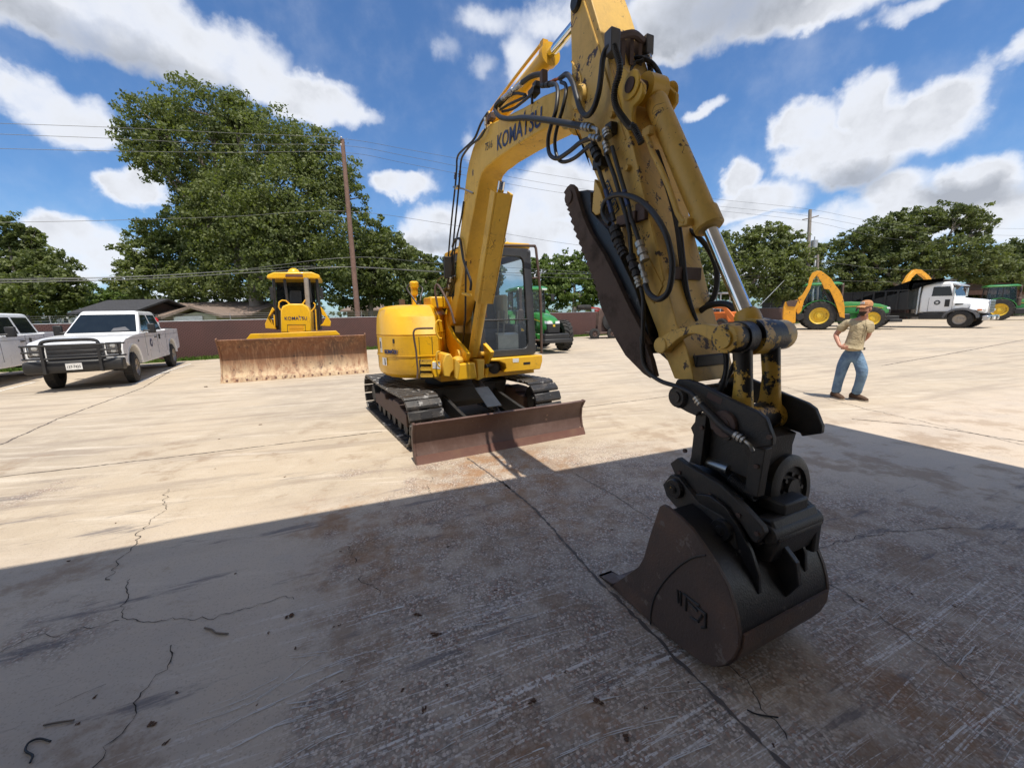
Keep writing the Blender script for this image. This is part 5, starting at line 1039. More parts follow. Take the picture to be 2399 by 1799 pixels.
# work-tool lines on the arm side
V_ = -.215
q = MBb(); q.tube(b3v(zb, (335, 390, V_), (360, 470, V_), (400, 590, V_), (440, 740, V_)), .013, 10); q.build('tool_line', 'black_metal', ex)
q = MBb(); q.tube(b3v(zb, (385, 300, V_), (440, 450, V_), (490, 620, V_), (515, 700, V_), (540, 820, V_), (550, 960, V_)), .013, 10); q.build('tool_line', 'black_metal', ex)
q = MBb(); q.tube(b3v(zb, (425, 260, V_), (470, 420, V_), (520, 590, V_), (550, 720, V_), (600, 870, V_)), .013, 10); q.build('tool_line', 'black_metal', ex)
for a_, b_ in (((385, 540), (425, 690)), ((505, 545), (530, 640))):
    q = MBb(); q.tube(b3(zb, V_, a_, b_), .0155, 10); q.build('printed_sleeve', 'blue_sleeve', ex)
for a_, b_, r_ in (((440, 780), (475, 900), .034), ((475, 895), (510, 970), .028), ((545, 965), (590, 1100), .028), ((585, 1100), (605, 1170), .02), ((600, 875), (640, 1000), .027), ((610, 1020), (650, 1150), .016), ((300, 250), (340, 340), .03), ((385, 150), (400, 200), .026), ((380, 230), (400, 300), .02)):
    fitting('quick_coupler', *b3v(zb, (*a_, V_ - .01), (*b_, V_ - .01)), r_, 'black_metal' if r_ > .027 else 'steel')
c_ = Vector(b3(zb, -.19, (530, 730))[0]); q = MBb(); q.cbox(c_, (.16, .05, .06)); q.cbox(c_ + Vector((.1, .01, .02)), (.08, .03, .10)); q.build('line_clamp', 'frame_brown', ex, bevel=.005)
c_ = Vector(b3(zb, -.19, (350, 370))[0]); q = MBb(); q.cbox(c_, (.09, .06, .06)); q.cbox(c_ + Vector((.10, 0, .16)), (.06, .05, .07)); q.build('line_clamp', 'black_metal', ex, bevel=.005)
hose('hydraulic_hose', b3v(zb, (640, 1150, -.23), (665, 1210, -.24), (725, 1248, -.25), (785, 1205, -.25), (812, 1100, -.25), (812, 980, -.25), (775, 830, -.25), (700, 700, -.24), (620, 620, -.23), (540, 580, -.23), (450, 572, -.22), (385, 610, -.22), (365, 680, -.22), (385, 735, -.22), (410, 760, -.22)), .016)
hose('hydraulic_hose', b3v(zb, (612, 1170, -.22), (628, 1260, -.23), (625, 1420, -.24), (622, 1580, -.24)) + b3v(zc, (10, 300, -.24), (20, 480, -.25), (70, 575, -.25), (160, 640, -.25), (280, 680, -.25), (380, 725, -.25), (430, 765, -.25)), .012)
fitting('hose_fitting', *b3v(zc, (430, 765, -.25), (470, 820, -.25)), .018)
hose('hydraulic_hose', b3v(zc, (470, 820, -.25), (560, 910, -.25), (650, 1000, -.25), (740, 1060, -.25)), .019)
fitting('hose_fitting', *b3v(zc, (735, 1055, -.25), (810, 1105, -.25)), .02)
hose('pipe_elbow', b3v(zc, (805, 1100, -.25), (850, 1135, -.25), (875, 1180, -.24)), .009, 'steel')
# hoses on the front of the arm
for dx in (0, 16):
    hose('hydraulic_hose', b3v(zb, (700 + dx, 290, -.05), (745 + dx, 420, -.05), (805 + dx, 600, -.04), (845 + dx, 780, -.03), (868 + dx, 960, -.03), (890 + dx, 1160, -.03), (920 + dx, 1290, -.02), (955 + dx, 1390, 0)), .013)
c_ = Vector(b3(zb, 0, (885, 1085))[0]); q = MBb(); q.cbox(c_ + Vector((.02, 0, 0)), (.03, .22, .07)); q.build('line_clamp', 'frame_brown', ex, bevel=.005)
hose('hydraulic_hose', b3v(zb, (875, 795, .12), (930, 805, .14), (1000, 860, .15), (1070, 960, .16), (1105, 1080, .16), (1095, 1200, .15), (1060, 1270, .13), (1010, 1300, .1)), .015)
hose('hydraulic_hose', b3v(zb, (955, 1420, .02), (975, 1350, .05), (1030, 1300, .06), (1100, 1278, .06), (1170, 1280, .06), (1215, 1310, .06)), .017)
hose('hydraulic_hose', b3v(zc, (650, 370, .0), (668, 460, .0), (665, 560, -.02), (645, 650, -.04), (620, 720, -.05)), .013)
hose('hydraulic_hose', b3v(zc, (760, 440, .05), (720, 530, .05), (675, 620, .03), (650, 680, 0)), .012)
c_ = B.v(*zc(510, 470), .0); q = MBb(); q.cbox((c_[0] + .03, 0, c_[1]), (.04, .26, .06)); q.build('line_clamp', 'black_metal', ex, bevel=.006)
# ------------------------------------------------------------------ wheels and vehicles
def wheel(parent, loc, Rw, w, rim_mat, hub=.55, lugs=0, side=1, dish=.12, name='wheel', rot=0.0):
    q = MB(); h = w / 2; q.lathe((0, -h, 0), (0, 1, 0), [(Rw * hub, .02), (Rw * .80, 0), (Rw * .93, .02), (Rw - (0.02 if lugs else 0), .18 * w), (Rw - (0.02 if lugs else 0), .82 * w), (Rw * .93, w - .02), (Rw * .80, w), (Rw * hub, w - .02), (Rw * hub, .02)], 40, caps=False)
    if lugs:
        for k in range(lugs):
            for s in (-1, 1):
                a = 2 * math.pi * (k + (.5 if s > 0 else 0)) / lugs
                P = []
                for (yy, da, rr) in ((0, 0, Rw + .02), (s * h * .55, .10, Rw + .02), (s * h * .98, .17, Rw - .02), (s * h * 1.02, .18, Rw * .90)):
                    P.append((yy, a + da, rr))
                for (y0, a0, r0), (y1, a1, r1) in zip(P, P[1:]):
                    t = .045 / Rw * .8; vs = []
                    for yy, aa, rr in ((y0, a0, r0), (y1, a1, r1)):
                        for dd, r2 in ((-t, rr), (t, rr), (t, rr - .06), (-t, rr - .06)): vs.append((math.cos(aa + dd) * r2, yy, math.sin(aa + dd) * r2))
                    q.add(vs, [(0, 1, 5, 4), (1, 2, 6, 5), (2, 3, 7, 6), (3, 0, 4, 7), (0, 3, 2, 1), (4, 5, 6, 7)])
    else:
        for k in range(36):
            a = 2 * math.pi * k / 36; q.cbox((math.cos(a) * Rw, 0, math.sin(a) * Rw), (.02, w * .7, .05), Matrix.Rotation(-a, 3, 'Y'))
    ty = q.build(name, 'tyre', parent, smooth=40, loc=loc, rot=(0, 0, rot))
    q = MB(); s = side; o = s * h
    prof = [(Rw * (hub + .03), o), (Rw * hub, o - s * .03), (Rw * (hub - .05), o - s * .05), (Rw * (hub - .07), o - s * dish), (Rw * .30, o - s * dish * 1.1), (Rw * .25, o - s * dish * .7), (Rw * .14, o - s * dish * .6), (Rw * .12, o - s * dish * .2), (.005, o - s * dish * .2)]
    q.lathe((0, 0, 0), (0, 1, 0), prof, 32, caps=False); rim = q.build('rim', rim_mat, ty, smooth=30)
    q = MB()
    for k in range(8):
        a = 2 * math.pi * k / 8; c_ = (math.cos(a) * Rw * .36, o - s * (dish * 1.05 - .012), math.sin(a) * Rw * .36); q.cyl(c_, (c_[0], c_[1] + s * .02, c_[2]), Rw * .045, n=8)
    q.build('rim_holes', 'plastic', rim) if False else None
    return ty
def panel(mb, pts): mb.add(pts, [tuple(range(len(pts)))])

def pickup(name, label, loc, rz, sc, guard=True, plate=True):
    t = thing(name, label, 'pickup truck', loc, rz, None, sc)
    def arch(cx, r, n=10): return [(cx + r * math.cos(math.pi * k / n), .50 + r * math.sin(math.pi * k / n) * .98) for k in range(n + 1)]
    low = [(-3.02, .62), (-3.08, .80), (-3.08, 1.34), (-1.38, 1.36), (-1.36, 1.33), (1.18, 1.30), (1.9, 1.26), (2.55, 1.17), (2.72, 1.10), (2.78, .95), (2.76, .62), (2.52, .50)] + [p for p in arch(2.0, .50)][0:] + [(1.48, .46), (-1.48, .46)] + arch(-2.0, .50) + [(-2.52, .58)]
    q = MB(); q.prism(low, -.97, .97)
    body = q.build('body', 'white_paint', t, smooth=30, bevel=.07, seg=3)
    # dark wheel houses and chassis
    q = MB(); q.box((-2.9, -.6, .42), (2.6, .6, .60)); q.cyl((2.0, -.8, .42), (2.0, .8, .42), .06); q.cyl((-2.0, -.8, .42), (-2.0, .8, .42), .08); q.sphere((-2.0, 0, .42), .18); q.build('chassis', 'black_metal', t)
    for cx in (2.0, -2.0):
        for s in (-1, 1):
            q = MB(); a = arch(cx, .505, 12); q.add([(p[0], s * .972, p[1]) for p in a] + [(cx + (p[0] - cx) * 1.09, s * .985, .50 + (p[1] - .50) * 1.09) for p in a] + [(p[0], s * .5, p[1]) for p in a],
                [(i, i + 1, 14 + i, 13 + i) for i in range(12)] + [(i, i + 1, 27 + i, 26 + i) for i in range(12)]); q.build('wheel_arch', 'white_paint' if s else 'plastic', body, smooth=60)
    # cab greenhouse
    zb_, zt = 1.33, 1.90
    bot = [(1.12, -.90), (1.12, .90), (-1.36, .90), (-1.36, -.90)]; top = [(.30, -.72), (.30, .72), (-1.22, .72), (-1.22, -.72)]
    q = MB(); q.loft([[(x, y, zb_ - .04) for x, y in bot], [(x, y, zt) for x, y in top], [(x * .93 - .01, y * .92, zt + .05) for x, y in top]]); cabp = q.build('cab', 'white_paint', body, smooth=30, bevel=.05, seg=3)
    def gpt(x, s, f):   # point on the side glass plane, f 0..1 up
        return None
    def onside(s, x0, x1, f0, f1, xt0=None, xt1=None):
        yb, yt = .90, .72; z_ = lambda f: zb_ - .04 + f * (zt - zb_ + .04); y_ = lambda f: s * (yb + (yt - yb) * f + .006)
        xt0 = x0 if xt0 is None else xt0; xt1 = x1 if xt1 is None else xt1
        return [(x0, y_(f0), z_(f0)), (x1, y_(f0), z_(f0)), (xt1, y_(f1), z_(f1)), (xt0, y_(f1), z_(f1))]
    for s in (-1, 1):
        q = MB(); panel(q, onside(s, -.22, .86, .12, .88, -.22, .28)); q.build('front_door_glass', 'glass_dark', cabp, smooth=0)
        q = MB(); panel(q, onside(s, -1.18, -.32, .12, .88, -1.10, -.32)); q.build('rear_door_glass', 'glass_dark', cabp, smooth=0)
        q = MB()
        for x in (.92, -.27, -1.30):
            q.box((x - .006, s * .966, .62), (x + .006, s * .975, 1.30))
        q.box((-3.0, s * .966, 1.18), (2.5, s * .974, 1.188)); q.build('door_gap', 'grey_trim', body, smooth=0)
        for x in (-.08, -.48):
            q = MB(); q.cbox((x, s * .99, 1.14), (.17 if x > -.2 else .05, .04, .035 if x > -.2 else .16)); q.build('door_handle', 'plastic', body, bevel=.008)
        q = MB(); q.cbox((.72, s * 1.13, 1.42), (.10, .20, .28)); q.box((.66, min(s * .9, s * 1.1), 1.33), (.78, max(s * .9, s * 1.1), 1.38)); q.build('wing_mirror', 'plastic', t, bevel=.03)
    q = MB()
    def fpt(y, f, o=.008): return (1.12 + (.30 - 1.12) * f + o, y * (1 - .2 * f), zb_ - .04 + f * (zt - zb_ + .04) + o)
    panel(q, [fpt(-.84, .08), fpt(.84, .08), fpt(.82, .90), fpt(-.82, .90)]); q.build('windscreen', 'glass_dark', cabp, smooth=0)
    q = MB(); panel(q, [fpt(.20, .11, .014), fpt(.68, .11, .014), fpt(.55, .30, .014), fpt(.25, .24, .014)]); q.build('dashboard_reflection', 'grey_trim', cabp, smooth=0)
    # bed opening
    q = MB(); q.box((-2.98, -.82, 1.345), (-1.45, .82, 1.375)); q.build('bed_liner', 'plastic', body, bevel=.01)
    q = MB(); q.tube([(-1.42, -.7, 1.36), (-1.42, -.7, 1.88), (-1.42, .7, 1.88), (-1.42, .7, 1.36)], .025, 8); q.build('headache_rack', 'black_metal', t)
    # front
    q = MB(); q.box((2.70, -.58, .74), (2.80, .58, 1.12)); gr = q.build('grille', 'grey_trim', t, bevel=.02)
    for k in range(3): q = MB(); q.box((2.79, -.56, .80 + .105 * k), (2.815, .56, .865 + .105 * k)); q.build('grille_bar', 'cab_dark', gr, bevel=.008)
    for s in (-1, 1):
        q = MB(); q.cbox((2.72, s * .77, .98), (.13, .33, .29)); hb = q.build('headlight_bezel', 'plastic', t, bevel=.02)
        q = MB(); q.cbox((2.74, s * .77, .98), (.12, .29, .25)); hl = q.build('headlight', 'alu', t, bevel=.03)
        for zz_, rr_ in ((1.04, .055), (.91, .05)): q = MB(); q.lathe((2.795, s * .77, zz_), (1, 0, 0), [(rr_ * .5, 0), (rr_, .004), (rr_, .012), (rr_ * .6, .02), (.002, .022)], 18); q.build('reflector', 'lamp', hl)
        q = MB(); q.cbox((2.70, s * .90, 1.04), (.12, .06, .10)); q.build('indicator', 'amber', hl, bevel=.01)
    q = MB(); q.prism([(2.72, .44), (2.98, .46), (3.02, .60), (2.98, .74), (2.72, .74)], -.98, .98); bp = q.build('bumper', 'plastic' if guard else 'alu', t, bevel=.04)
    if plate:
        q = MB(); q.box((3.021, -.16, .52), (3.03, .16, .68)); pl = q.build('number_plate', 'decal_white', bp); text_part('plate_lettering', '137-7425', .085, 'decal_black', pl, (3.032, -.145, .565), (0, 1, 0), (0, 0, 1), 0, .001, .86)
    if guard:
        q = MB()
        for s in (-1, 1): q.prism([(2.98, .44), (3.08, .46), (3.06, 1.10), (2.96, 1.12)], s * .55 - .03, s * .55 + .03)
        for z_ in (.80, .96, 1.10):
            q.tube(cr([(2.80, -1.02, z_), (2.95, -.93, z_), (3.04, -.6, z_), (3.05, 0, z_), (3.04, .6, z_), (2.95, .93, z_), (2.80, 1.02, z_)], 4) if z_ != .96 else [(3.0, -.93, z_), (3.03, -.55, z_)], .022, 8)
        q.tube([(3.0, .93, .96), (3.03, .55, .96)], .022, 8)
        for s in (-1, 1): q.tube([(2.93, s * .93, .78), (2.93, s * .93, 1.12)], .022, 8)
        q.tube(cr([(3.0, -.57, 1.08), (2.98, -.48, 1.20), (2.98, 0, 1.22), (2.98, .48, 1.20), (3.0, .57, 1.08)], 5), .04, 8); q.build('grille_guard', 'black_metal', t)
    for (cx, s) in ((2.0, -1), (2.0, 1), (-2.0, -1), (-2.0, 1)):
        wheel(t, (cx, s * .84, .40), .40, .27, 'rim_grey', side=s, dish=.07, rot=(.10 if cx > 0 and guard else 0))
    q = MB(); q.box((1.98, .985, .97), (2.25, .992, 1.0)); 
    return t, body
PO = (ground(301, 898) + ground(407, 856)) / 2
PF = Vector((.50, -.866, 0)); PL = Vector((-PF.y, PF.x, 0))
pk, pb_ = pickup('pickup_truck', 'white extended-cab pickup with black grille guard parked beside the brown fence', PO - PL * 0.74, math.atan2(PF.y, PF.x), (1.15, .92, 1.06))
# county star seal on its door and fire extinguisher in the bed
q = MB(); q.lathe((.42, .975, .98), (0, 1, 0), [(.001, 0), (.12, 0), (.12, .006), (.001, .006)], 24); sl = q.build('door_seal', 'lettering', pb_)
q = MB(); st = [(.42 + (.085 if k % 2 == 0 else .035) * math.sin(k * math.pi / 5), .98 + (.085 if k % 2 == 0 else .035) * math.cos(k * math.pi / 5)) for k in range(10)]; q.prism(st, .983, .985); q.build('star', 'decal_white', sl)
text_part('side_badge', 'V8', .09, 'decal_black', pb_, (1.62, .985, 1.06), (-1, 0, 0), (0, 0, 1), .002)
bedp = pk.matrix_basis @ Vector((-1.75, .62, 1.36)); fx = thing('fire_extinguisher', 'red fire extinguisher standing in the bed of the white pickup', 'fire extinguisher', bedp)
q = MB(); q.lathe((0, 0, 0), (0, 0, 1), [(.05, 0), (.10, .01), (.10, .36), (.06, .42), (.03, .43)], 16); q.build('cylinder', 'red_clean', fx)
q = MB(); q.cyl((0, 0, .42), (0, 0, .50), .025, n=10); q.cbox((.05, 0, .50), (.16, .03, .03)); q.build('valve', 'plastic', fx)
q = MB(); q.lathe((0, 0, .12), (0, 0, 1), [(.102, 0), (.102, .14)], 16, caps=False); q.build('paper_label', 'decal_white', fx)
pk2, _ = pickup('pickup_truck', 'white crew-cab pickup cut off by the left edge of the picture', PO - PL * 0.95 - PL * 3.15 - PF * .5, math.atan2(PF.y, PF.x), (1.12, 1.05, 1.06), guard=False)

# bulldozer
D = Frame((-6.17, 11.31), (.382, -.924)); zz = zoomer(450, 580, 4.366)
dz = thing('bulldozer', 'yellow crawler bulldozer with wide rusty blade parked in front of the brown fence', 'bulldozer', D.O, D.ang)
def du(u, *pts): return [D.u(*zz(*p), u) for p in pts]
pr = [(0.06, 0.0), (.0, .10), (-.06, .16), (-.14, .32), (-.19, .52), (-.20, .72), (-.16, .92), (-.07, 1.08), (.0, 1.15), (-.05, 1.17), (-.16, 1.06), (-.26, .85), (-.28, .6), (-.24, .35), (-.14, .12), (-.04, 0)]
q = MB(); q.prism(pr, -1.86, 1.86); bd_ = q.build('blade', 'dozer_rust', dz, smooth=40)
q = MB(); q.prism([(.085, .0), (.02, .125), (-.0, .115), (.045, 0)], -1.9, 1.9); ce = q.build('cutting_edge', 'dozer_rust', bd_, bevel=.004)
for k in range(16):
    q = MB(); q.cyl((.058 - .006, -1.75 + k * .233, .055), (.07, -1.75 + k * .233, .062), .028, n=8); q.build('edge_bolt', 'edge_rust', ce)
for s in (-1, 1): q = MB(); q.prism([(.06, .06), (-.02, .16), (-.12, .34), (-.16, .55), (-.16, .75), (-.11, .95), (.02, 1.18), (-.07, 1.22), (-.3, .9), (-.3, .3)], s * 1.86, s * 1.90); q.build('end_plate', 'dozer_rust', bd_, bevel=.006)
cp = du(-.45, (560, 942), (610, 882), (890, 875), (1000, 868), (1470, 850), (1515, 892)); q = MB(); q.prism(cp, -.62, -.28, 'x'); q.build('blade_back_cover', 'yellow', dz, bevel=.01)
q = MB(); q.box((-1.6, -.9, .3), (-.3, -.75, .6)); q.box((-1.6, .75, .3), (-.3, .9, .6)); q.box((-1.4, -.15, .5), (-.3, .15, .8)); q.build('c_frame', 'yellow_old', dz, bevel=.02)
hood = du(-1.75, (908, 872), (905, 640), (925, 600), (985, 575), (1130, 575), (1185, 610), (1212, 660), (1222, 860))
q = MB(); q.prism(hood, -3.0, -1.75, 'x'); hd = q.build('engine_hood', 'yellow', dz, smooth=30, bevel=.04, seg=3)
for y0, y1 in ((800, 833), (843, 868)):
    a = du(-1.745, (995, y0), (1140, y0), (1140, y1), (995, y1)); q = MB(); q.prism(a, -1.76, -1.742, 'x'); q.build('grille_slot', 'mower_yellow', hd, smooth=0)
a = du(-1.74, (975, 790), (1158, 790)); q = MB(); b1_ = du(-1.74, (975, 870), (975, 790), (1158, 790), (1158, 870)); q.tube([(-1.748, v, z_) for v, z_ in b1_], .008, 6); q.build('grille_frame', 'black_metal', hd)
o1, o2, o3_ = du(-1.74, (948, 742), (1178, 738), (950, 708)); lt = text_part('lettering', 'KOMATSU', 1.0, 'lettering', hd, (0, 0, 0), (1, 0, 0), (0, 1, 0), 0, .012, 1.0)
xs = [v.co.x for v in lt.data.vertices]; x0_, x1_ = min(xs), max(xs)
for v in lt.data.vertices:
    f = (v.co.x - x0_) / (x1_ - x0_); v.co = Vector((-1.742, o1[0] + (o2[0] - o1[0]) * f, o1[1] + (o2[1] - o1[1]) * f + v.co.y / .7 * (o3_[1] - o1[1])))
q = MB(); q.box((-1.742, o1[0] + (o2[0] - o1[0]) * .64, o3_[1] + .005), (-1.738, o1[0] + (o2[0] - o1[0]) * .67, o3_[1] + .04)); q.build('lettering_mark', 'lettering', hd)
UC = -3.0
roof = du(UC, (770, 320), (775, 285), (845, 258), (1225, 255), (1305, 285), (1312, 322)); q = MB(); q.prism(roof, UC - 1.7, UC + .15, 'x'); rf = q.build('cab_roof', 'yellow', dz, bevel=.03)
q = MB(); bx_ = D.u(*zz(1040, 258), UC - .5); q.lathe((UC - .5, bx_[0], bx_[1] - .05), (0, 0, 1), [(.20, 0), (.20, .06), (.15, .15), (.06, .2)], 20); q.build('gps_dome', 'yellow', rf)
a = du(UC + .16, (955, 300), (960, 275), (1130, 275), (1135, 300)); q = MB(); q.prism(a, UC + .15, UC + .22, 'x'); q.build('light_bar', 'edge_rust', rf)
cw_ = du(UC, (820, 320), (1278, 320), (1300, 580), (1310, 800), (850, 800), (830, 580))
def cwire(pts, r, name='cab_post', u=UC, mat='black_metal'):
    q = MB(); q.tube([(u, v, z_) for v, z_ in du(u, *pts)], r, 6); return q.build(name, mat, dz)
for pts in (((832, 318), (845, 560), (870, 800)), ((1275, 318), (1300, 560), (1310, 800)), ((945, 318), (975, 560)), ((1195, 318), (1215, 560))): cwire(pts, .045)
for pts in (((840, 318), (845, 560)), ((1262, 318), (1285, 560))): cwire(pts, .05, u=UC - 1.5)
gl = du(UC - .02, (835, 320), (1275, 320), (1300, 600), (850, 600)); q = MB(); panel(q, [(UC - .02, v, z_) for v, z_ in gl]); q.build('windscreen', 'glass', dz, smooth=0)
gl = du(UC - 1.52, (860, 330), (1250, 330), (1265, 640), (870, 640)); q = MB(); panel(q, [(UC - 1.52, v, z_) for v, z_ in gl]); q.build('rear_glass', 'glass_dark', dz, smooth=0)
q = MB(); fl = du(UC - .3, (845, 590), (1305, 590), (1315, 840), (860, 840)); q.prism(fl, UC - 1.5, UC - .1, 'x'); q.build('cab_floor', 'black_metal', dz)
q = MB(); se = du(UC - .9, (1000, 440), (1110, 440), (1120, 580), (995, 580)); q.prism(se, UC - 1.1, UC - .9, 'x'); q.build('seat', 'seat', dz, bevel=.04)
ep = du(UC + .3, (1145, 310), (1185, 310), (1212, 640), (1165, 640)); q = MB(); A_ = D.u(*zz(1165, 312), UC + .3); B_ = D.u(*zz(1190, 650), UC + .3); q.cyl((UC + .3, B_[0], B_[1]), (UC + .3, A_[0], A_[1]), .075, n=16); q.build('exhaust', 'rim_grey', dz)
for pts in (((890, 560), (920, 540), (960, 545), (1000, 580)), ((1130, 580), (1160, 535)), ((890, 560), (885, 610), (905, 640)), ((1215, 660), (1255, 610), (1258, 580), (1240, 565)), ((840, 690), (845, 815)), ((1262, 630), (1275, 850))):
    q = MB(); q.tube([(-2.3, v, z_) for v, z_ in du(-2.3, *pts)], .022, 8); q.build('hand_rail', 'yellow', dz)
for pts, in (((((825, 612), (790, 690), (750, 780), (755, 825), (860, 835), (830, 790), (815, 740), (785, 720), (845, 640))),), ((((1315, 605), (1345, 640), (1420, 760), (1415, 805), (1310, 800), (1340, 775), (1370, 715), (1330, 690))),)):
    a = du(-2.9, *pts); q = MB(); q.prism(a, -3.2, -2.8, 'x'); q.build('side_guard', 'yellow', dz, bevel=.015)
for s in (-1, 1):
    q = MB()
    for k in range(26):
        t_ = k / 26; u_ = -.75 - t_ * 2.6; q.prism([(u_, .86), (u_ - .085, .86), (u_ - .085, .90), (u_ - .05, .93), (u_ - .01, .90)], s * 1.05 - .3, s * 1.05 + .3)
        q.prism([(u_, .0), (u_ - .085, .0), (u_ - .085, .05), (u_, .05)], s * 1.05 - .3, s * 1.05 + .3)
    for k in range(9):
        a = R(-80 + 20 * k); q.cbox((-.75 + .44 * math.cos(a), s * 1.05, .46 + .44 * math.sin(a)), (.06, .6, .13), Matrix.Rotation(-a, 3, 'Y')); q.cbox((-3.35 - .44 * math.cos(a), s * 1.05, .46 + .44 * math.sin(a)), (.06, .6, .13), Matrix.Rotation(a, 3, 'Y'))
    q.build('track', 'frame_brown', dz); q = MB(); q.box((-3.2, s * 1.05 - .15, .2), (-.9, s * 1.05 + .15, .7)); q.build('track_frame', 'yellow_old', dz, bevel=.03)
for s in (-1, 1):
    p_ = D.u(*zz(815 if s < 0 else 1325, 470), UC + .1); q = MB(); q.cbox((UC + .1, p_[0], p_[1]), (.04, .10, .42)); q.tube([(UC, p_[0] - s * .12, p_[1] + .1), (UC + .1, p_[0], p_[1] + .1)], .012, 6); q.build('mirror', 'plastic', dz, bevel=.02)

# farm tractors
def tractor(label, loc, rz, sc, name='tractor', front=True):
    t = thing(name, label, 'tractor', loc, rz, 'green tractors in the yard', sc)
    hoodp = [(.95, 1.02), (1.0, 1.72), (2.2, 1.70), (3.2, 1.52), (3.52, 1.38), (3.58, 1.05), (3.4, .88), (2.4, .9)]
    q = MB(); rings = []
    for x, z0, z1, w in ((.95, 1.0, 1.74, .38), (1.6, 1.0, 1.76, .40), (2.4, .98, 1.70, .39), (3.1, .95, 1.56, .36), (3.45, .98, 1.42, .32), (3.55, 1.05, 1.32, .27)):
        rings.append([(x, -w, z0), (x, -w, z0 + (z1 - z0) * .7), (x, -w * .75, z1 - .03), (x, 0, z1), (x, w * .75, z1 - .03), (x, w, z0 + (z1 - z0) * .7), (x, w, z0)])
    q.loft(rings); hd = q.build('hood', 'green', t, smooth=45, bevel=.02)
    q = MB(); q.loft([[(3.3, -.33, .8), (3.3, -.34, 1.28), (3.3, .34, 1.28), (3.3, .33, .8)], [(3.585, -.27, .85), (3.60, -.28, 1.24), (3.60, .28, 1.24), (3.585, .27, .85)]]); q.build('grille', 'plastic', hd, bevel=.02)
    for s in (-1, 1):
        q = MB(); q.loft([[(3.40, s * .10, 1.25), (3.40, s * .34, 1.25), (3.36, s * .34, 1.36), (3.40, s * .12, 1.37)], [(3.615, s * .06, 1.24), (3.56, s * .29, 1.24), (3.53, s * .29, 1.35), (3.58, s * .08, 1.34)]]); q.build('headlight', 'lamp', hd)
        q = MB()
        for k in range(4): q.prism([(1.9 + k * .17, 1.15), (1.99 + k * .17, 1.15), (2.02 + k * .17, 1.5), (1.94 + k * .17, 1.5)], s * .395, s * .405)
        q.build('side_vents', 'plastic', hd)
        q = MB(); q.prism([(1.1, 1.45), (2.2, 1.47), (3.2, 1.33), (3.2, 1.30), (2.2, 1.43), (1.1, 1.41)], s * .398, s * .41); q.build('yellow_stripe', 'wheel_yellow', hd)
    q = MB(); q.cbox((3.605, 0, 1.16), (.01, .10, .09)); q.build('hood_badge', 'wheel_yellow', hd)
    q = MB(); q.box((-.3, -.35, .45), (3.2, .35, 1.02)); q.cyl((0, -.8, .88), (0, .8, .88), .13); q.cyl((2.6, -.8, .68), (2.6, .8, .68), .09); q.box((2.3, -.5, .55), (2.9, .5, .8)); q.build('chassis', 'green', t, bevel=.03)
    q = MB(); q.box((3.3, -.55, .55), (3.95, .55, .82)); q.box((3.5, -.62, .45), (4.1, .62, .62)); q.build('weight_bracket', 'plastic', t, bevel=.03)
    q = MB(); q.box((.9, -.85, .5), (1.6, -.45, 1.0)); q.box((.9, .45, .5), (1.7, .8, 1.05)); q.build('fuel_tank', 'plastic', t, bevel=.06)
    # cab
    q = MB()
    P_ = [((.98, .70, 1.25), (.80, .68, 2.80)), ((-.75, .70, 1.5), (-.70, .66, 2.80)), ((.15, .76, 1.1), (.12, .70, 2.80))]
    for a, b2 in P_:
        for s in (-1, 1): q.tube([(a[0], s * a[1], a[2]), (b2[0], s * b2[1], b2[2])], .035, 8)
    q.box((-.8, -.68, 1.15), (.98, .68, 1.30)); q.build('cab_frame', 'plastic', t)
    q = MB()
    for s in (-1, 1): panel(q, [(.97, s * .70, 1.28), (.15, s * .76, 1.15), (.12, s * .70, 2.8), (.8, s * .68, 2.8)]); panel(q, [(.15, s * .76, 1.2), (-.75, s * .70, 1.5), (-.70, s * .66, 2.8), (.12, s * .70, 2.8)])
    panel(q, [(.98, -.7, 1.28), (.98, .7, 1.28), (.8, .68, 2.8), (.8, -.68, 2.8)]); panel(q, [(-.75, -.7, 1.5), (-.75, .7, 1.5), (-.70, .66, 2.8), (-.70, -.66, 2.8)]); q.build('cab_glass', 'glass', t, smooth=0)
    q = MB(); q.loft([[(1.08, -.78, 2.80), (1.08, .78, 2.80), (-.85, .78, 2.80), (-.85, -.78, 2.80)], [(1.06, -.80, 2.9), (1.06, .80, 2.9), (-.87, .80, 2.9), (-.87, -.80, 2.9)], [(.85, -.62, 3.0), (.85, .62, 3.0), (-.7, .62, 3.0), (-.7, -.62, 3.0)]]); rf = q.build('cab_roof', 'green', t, bevel=.04, seg=3)
    for s in (-1, 1):
        q = MB(); q.cbox((1.03, s * .62, 2.84), (.12, .26, .09)); q.build('work_light', 'lamp', rf, bevel=.02)
    q = MB(); q.box((-.5, -.25, 1.3), (0, .25, 1.7)); q.box((-.55, -.25, 1.7), (-.42, .25, 2.3)); q.build('seat', 'seat', t, bevel=.05)
    q = MB(); q.cyl((.55, 0, 1.3), (.40, 0, 1.85), .03, n=8); q.lathe((.38, 0, 1.88), (-.4, 0, 1), [(.18, -.012), (.2, 0), (.18, .012), (.16, 0)], 20); q.build('steering_wheel', 'plastic', t)
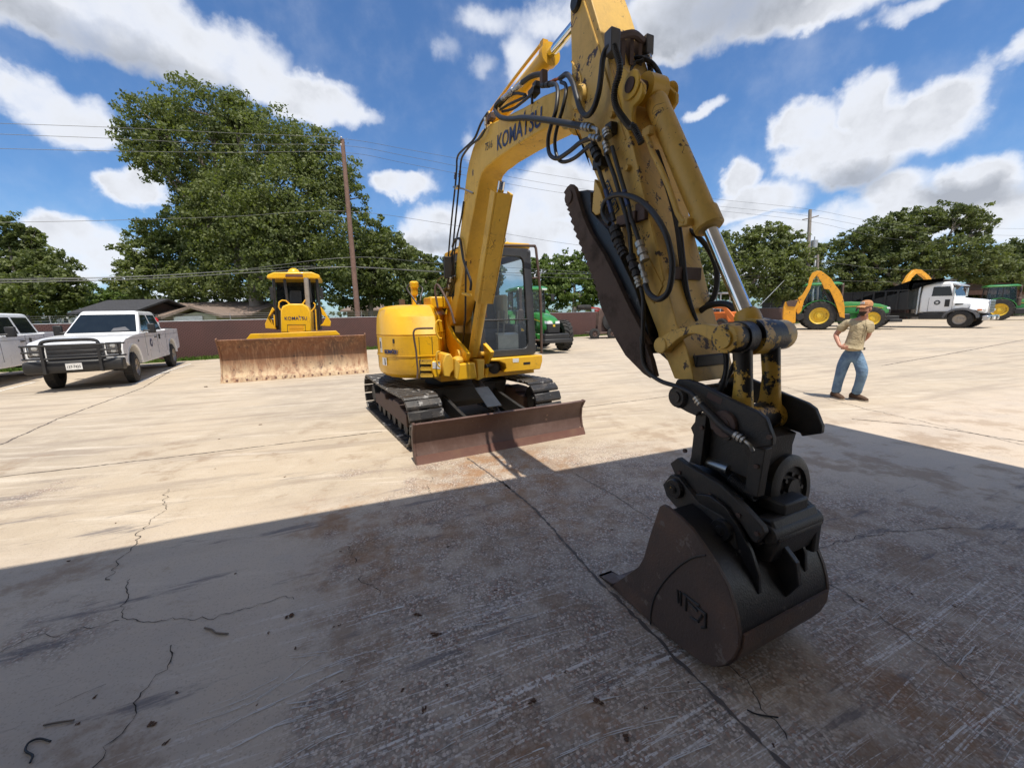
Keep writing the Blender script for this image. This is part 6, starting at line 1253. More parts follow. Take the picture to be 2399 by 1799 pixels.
    for s in (-1, 1):
        q = MB(); rings = []
        for k in range(12):
            a = R(15 + 14 * k); r_ = 1.02; rings.append([(math.cos(a) * r_, s * .55, .88 + math.sin(a) * r_), (math.cos(a) * r_, s * 1.10, .88 + math.sin(a) * (r_ - .01)), (math.cos(a) * (r_ - .05), s * 1.10, .88 + math.sin(a) * (r_ - .06)), (math.cos(a) * (r_ - .04), s * .55, .88 + math.sin(a) * (r_ - .04))])
        q.loft(rings); q.build('fender', 'green', t, smooth=50)
        wheel(t, (0, s * .92, .90), .90, .50, 'wheel_yellow', .55, 22, s, .18); wheel(t, (2.6, s * .90, .68), .68, .42, 'wheel_yellow', .55, 20, s, .10)
        q = MB(); q.cbox((1.0, s * 1.08, 2.45), (.04, .18, .32)); q.tube([(.85, s * .7, 2.6), (1.0, s * 1.08, 2.6)], .015, 6); q.build('wing_mirror', 'plastic', t, bevel=.02)
    q = MB(); q.cyl((1.10, -.62, 1.3), (1.10, -.62, 2.9), .07, n=14); q.lathe((1.1, -.62, 1.2), (0, 0, 1), [(.06, 0), (.14, .05), (.14, .65), (.07, .72)], 16); q.build('exhaust', 'frame_brown', t)
    q = MB(); 
    for k in range(3): q.box((.35, -1.0, .5 + .25 * k), (.75, -.75, .53 + .25 * k))
    q.build('steps', 'plastic', t)
    q = MB(); q.box((-1.2, -.4, .55), (-.5, .4, .8)); q.box((-1.3, -.45, .45), (-1.1, .45, 1.2)); q.build('hitch', 'black_metal', t, bevel=.02)
    return t
# front-on tractor behind the excavator cab
w1 = ground(1322, 820); TF = Vector((.30, -.954, 0)).normalized(); TL = Vector((-TF.y, TF.x, 0))
tractor('green tractor facing the viewer just behind the excavator cab', w1 - TL * .95 - TF * 2.6, math.atan2(TF.y, TF.x), 1.0)
# tractor seen from its side, carrying a folded boom mower
wr = ground(1915, 773); TF = Vector((.86, -.51, 0)).normalized(); TL = Vector((-TF.y, TF.x, 0)); s2 = 1.17
t2 = tractor('green tractor with yellow wheels and folded yellow boom mower, seen from its side', wr + TL * 1.1 * s2, math.atan2(TF.y, TF.x), s2)
T2 = Frame(((wr + TL * 1.1 * s2).x, (wr + TL * 1.1 * s2).y), (TF.x, TF.y)); zt_ = zoomer(1820, 470, 5.03)
def t2v(v, *pts): return [tuple(c_ / s2 for c_ in T2.v(*zt_(*p), v * s2)) for p in pts]
def t2part(name, pts, v0, v1, mat='mower_yellow', par=None, bevel=.01):
    a = t2v(v0, *pts); q = MB(); q.prism(a, v0, v1); return q.build(name, mat, par or t2, bevel=bevel, smooth=35)
t2part('mower_boom', [(745, 1370), (800, 1385), (800, 1260), (775, 1130), (740, 1060), (690, 1000), (640, 920), (580, 870), (520, 830), (470, 828), (460, 870), (520, 950), (560, 1040), (620, 1050), (655, 1120), (690, 1200)], -1.26, -1.12)
t2part('mower_dipper', [(520, 835), (470, 830), (420, 850), (385, 910), (365, 1000), (330, 1060), (300, 1110), (250, 1150), (270, 1200), (225, 1300), (250, 1345), (290, 1300), (320, 1180), (390, 1050), (430, 930), (470, 880)], -1.48, -1.34)
mh = t2part('mower_head', [(80, 1250), (100, 1195), (250, 1165), (265, 1230), (225, 1290), (220, 1440), (85, 1455), (70, 1380), (75, 1290)], -1.75, -1.15, bevel=.03)
t2part('mower_deck', [(110, 1195), (150, 1180), (255, 1168), (215, 1250), (130, 1245)], -1.80, -1.10, 'frame_brown', mh)
q = MB(); c_ = t2v(-1.5, (270, 1370))[0]; q.lathe((c_[0], -1.55, c_[1]), (0, 1, 0), [(.05, 0), (.20, 0), (.22, .05), (.20, .1), (.05, .1)], 20); q.build('guard_roller', 'black_metal', mh)
q = MB(); P_ = t2v(-1.2, (790, 1380), (700, 1300), (560, 1060), (540, 960)); q.tube([(a, -1.05, b2) for a, b2 in P_], .05, 8); q.build('mower_cylinder', 'black_metal', t2)
# tractor cut by the right edge
zq2 = zoomer(2060, 600, 6.525); wq = ground(*zq2(1800, 985)); TF = Vector((.78, -.62, 0)).normalized(); TL = Vector((-TF.y, TF.x, 0))
tractor('green tractor parked beyond the dump truck at the right edge', wq + TL * 1.1 * 1.15, math.atan2(TF.y, TF.x), 1.15)

# dump truck
wt = ground(2244, 769); TF = Vector((.47, -.88, 0)).normalized(); TL = Vector((-TF.y, TF.x, 0)); s3 = 1.12
dt = thing('dump_truck', 'white conventional dump truck with black dump body and chrome grille', 'dump truck', wt + TL * 1.15 * s3, math.atan2(TF.y, TF.x), None, s3)
q = MB(); rings = []
for x, w, z0, z1 in ((-.42, .98, 1.0, 1.95), (.1, .82, 1.0, 1.85), (.6, .70, .95, 1.78), (.90, .62, .9, 1.70), (.97, .58, .95, 1.62)):
    rings.append([(x, -w, z0), (x, -w, z0 + (z1 - z0) * .62), (x, -w * .7, z1 - .06), (x, 0, z1), (x, w * .7, z1 - .06), (x, w, z0 + (z1 - z0) * .62), (x, w, z0)])
q.loft(rings); hd = q.build('hood', 'white_paint', dt, smooth=50, bevel=.03, seg=3)
for s in (-1, 1):
    q = MB(); rings = []
    for k in range(11):
        a = R(5 + 17 * k); rings.append([(math.cos(a) * .78, s * .78, .62 + math.sin(a) * .66), (math.cos(a) * .80, s * 1.18, .60 + math.sin(a) * .66), (math.cos(a) * .70, s * 1.20, .58 + math.sin(a) * .56), (math.cos(a) * .68, s * .78, .58 + math.sin(a) * .56)])
    q.loft(rings); q.build('fender', 'grey_trim', dt, smooth=50)
    q = MB(); q.loft([[(.3, s * .8, 1.15), (.3, s * 1.1, 1.15), (.3, s * .95, 1.5), (.3, s * .7, 1.6)], [(.93, s * .55, 1.0), (.93, s * 1.12, 1.0), (.93, s * 1.05, 1.2), (.93, s * .55, 1.3)]]); q.build('wing_panel', 'white_paint', dt, bevel=.04)
    q = MB(); q.cbox((.92, s * .95, 1.10), (.10, .26, .13)); q.build('headlight', 'red' if False else 'lamp', dt, bevel=.03)
    q = MB(); q.cbox((.78, s * 1.16, 1.12), (.20, .04, .08)); q.build('indicator', 'amber', dt, bevel=.01)
    q = MB(); q.prism([(-.35, 1.42), (0, 1.45), (.02, 1.52), (-.33, 1.53)], s * .955 - .03, s * .955 + .0); q.build('air_intake', 'plastic', hd)
q = MB(); q.box((.95, -.50, .92), (1.03, .50, 1.70)); gr = q.build('grille', 'alu', dt, bevel=.03)
for k in range(7): q = MB(); q.box((1.031, -.45, .97 + .098 * k), (1.04, .45, 1.03 + .098 * k)); q.build('grille_slot', 'plastic', gr, smooth=0)
q = MB(); q.cbox((1.02, 0, 1.66), (.05, .1, .09)); q.build('hood_ornament', 'alu', gr, bevel=.01)
q = MB(); q.prism([(.92, .45), (1.15, .48), (1.18, .62), (1.15, .78), (.92, .78)], -1.15, 1.15); bp = q.build('bumper', 'alu', dt, bevel=.03)
q = MB(); q.box((1.18, -.18, .53), (1.19, .18, .70)); q.build('number_plate', 'decal_white', bp)
for s in (-1, 1): q = MB(); q.cbox((1.17, s * .55, .62), (.04, .12, .22)); q.build('tow_slot', 'plastic', bp)
q = MB(); rings = []
for z, x0, x1, w in ((1.0, -1.95, -.40, .98), (1.9, -1.97, -.38, 1.0), (2.05, -1.97, -.40, 1.0), (2.78, -1.95, -.62, .93), (2.92, -1.85, -.80, .80)):
    rings.append([(x0, -w, z), (x1, -w, z), (x1 + .0, w, z), (x0, w, z)])
q.loft(rings); cb = q.build('cab', 'white_paint', dt, smooth=30, bevel=.07, seg=3)
q = MB(); panel(q, [(-.375, -.86, 2.04), (-.375, .86, 2.04), (-.56, .82, 2.66), (-.56, -.82, 2.66)]); q.build('windscreen', 'glass_dark', cb, smooth=0)
q = MB(); q.prism([(-.60, 2.72), (-.25, 2.60), (-.25, 2.65), (-.60, 2.80)], -.86, .86); q.build('sun_visor', 'galv', cb, bevel=.01)
for s in (-1, 1):
    q = MB(); f = 1.005; panel(q, [(-1.45, s * 1.014, 2.04), (-.50, s * 1.014, 2.02), (-.68, s * .968, 2.62), (-1.42, s * .968, 2.62)]); q.build('door_glass', 'glass_dark', cb, smooth=0)
    q = MB()
    for a, b2 in (((-1.55, 1.05), (-1.55, 2.65)), ((-.45, 1.05), (-.45, 2.0)), ((-1.55, 1.05), (-.45, 1.05))): q.box((min(a[0], b2[0]) - .008, s * 1.0 - .004, min(a[1], b2[1]) - .008), (max(a[0], b2[0]) + .008, s * 1.0 + .004, max(a[1], b2[1]) + .008 if a[1] == b2[1] else 1.95))
    q.build('door_gap', 'grey_trim', cb, smooth=0)
    q = MB(); q.cbox((-.42, s * 1.22, 2.25), (.08, .16, .55)); q.tube([(-.5, s * 1.0, 2.5), (-.42, s * 1.22, 2.5)], .015, 6); q.tube([(-.5, s * 1.0, 2.0), (-.42, s * 1.22, 2.0)], .015, 6); q.build('wing_mirror', 'alu', dt, bevel=.02)
    q = MB(); q.box((-.80, min(s * .99, s * 1.008), 1.35), (-.58, max(s * .99, s * 1.008), 1.80)); q.build('door_window', 'plastic', cb)
    q = MB(); q.box((-1.9, s * 1.02 if s > 0 else -1.14, .55), (-.55, s * 1.02 + .12 if s > 0 else -1.02, .95)); q.build('fuel_tank', 'plastic', dt, bevel=.04)
    q = MB(); q.lathe((-1.15, s * .995, 1.62), (0, s, 0), [(.001, 0), (.15, 0), (.15, .008), (.001, .01)], 22); sl = q.build('door_seal', 'cab_dark', cb)
    q = MB(); q.prism([(-1.15 + (.11 if k % 2 == 0 else .045) * math.sin(k * math.pi / 5), 1.62 + (.11 if k % 2 == 0 else .045) * math.cos(k * math.pi / 5)) for k in range(10)], s * 1.006, s * 1.008); q.build('star', 'decal_white', sl)
    wheel(dt, (0, s * 1.02, .55), .55, .32, 'rim_grey', .54, 0, s, .06)
    for x in (-4.6, -5.9): wheel(dt, (x, s * .92, .53), .53, .55, 'rim_grey', .54, 0, s, .2)
for s in (-.5, 0, .5): q = MB(); q.cbox((-.9, s, 2.88), (.12, .12, .06)); q.build('marker_light', 'amber', cb, bevel=.015)
q = MB(); q.box((-7.0, -.45, .7), (-.4, .45, .95)); q.box((-.4, -.4, .55), (.9, .4, .85)); q.build('chassis', 'black_metal', dt)
q = MB(); q.prism([(-7.2, 1.2), (-7.3, 2.5), (-2.45, 2.5), (-2.4, 2.95), (-1.0, 3.02), (-.95, 3.1), (-2.5, 3.1), (-2.55, 2.9), (-2.5, 1.2)], -1.2, 1.2); bdz = q.build('dump_body', 'black_metal', dt, bevel=.02)
for k in range(7):
    for s in (-1, 1): q = MB(); q.box((-3.1 - .65 * k, s * 1.2 if s > 0 else -1.26, 1.2), (-3.0 - .65 * k, s * 1.26 if s > 0 else -1.2, 2.46)); q.build('side_rib', 'black_metal', bdz)
q = MB(); q.box((-7.2, -1.27, 2.46), (-2.5, -1.21, 2.54)); q.build('top_rail', 'black_metal', bdz)
q = MB(); q.cyl((-2.1, -.9, .9), (-2.1, -.9, 2.9), .08, n=12); q.build('exhaust', 'alu', dt)

# second boom mower standing behind the dump body
zm = zoomer(1780, 480, 3.318); Zm = 38.0
bm_ = thing('boom_mower', 'orange yellow mower arm raised behind the black dump body', 'mower', ground(*zm(1180, 880)))
bo_ = bm_.location.copy()
def mpt(x, y, d=0): return at(*zm(x, y), Zm + d) - bo_
for nm, pts, r in (('boom', ((1110, 700), (1130, 610), (1160, 560), (1200, 520)), .22), ('dipper', ((1195, 518), (1240, 522), (1290, 560), (1330, 620)), .2)):
    P_ = [mpt(*p) for p in pts]; q = MB(); rings = []
    for i, p in enumerate(P_):
        d = (P_[min(i + 1, 3)] - P_[max(i - 1, 0)]).normalized(); n_ = d.cross(Vector((0, 1, 0))).normalized() * r; rings.append([p + n_ + Vector((0, -.15, 0)), p + n_ + Vector((0, .15, 0)), p - n_ + Vector((0, .15, 0)), p - n_ + Vector((0, -.15, 0))])
    q.loft(rings); q.build(nm, 'mower_yellow', bm_, bevel=.03)
q = MB(); b0_ = mpt(1110, 705); q.prism([(b0_.x - .3, b0_.z - .9), (b0_.x + .5, b0_.z - .9), (b0_.x + .3, b0_.z), (b0_.x - .2, b0_.z)], b0_.y - .3, b0_.y + .3); q.build('mast', 'black_metal', bm_, bevel=.03)

# dark rotary mower with small transport wheels behind the thumb
zr2 = zoomer(1280, 250, 2.765); mw = ground(*zr2(380, 1500)); 
rm = thing('rotary_mower', 'dark rusty rotary mower standing on small wheels in front of the fence', 'mower', mw, R(8))
q = MB(); q.box((-1.0, -.3, .28), (1.8, 1.2, .42)); q.prism([(-.5, .42), (.9, .42), (.7, 1.9), (.2, 2.15), (-.4, 1.8)], .1, .2); q.prism([(-.35, .45), (.1, .45), (.1, 2.0), (-.3, 1.7)], .8, .9); q.build('deck', 'frame_brown', rm, bevel=.03)
q = MB(); q.lathe((.45, .05, 1.1), (0, -1, 0), [(.05, 0), (.62, 0), (.66, .06), (.62, .12), (.3, .14), (.1, .25), (.05, .25)], 28); q.build('blade_guard', 'black_metal', rm)
q = MB(); q.tube([(-1.2, .3, 2.0), (-.4, .3, 1.95), (.1, .3, 1.7)], .06, 8); q.cbox((-.35, .35, 1.8), (.5, .2, .15)); q.build('hitch', 'red', rm, bevel=.02)
wheel(rm, (-1.35, .3, 2.02), .16, .9, 'frame_brown', .5, 0, -1, .03, name='spare_roller', rot=R(90))
for x in (-.85, .35, 1.1): wheel(rm, (x, -.35, .33), .33, .2, 'frame_brown', .5, 0, -1, .05)
# orange loader machine glimpsed behind the arm
ol = ground(*zoomer(1500, 700, 3.318)(600, 250)); olt = thing('compact_loader', 'orange loader with grey cab glimpsed behind the excavator arm', 'loader', ol, R(-60))
q = MB(); q.box((-1.3, -.7, .7), (1.2, .7, 1.5)); q.build('body', 'orange', olt, bevel=.08)
for s in (-1, 1):
    q = MB(); q.prism([(1.9, .5), (2.1, .8), (1.0, 2.0), (-.9, 2.1), (-.9, 1.8), (.8, 1.75)], s * .8 - .08, s * .8 + .08); q.build('lift_arm', 'orange', olt, bevel=.02)
    for x in (-.8, .9): wheel(olt, (x, s * .95, .5), .5, .35, 'frame_brown', .5, 16, s, .08)
q = MB(); q.box((1.9, -1.0, .15), (2.4, 1.0, .8)); q.build('bucket', 'orange', olt, bevel=.03)
q = MB()
for x in (-.7, .5):
    for s in (-.6, .6): q.tube([(x, s, 1.5), (x * .9, s, 2.9)], .05, 8)
q.box((-.85, -.7, 2.88), (.65, .7, 3.0)); q.build('cab', 'galv', olt); q = MB()
for s in (-.6, .6): panel(q, [(-.7, s, 1.5), (.5, s, 1.5), (.45, s, 2.88), (-.63, s, 2.88)])
q.build('cab_glass', 'glass', olt, smooth=0)
# ------------------------------------------------------------------ trees
import numpy as np
def crown_mesh(name, lobes, n, size, mat, parent, seed, dens=1.0):
    # lobes: centre, radii; leaves sit in clumps spread over each lobe, so sky shows between the clumps
    rs = np.random.RandomState(seed); vol = np.array([l[1][0] * l[1][2] for l in lobes]); vol = vol / vol.sum(); V = []
    for (c, r), w in zip(lobes, vol):
        m = max(8, int(n * w)); per = 30; k = max(3, m // per)
        d = rs.normal(size=(k, 3)); d /= np.linalg.norm(d, axis=1)[:, None]; rad = rs.uniform(.35, 1.0, (k, 1)) ** .6 * (1 + rs.normal(size=(k, 1)) * .09)
        cc = np.array(c) + d * rad * np.array(r); cr_ = rs.uniform(.08, .22, (k, 1)) * min(r) + .14
        cr_ = np.minimum(cr_, .62)
        p = rs.normal(size=(k, per, 3)); p /= np.linalg.norm(p, axis=2)[:, :, None]; p = p * rs.uniform(.3, 1.0, (k, per, 1)) * cr_[:, None, :] * np.array([1.25, 1.25, .8])
        q = (cc[:, None, :] + p).reshape(-1, 3); out = (p.reshape(-1, 3)); V.append((q, out))
    Q = np.concatenate([a for a, b in V]); O = np.concatenate([b for a, b in V]); N0 = len(Q)
    nrm = O / (np.linalg.norm(O, axis=1)[:, None] + 1e-6) + rs.normal(size=(N0, 3)) * .75 + np.array([0, 0, .35]); nrm /= np.linalg.norm(nrm, axis=1)[:, None]
    t = np.cross(nrm, rs.normal(size=(N0, 3))); t /= np.linalg.norm(t, axis=1)[:, None]; b = np.cross(nrm, t)
    s = size * .80 * rs.uniform(.6, 1.35, (N0, 1)); a = t * s; bb = b * s * .62
    P = np.stack([Q - a, Q - bb * .9 + a * .1, Q + a, Q + bb], 1).reshape(-1, 3).astype(np.float32)
    me = bpy.data.meshes.new(name); me.vertices.add(len(P)); me.vertices.foreach_set('co', P.ravel()); me.loops.add(len(P)); me.loops.foreach_set('vertex_index', np.arange(len(P), dtype=np.int32))
    me.polygons.add(N0); me.polygons.foreach_set('loop_start', np.arange(0, len(P), 4, dtype=np.int32)); me.update(calc_edges=True); me.materials.append(M[mat])
    o = bpy.data.objects.new(name, me); COL.objects.link(o); o.parent = parent; return o
def tree(label, trunk_px, Z, lobes_px, n, size, mat='leaf', seed=1, tr=.35, depth=.75, group='trees around the yard', name='oak_tree', limbs=1.0):
    base = at(trunk_px[0] * K, trunk_px[1] * K, Z); base.z = -.1
    t = thing(name, label, 'tree', base, 0, group); L = []; rs = random.Random(seed); LP = []
    for (x, y, rx, ry) in lobes_px:
        c = at(x * K, y * K, Z); s = Z / F_PX * K; dz = rs.uniform(-.5, .5) * rx * s * depth
        c = at(x * K, y * K, Z + dz) - base; L.append(((c.x, c.y, c.z), (rx * s * 1.04, rx * s * depth, ry * s * 1.04))); LP.append(c)
    q = MB(); topc = sum(LP, Vector()) / len(LP); hgt = max(1.5, min(c.z for c in LP) * .9)
    fork = Vector((topc.x * .25, topc.y * .25, hgt)); P = cr([(0, 0, 0), (fork.x * .3, fork.y * .3, hgt * .5), fork], 4); q.tube(P, [tr * (1.25 - .5 * i / (len(P) - 1)) for i in range(len(P))], 10)
    for c in LP:
        if rs.random() > limbs: continue
        m1 = fork.lerp(c, .5) + Vector((rs.uniform(-.5, .5), rs.uniform(-.5, .5), rs.uniform(-.2, .5))); P = cr([fork - Vector((0, 0, .1)), m1, c], 5)
        q.tube(P, [tr * .5 * (1 - .8 * i / (len(P) - 1)) for i in range(len(P))], 7)
        for j in range(5):
            e = c + Vector((rs.uniform(-1, 1), rs.uniform(-1, 1), rs.uniform(-.6, .8))) * (rs.uniform(.5, .9) * 1.6); q.tube([m1.lerp(c, rs.uniform(.4, .95)), (m1.lerp(c, .8) + e) / 2, e], [tr * .13, tr * .09, tr * .04], 5)
    for c in LP[::5]:
        st_ = c + Vector((rs.uniform(-1, 1), -abs(rs.uniform(.3, 1)) , rs.uniform(-1, .5))); d_ = Vector((rs.uniform(-1, 1), -.6, rs.uniform(-.5, .8))); e_2 = st_ + d_ * rs.uniform(.5, 1.0)
        q.tube(cr([c, st_, st_ + d_ * .8 + Vector((0, 0, rs.uniform(-.3, .4))), e_2], 4), [tr * .16 * (1 - .06 * i) for i in range(13)], 5)
    q.build('trunk', 'bark', t, smooth=60); crown_mesh('crown', L, n, size, mat, t, seed); return t
tree('huge spreading oak rising behind the bulldozer and the brown fence', (560, 700), 29, [(450, 248, 100, 58), (345, 268, 80, 50), (300, 300, 45, 40), (520, 250, 50, 45), (560, 310, 105, 70), (430, 340, 105, 68), (330, 345, 55, 42), (655, 330, 75, 55), (700, 370, 70, 62), (745, 420, 48, 50), (600, 430, 120, 85), (500, 440, 80, 70), (640, 500, 120, 80), (560, 540, 120, 75), (520, 590, 110, 60), (640, 590, 110, 65), (700, 560, 70, 60), (450, 395, 75, 50), (440, 440, 60, 45), (480, 500, 70, 55), (560, 480, 90, 70), (420, 480, 45, 35)], 115000, .14, 'leaf', 11, .55, .8)
tree('oak with low wide crown left of the bulldozer and over the ranch house roof', (400, 700), 32, [(380, 500, 70, 42), (330, 545, 70, 48), (400, 560, 90, 60), (450, 520, 60, 50), (300, 590, 45, 30), (350, 620, 90, 38), (440, 620, 80, 45)], 26000, .17, 'leaf', 12, .16, .8)
tree('broad dark oak at the left edge behind the cropped pickup', (60, 700), 30, [(15, 500, 50, 34), (55, 520, 35, 28), (100, 575, 55, 42), (40, 580, 70, 50), (60, 640, 100, 48), (130, 620, 45, 48), (0, 640, 60, 50)], 26000, .17, 'leaf', 13, .3, .8)
tree('small bright green tree in the gap right of the left oak', (215, 700), 48, [(210, 640, 36, 26), (240, 650, 34, 24), (275, 650, 40, 30)], 7000, .25, 'leaf_light', 14, .15, .8)
tree('oak standing behind the wooden pole left of the excavator', (800, 700), 33, [(800, 500, 45, 36), (840, 545, 55, 42), (790, 560, 60, 55), (830, 600, 75, 55), (770, 630, 60, 42), (870, 630, 50, 36)], 24000, .17, 'leaf', 15, .22, .8)
tree('rounded oak just left of the excavator boom', (930, 690), 40, [(900, 575, 38, 34), (940, 590, 40, 36), (920, 625, 60, 40), (1000, 600, 40, 40), (970, 635, 60, 35), (1060, 580, 30, 55)], 15000, .22, 'leaf', 16, .22, .8)
tree('bright green oak row seen between the cab and the thumb', (1240, 690), 42, [(1170, 590, 40, 38), (1215, 585, 42, 38), (1265, 580, 40, 34), (1300, 600, 40, 46), (1240, 625, 70, 40), (1170, 640, 50, 35), (1340, 620, 50, 45)], 22000, .22, 'leaf_light', 17, .25, .8)
tree('dense oak to the right of the excavator arm', (1610, 690), 40, [(1545, 550, 50, 36), (1600, 530, 52, 34), (1660, 520, 52, 36), (1705, 545, 45, 40), (1560, 600, 75, 48), (1640, 590, 85, 55), (1700, 610, 55, 48), (1480, 610, 50, 40)], 30000, .20, 'leaf', 18, .3, .8)
tree('thin tree just right of the grey utility pole', (1765, 690), 46, [(1765, 545, 26, 22), (1750, 575, 28, 26), (1755, 620, 30, 30)], 6000, .2, 'leaf', 19, .14, .8)
tree('wide domed live oak behind the dump truck', (1980, 680), 48, [(1850, 535, 55, 38), (1900, 510, 60, 38), (1960, 490, 60, 36), (2010, 475, 60, 30), (2070, 470, 55, 26), (2110, 490, 36, 30), (1830, 590, 60, 40), (1900, 580, 80, 48), (1980, 560, 80, 50), (2060, 560, 80, 46), (2120, 580, 50, 40), (1860, 630, 80, 24)], 46000, .23, 'leaf_olive', 20, .5, .8)
tree('oak crown rising at the right edge beyond the shed', (2200, 670), 50, [(2160, 590, 50, 34), (2205, 560, 46, 38), (2240, 545, 40, 36), (2200, 610, 60, 30)], 14000, .25, 'leaf_olive', 21, .35, .8)
tree('low trees behind the dump body of the truck', (1850, 690), 56, [(1800, 640, 50, 24), (1880, 645, 60, 22), (1960, 640, 60, 24), (2060, 635, 80, 24), (2150, 630, 70, 26)], 13000, .28, 'leaf_olive', 22, .2, .8, name='low_tree')
# far wood closing the view behind the houses
lob = []; rr_ = random.Random(5)
for k in range(46):
    x = -260 + k * 60; c = at(x * K, (690 - .0237 * 0) * K, 85 + rr_.uniform(-6, 6)); c.z = rr_.uniform(2.0, 3.6); lob.append(((c.x, c.y, c.z), (4.2, 3, rr_.uniform(2.6, 4.4))))
fw = crown_mesh('far_wood', lob, 42000, .38, 'leaf', None, 33); setp(fw, 'low dark wood running along the horizon behind everything', 'wood', kind='stuff')

# ------------------------------------------------------------------ poles and wires
def pole(label, top, bot, Z, r0, r1, mat, sag=0):
    a = at(top[0], top[1], Z); b2 = at(bot[0], bot[1], Z); d = (a - b2); foot = b2 + d * ((0 - b2.z) / d.z)
    t = thing('utility_pole', label, 'utility pole', foot, 0, None); q = MB(); q.tube([(0, 0, 0), (a - foot) * .5, a - foot], [r0, (r0 + r1) / 2, r1], 12); q.build('post', mat, t); return t, foot, a
zL = 24.0; pl, fL, aL = pole('tall reddish brown wooden utility pole behind the fence left of the excavator', (802, 328), (838, 737), zL, .17, .12, 'wood_pole')
q = MB()
for i, (dx, dz_) in enumerate(((0, 0), (-.05, -.42), (.05, -.75))): q.lathe((aL - fL) + Vector((dx, -.12, dz_)), (0, -.3, 1), [(.03, 0), (.06, .02), (.04, .06), (.06, .1), (.02, .14)], 10)
q.build('insulators', 'galv', pl)
zR = 40.0; pr_, fR, aR = pole('weathered grey utility pole with transformer standing behind the side-on tractor', (1898, 492), (1889, 700), zR, .2, .15, 'wood_grey')
q = MB(); q.tube([aR - fR + Vector((-.75, -.1, -.95)), aR - fR + Vector((0, -.15, -.85)), aR - fR + Vector((.85, -.1, -.6))], .05, 8); q.build('cross_arm', 'wood_grey', pr_)
q = MB(); tp = at(1907, 578, zR) - fR; q.lathe(tp + Vector((0, 0, -.55)), (0, 0, 1), [(.1, 0), (.3, .03), (.3, 1.15), (.1, 1.2)], 16); q.cyl(tp + Vector((-.1, -.1, .6)), tp + Vector((-.1, -.1, .95)), .05); q.build('transformer', 'galv', pr_)
wp = thing('conduit_post', 'slim white metal post beside the grey utility pole', 'post', Vector((at(1906, 700, 39).x, at(1906, 700, 39).y, 0))); a = at(1910, 600, 39) - wp.location; q = MB(); q.tube([(0, 0, 0), a], .09, 8); q.build('tube', 'decal_white', wp)
w2 = thing('utility_pole', 'short stub pole of weathered wood right of the white post', 'utility pole', Vector((at(1921, 700, 43).x, at(1921, 700, 43).y, 0))); a = at(1915, 597, 43) - w2.location; q = MB(); q.tube([(0, 0, 0), a], .14, 8); q.build('post', 'wood_grey', w2)
def wire(pts, r, name='overhead_wire', lab='thin overhead power line crossing the sky'):
    # (x, y, depth) knots in 2212-wide units
    P = cr([at(x * K, y * K, Z) for x, y, Z in pts], 8); q = MB(); q.tube(P, r, 5); o = q.build(name, 'wire', None, smooth=60); return setp(o, lab, 'power line', 'overhead lines')
wire([(-60, 265, 17), (250, 276, 20), (500, 288, 22), (738, 300, 24), (900, 327, 27), (1200, 380, 32), (1500, 425, 36), (1745, 452, 40), (1960, 487, 44), (2280, 496, 52)], .011, lab='topmost overhead line running from the left edge past both poles')
wire([(-60, 288, 17), (250, 300, 20), (500, 312, 22), (742, 315, 24), (900, 342, 27), (1200, 400, 32), (1500, 440, 36), (1748, 467, 40), (1960, 500, 44), (2280, 512, 52)], .011, lab='second overhead line from the top, slung between the two poles')
wire([(-60, 320, 17), (250, 327, 20), (500, 330, 22), (744, 330, 24), (900, 358, 27), (1200, 415, 32), (1500, 450, 36), (1745, 478, 40), (1960, 520, 44), (2280, 535, 52)], .011, lab='third overhead line, lowest of the upper three')
wire([(-60, 482, 17), (250, 476, 20), (500, 468, 22), (755, 457, 24), (1000, 490, 28), (1300, 535, 34), (1600, 545, 38)], .011, lab='single line meeting the brown pole at mid height')
wire([(-60, 607, 17), (250, 600, 20), (500, 585, 22), (766, 556, 24), (960, 570, 28), (1300, 590, 34)], .014, lab='dark cable sagging below the middle of the brown pole')
wire([(-60, 612, 17), (300, 603, 20), (560, 588, 22), (768, 577, 24), (960, 588, 28), (1300, 592, 34), (1600, 596, 38), (1740, 600, 40)], .020, lab='thick communication cable above the bulldozer cab')
wire([(-60, 604, 17.5), (300, 597, 20.5), (560, 582, 22.5), (768, 578, 24.3), (1300, 603, 34), (1600, 602, 38), (1740, 604, 40), (2280, 622, 52)], .014, lab='cable running just beside the thick communication cable')
wire([(1560, 560, 38), (1750, 563, 40), (1960, 583, 44), (2280, 578, 52)], .016, lab='line crossing in front of the domed oak')
g0 = ground(1785, 795); g0 = at(1790, 722, 36); g0.z = .0
q = MB(); q.tube([at(1778, 718, 35), at(1893, 600, zR)], .03, 6); setp(q.build('guy_wire', 'galv', None), 'slanting pale guy wire running down from the grey pole', 'guy wire')

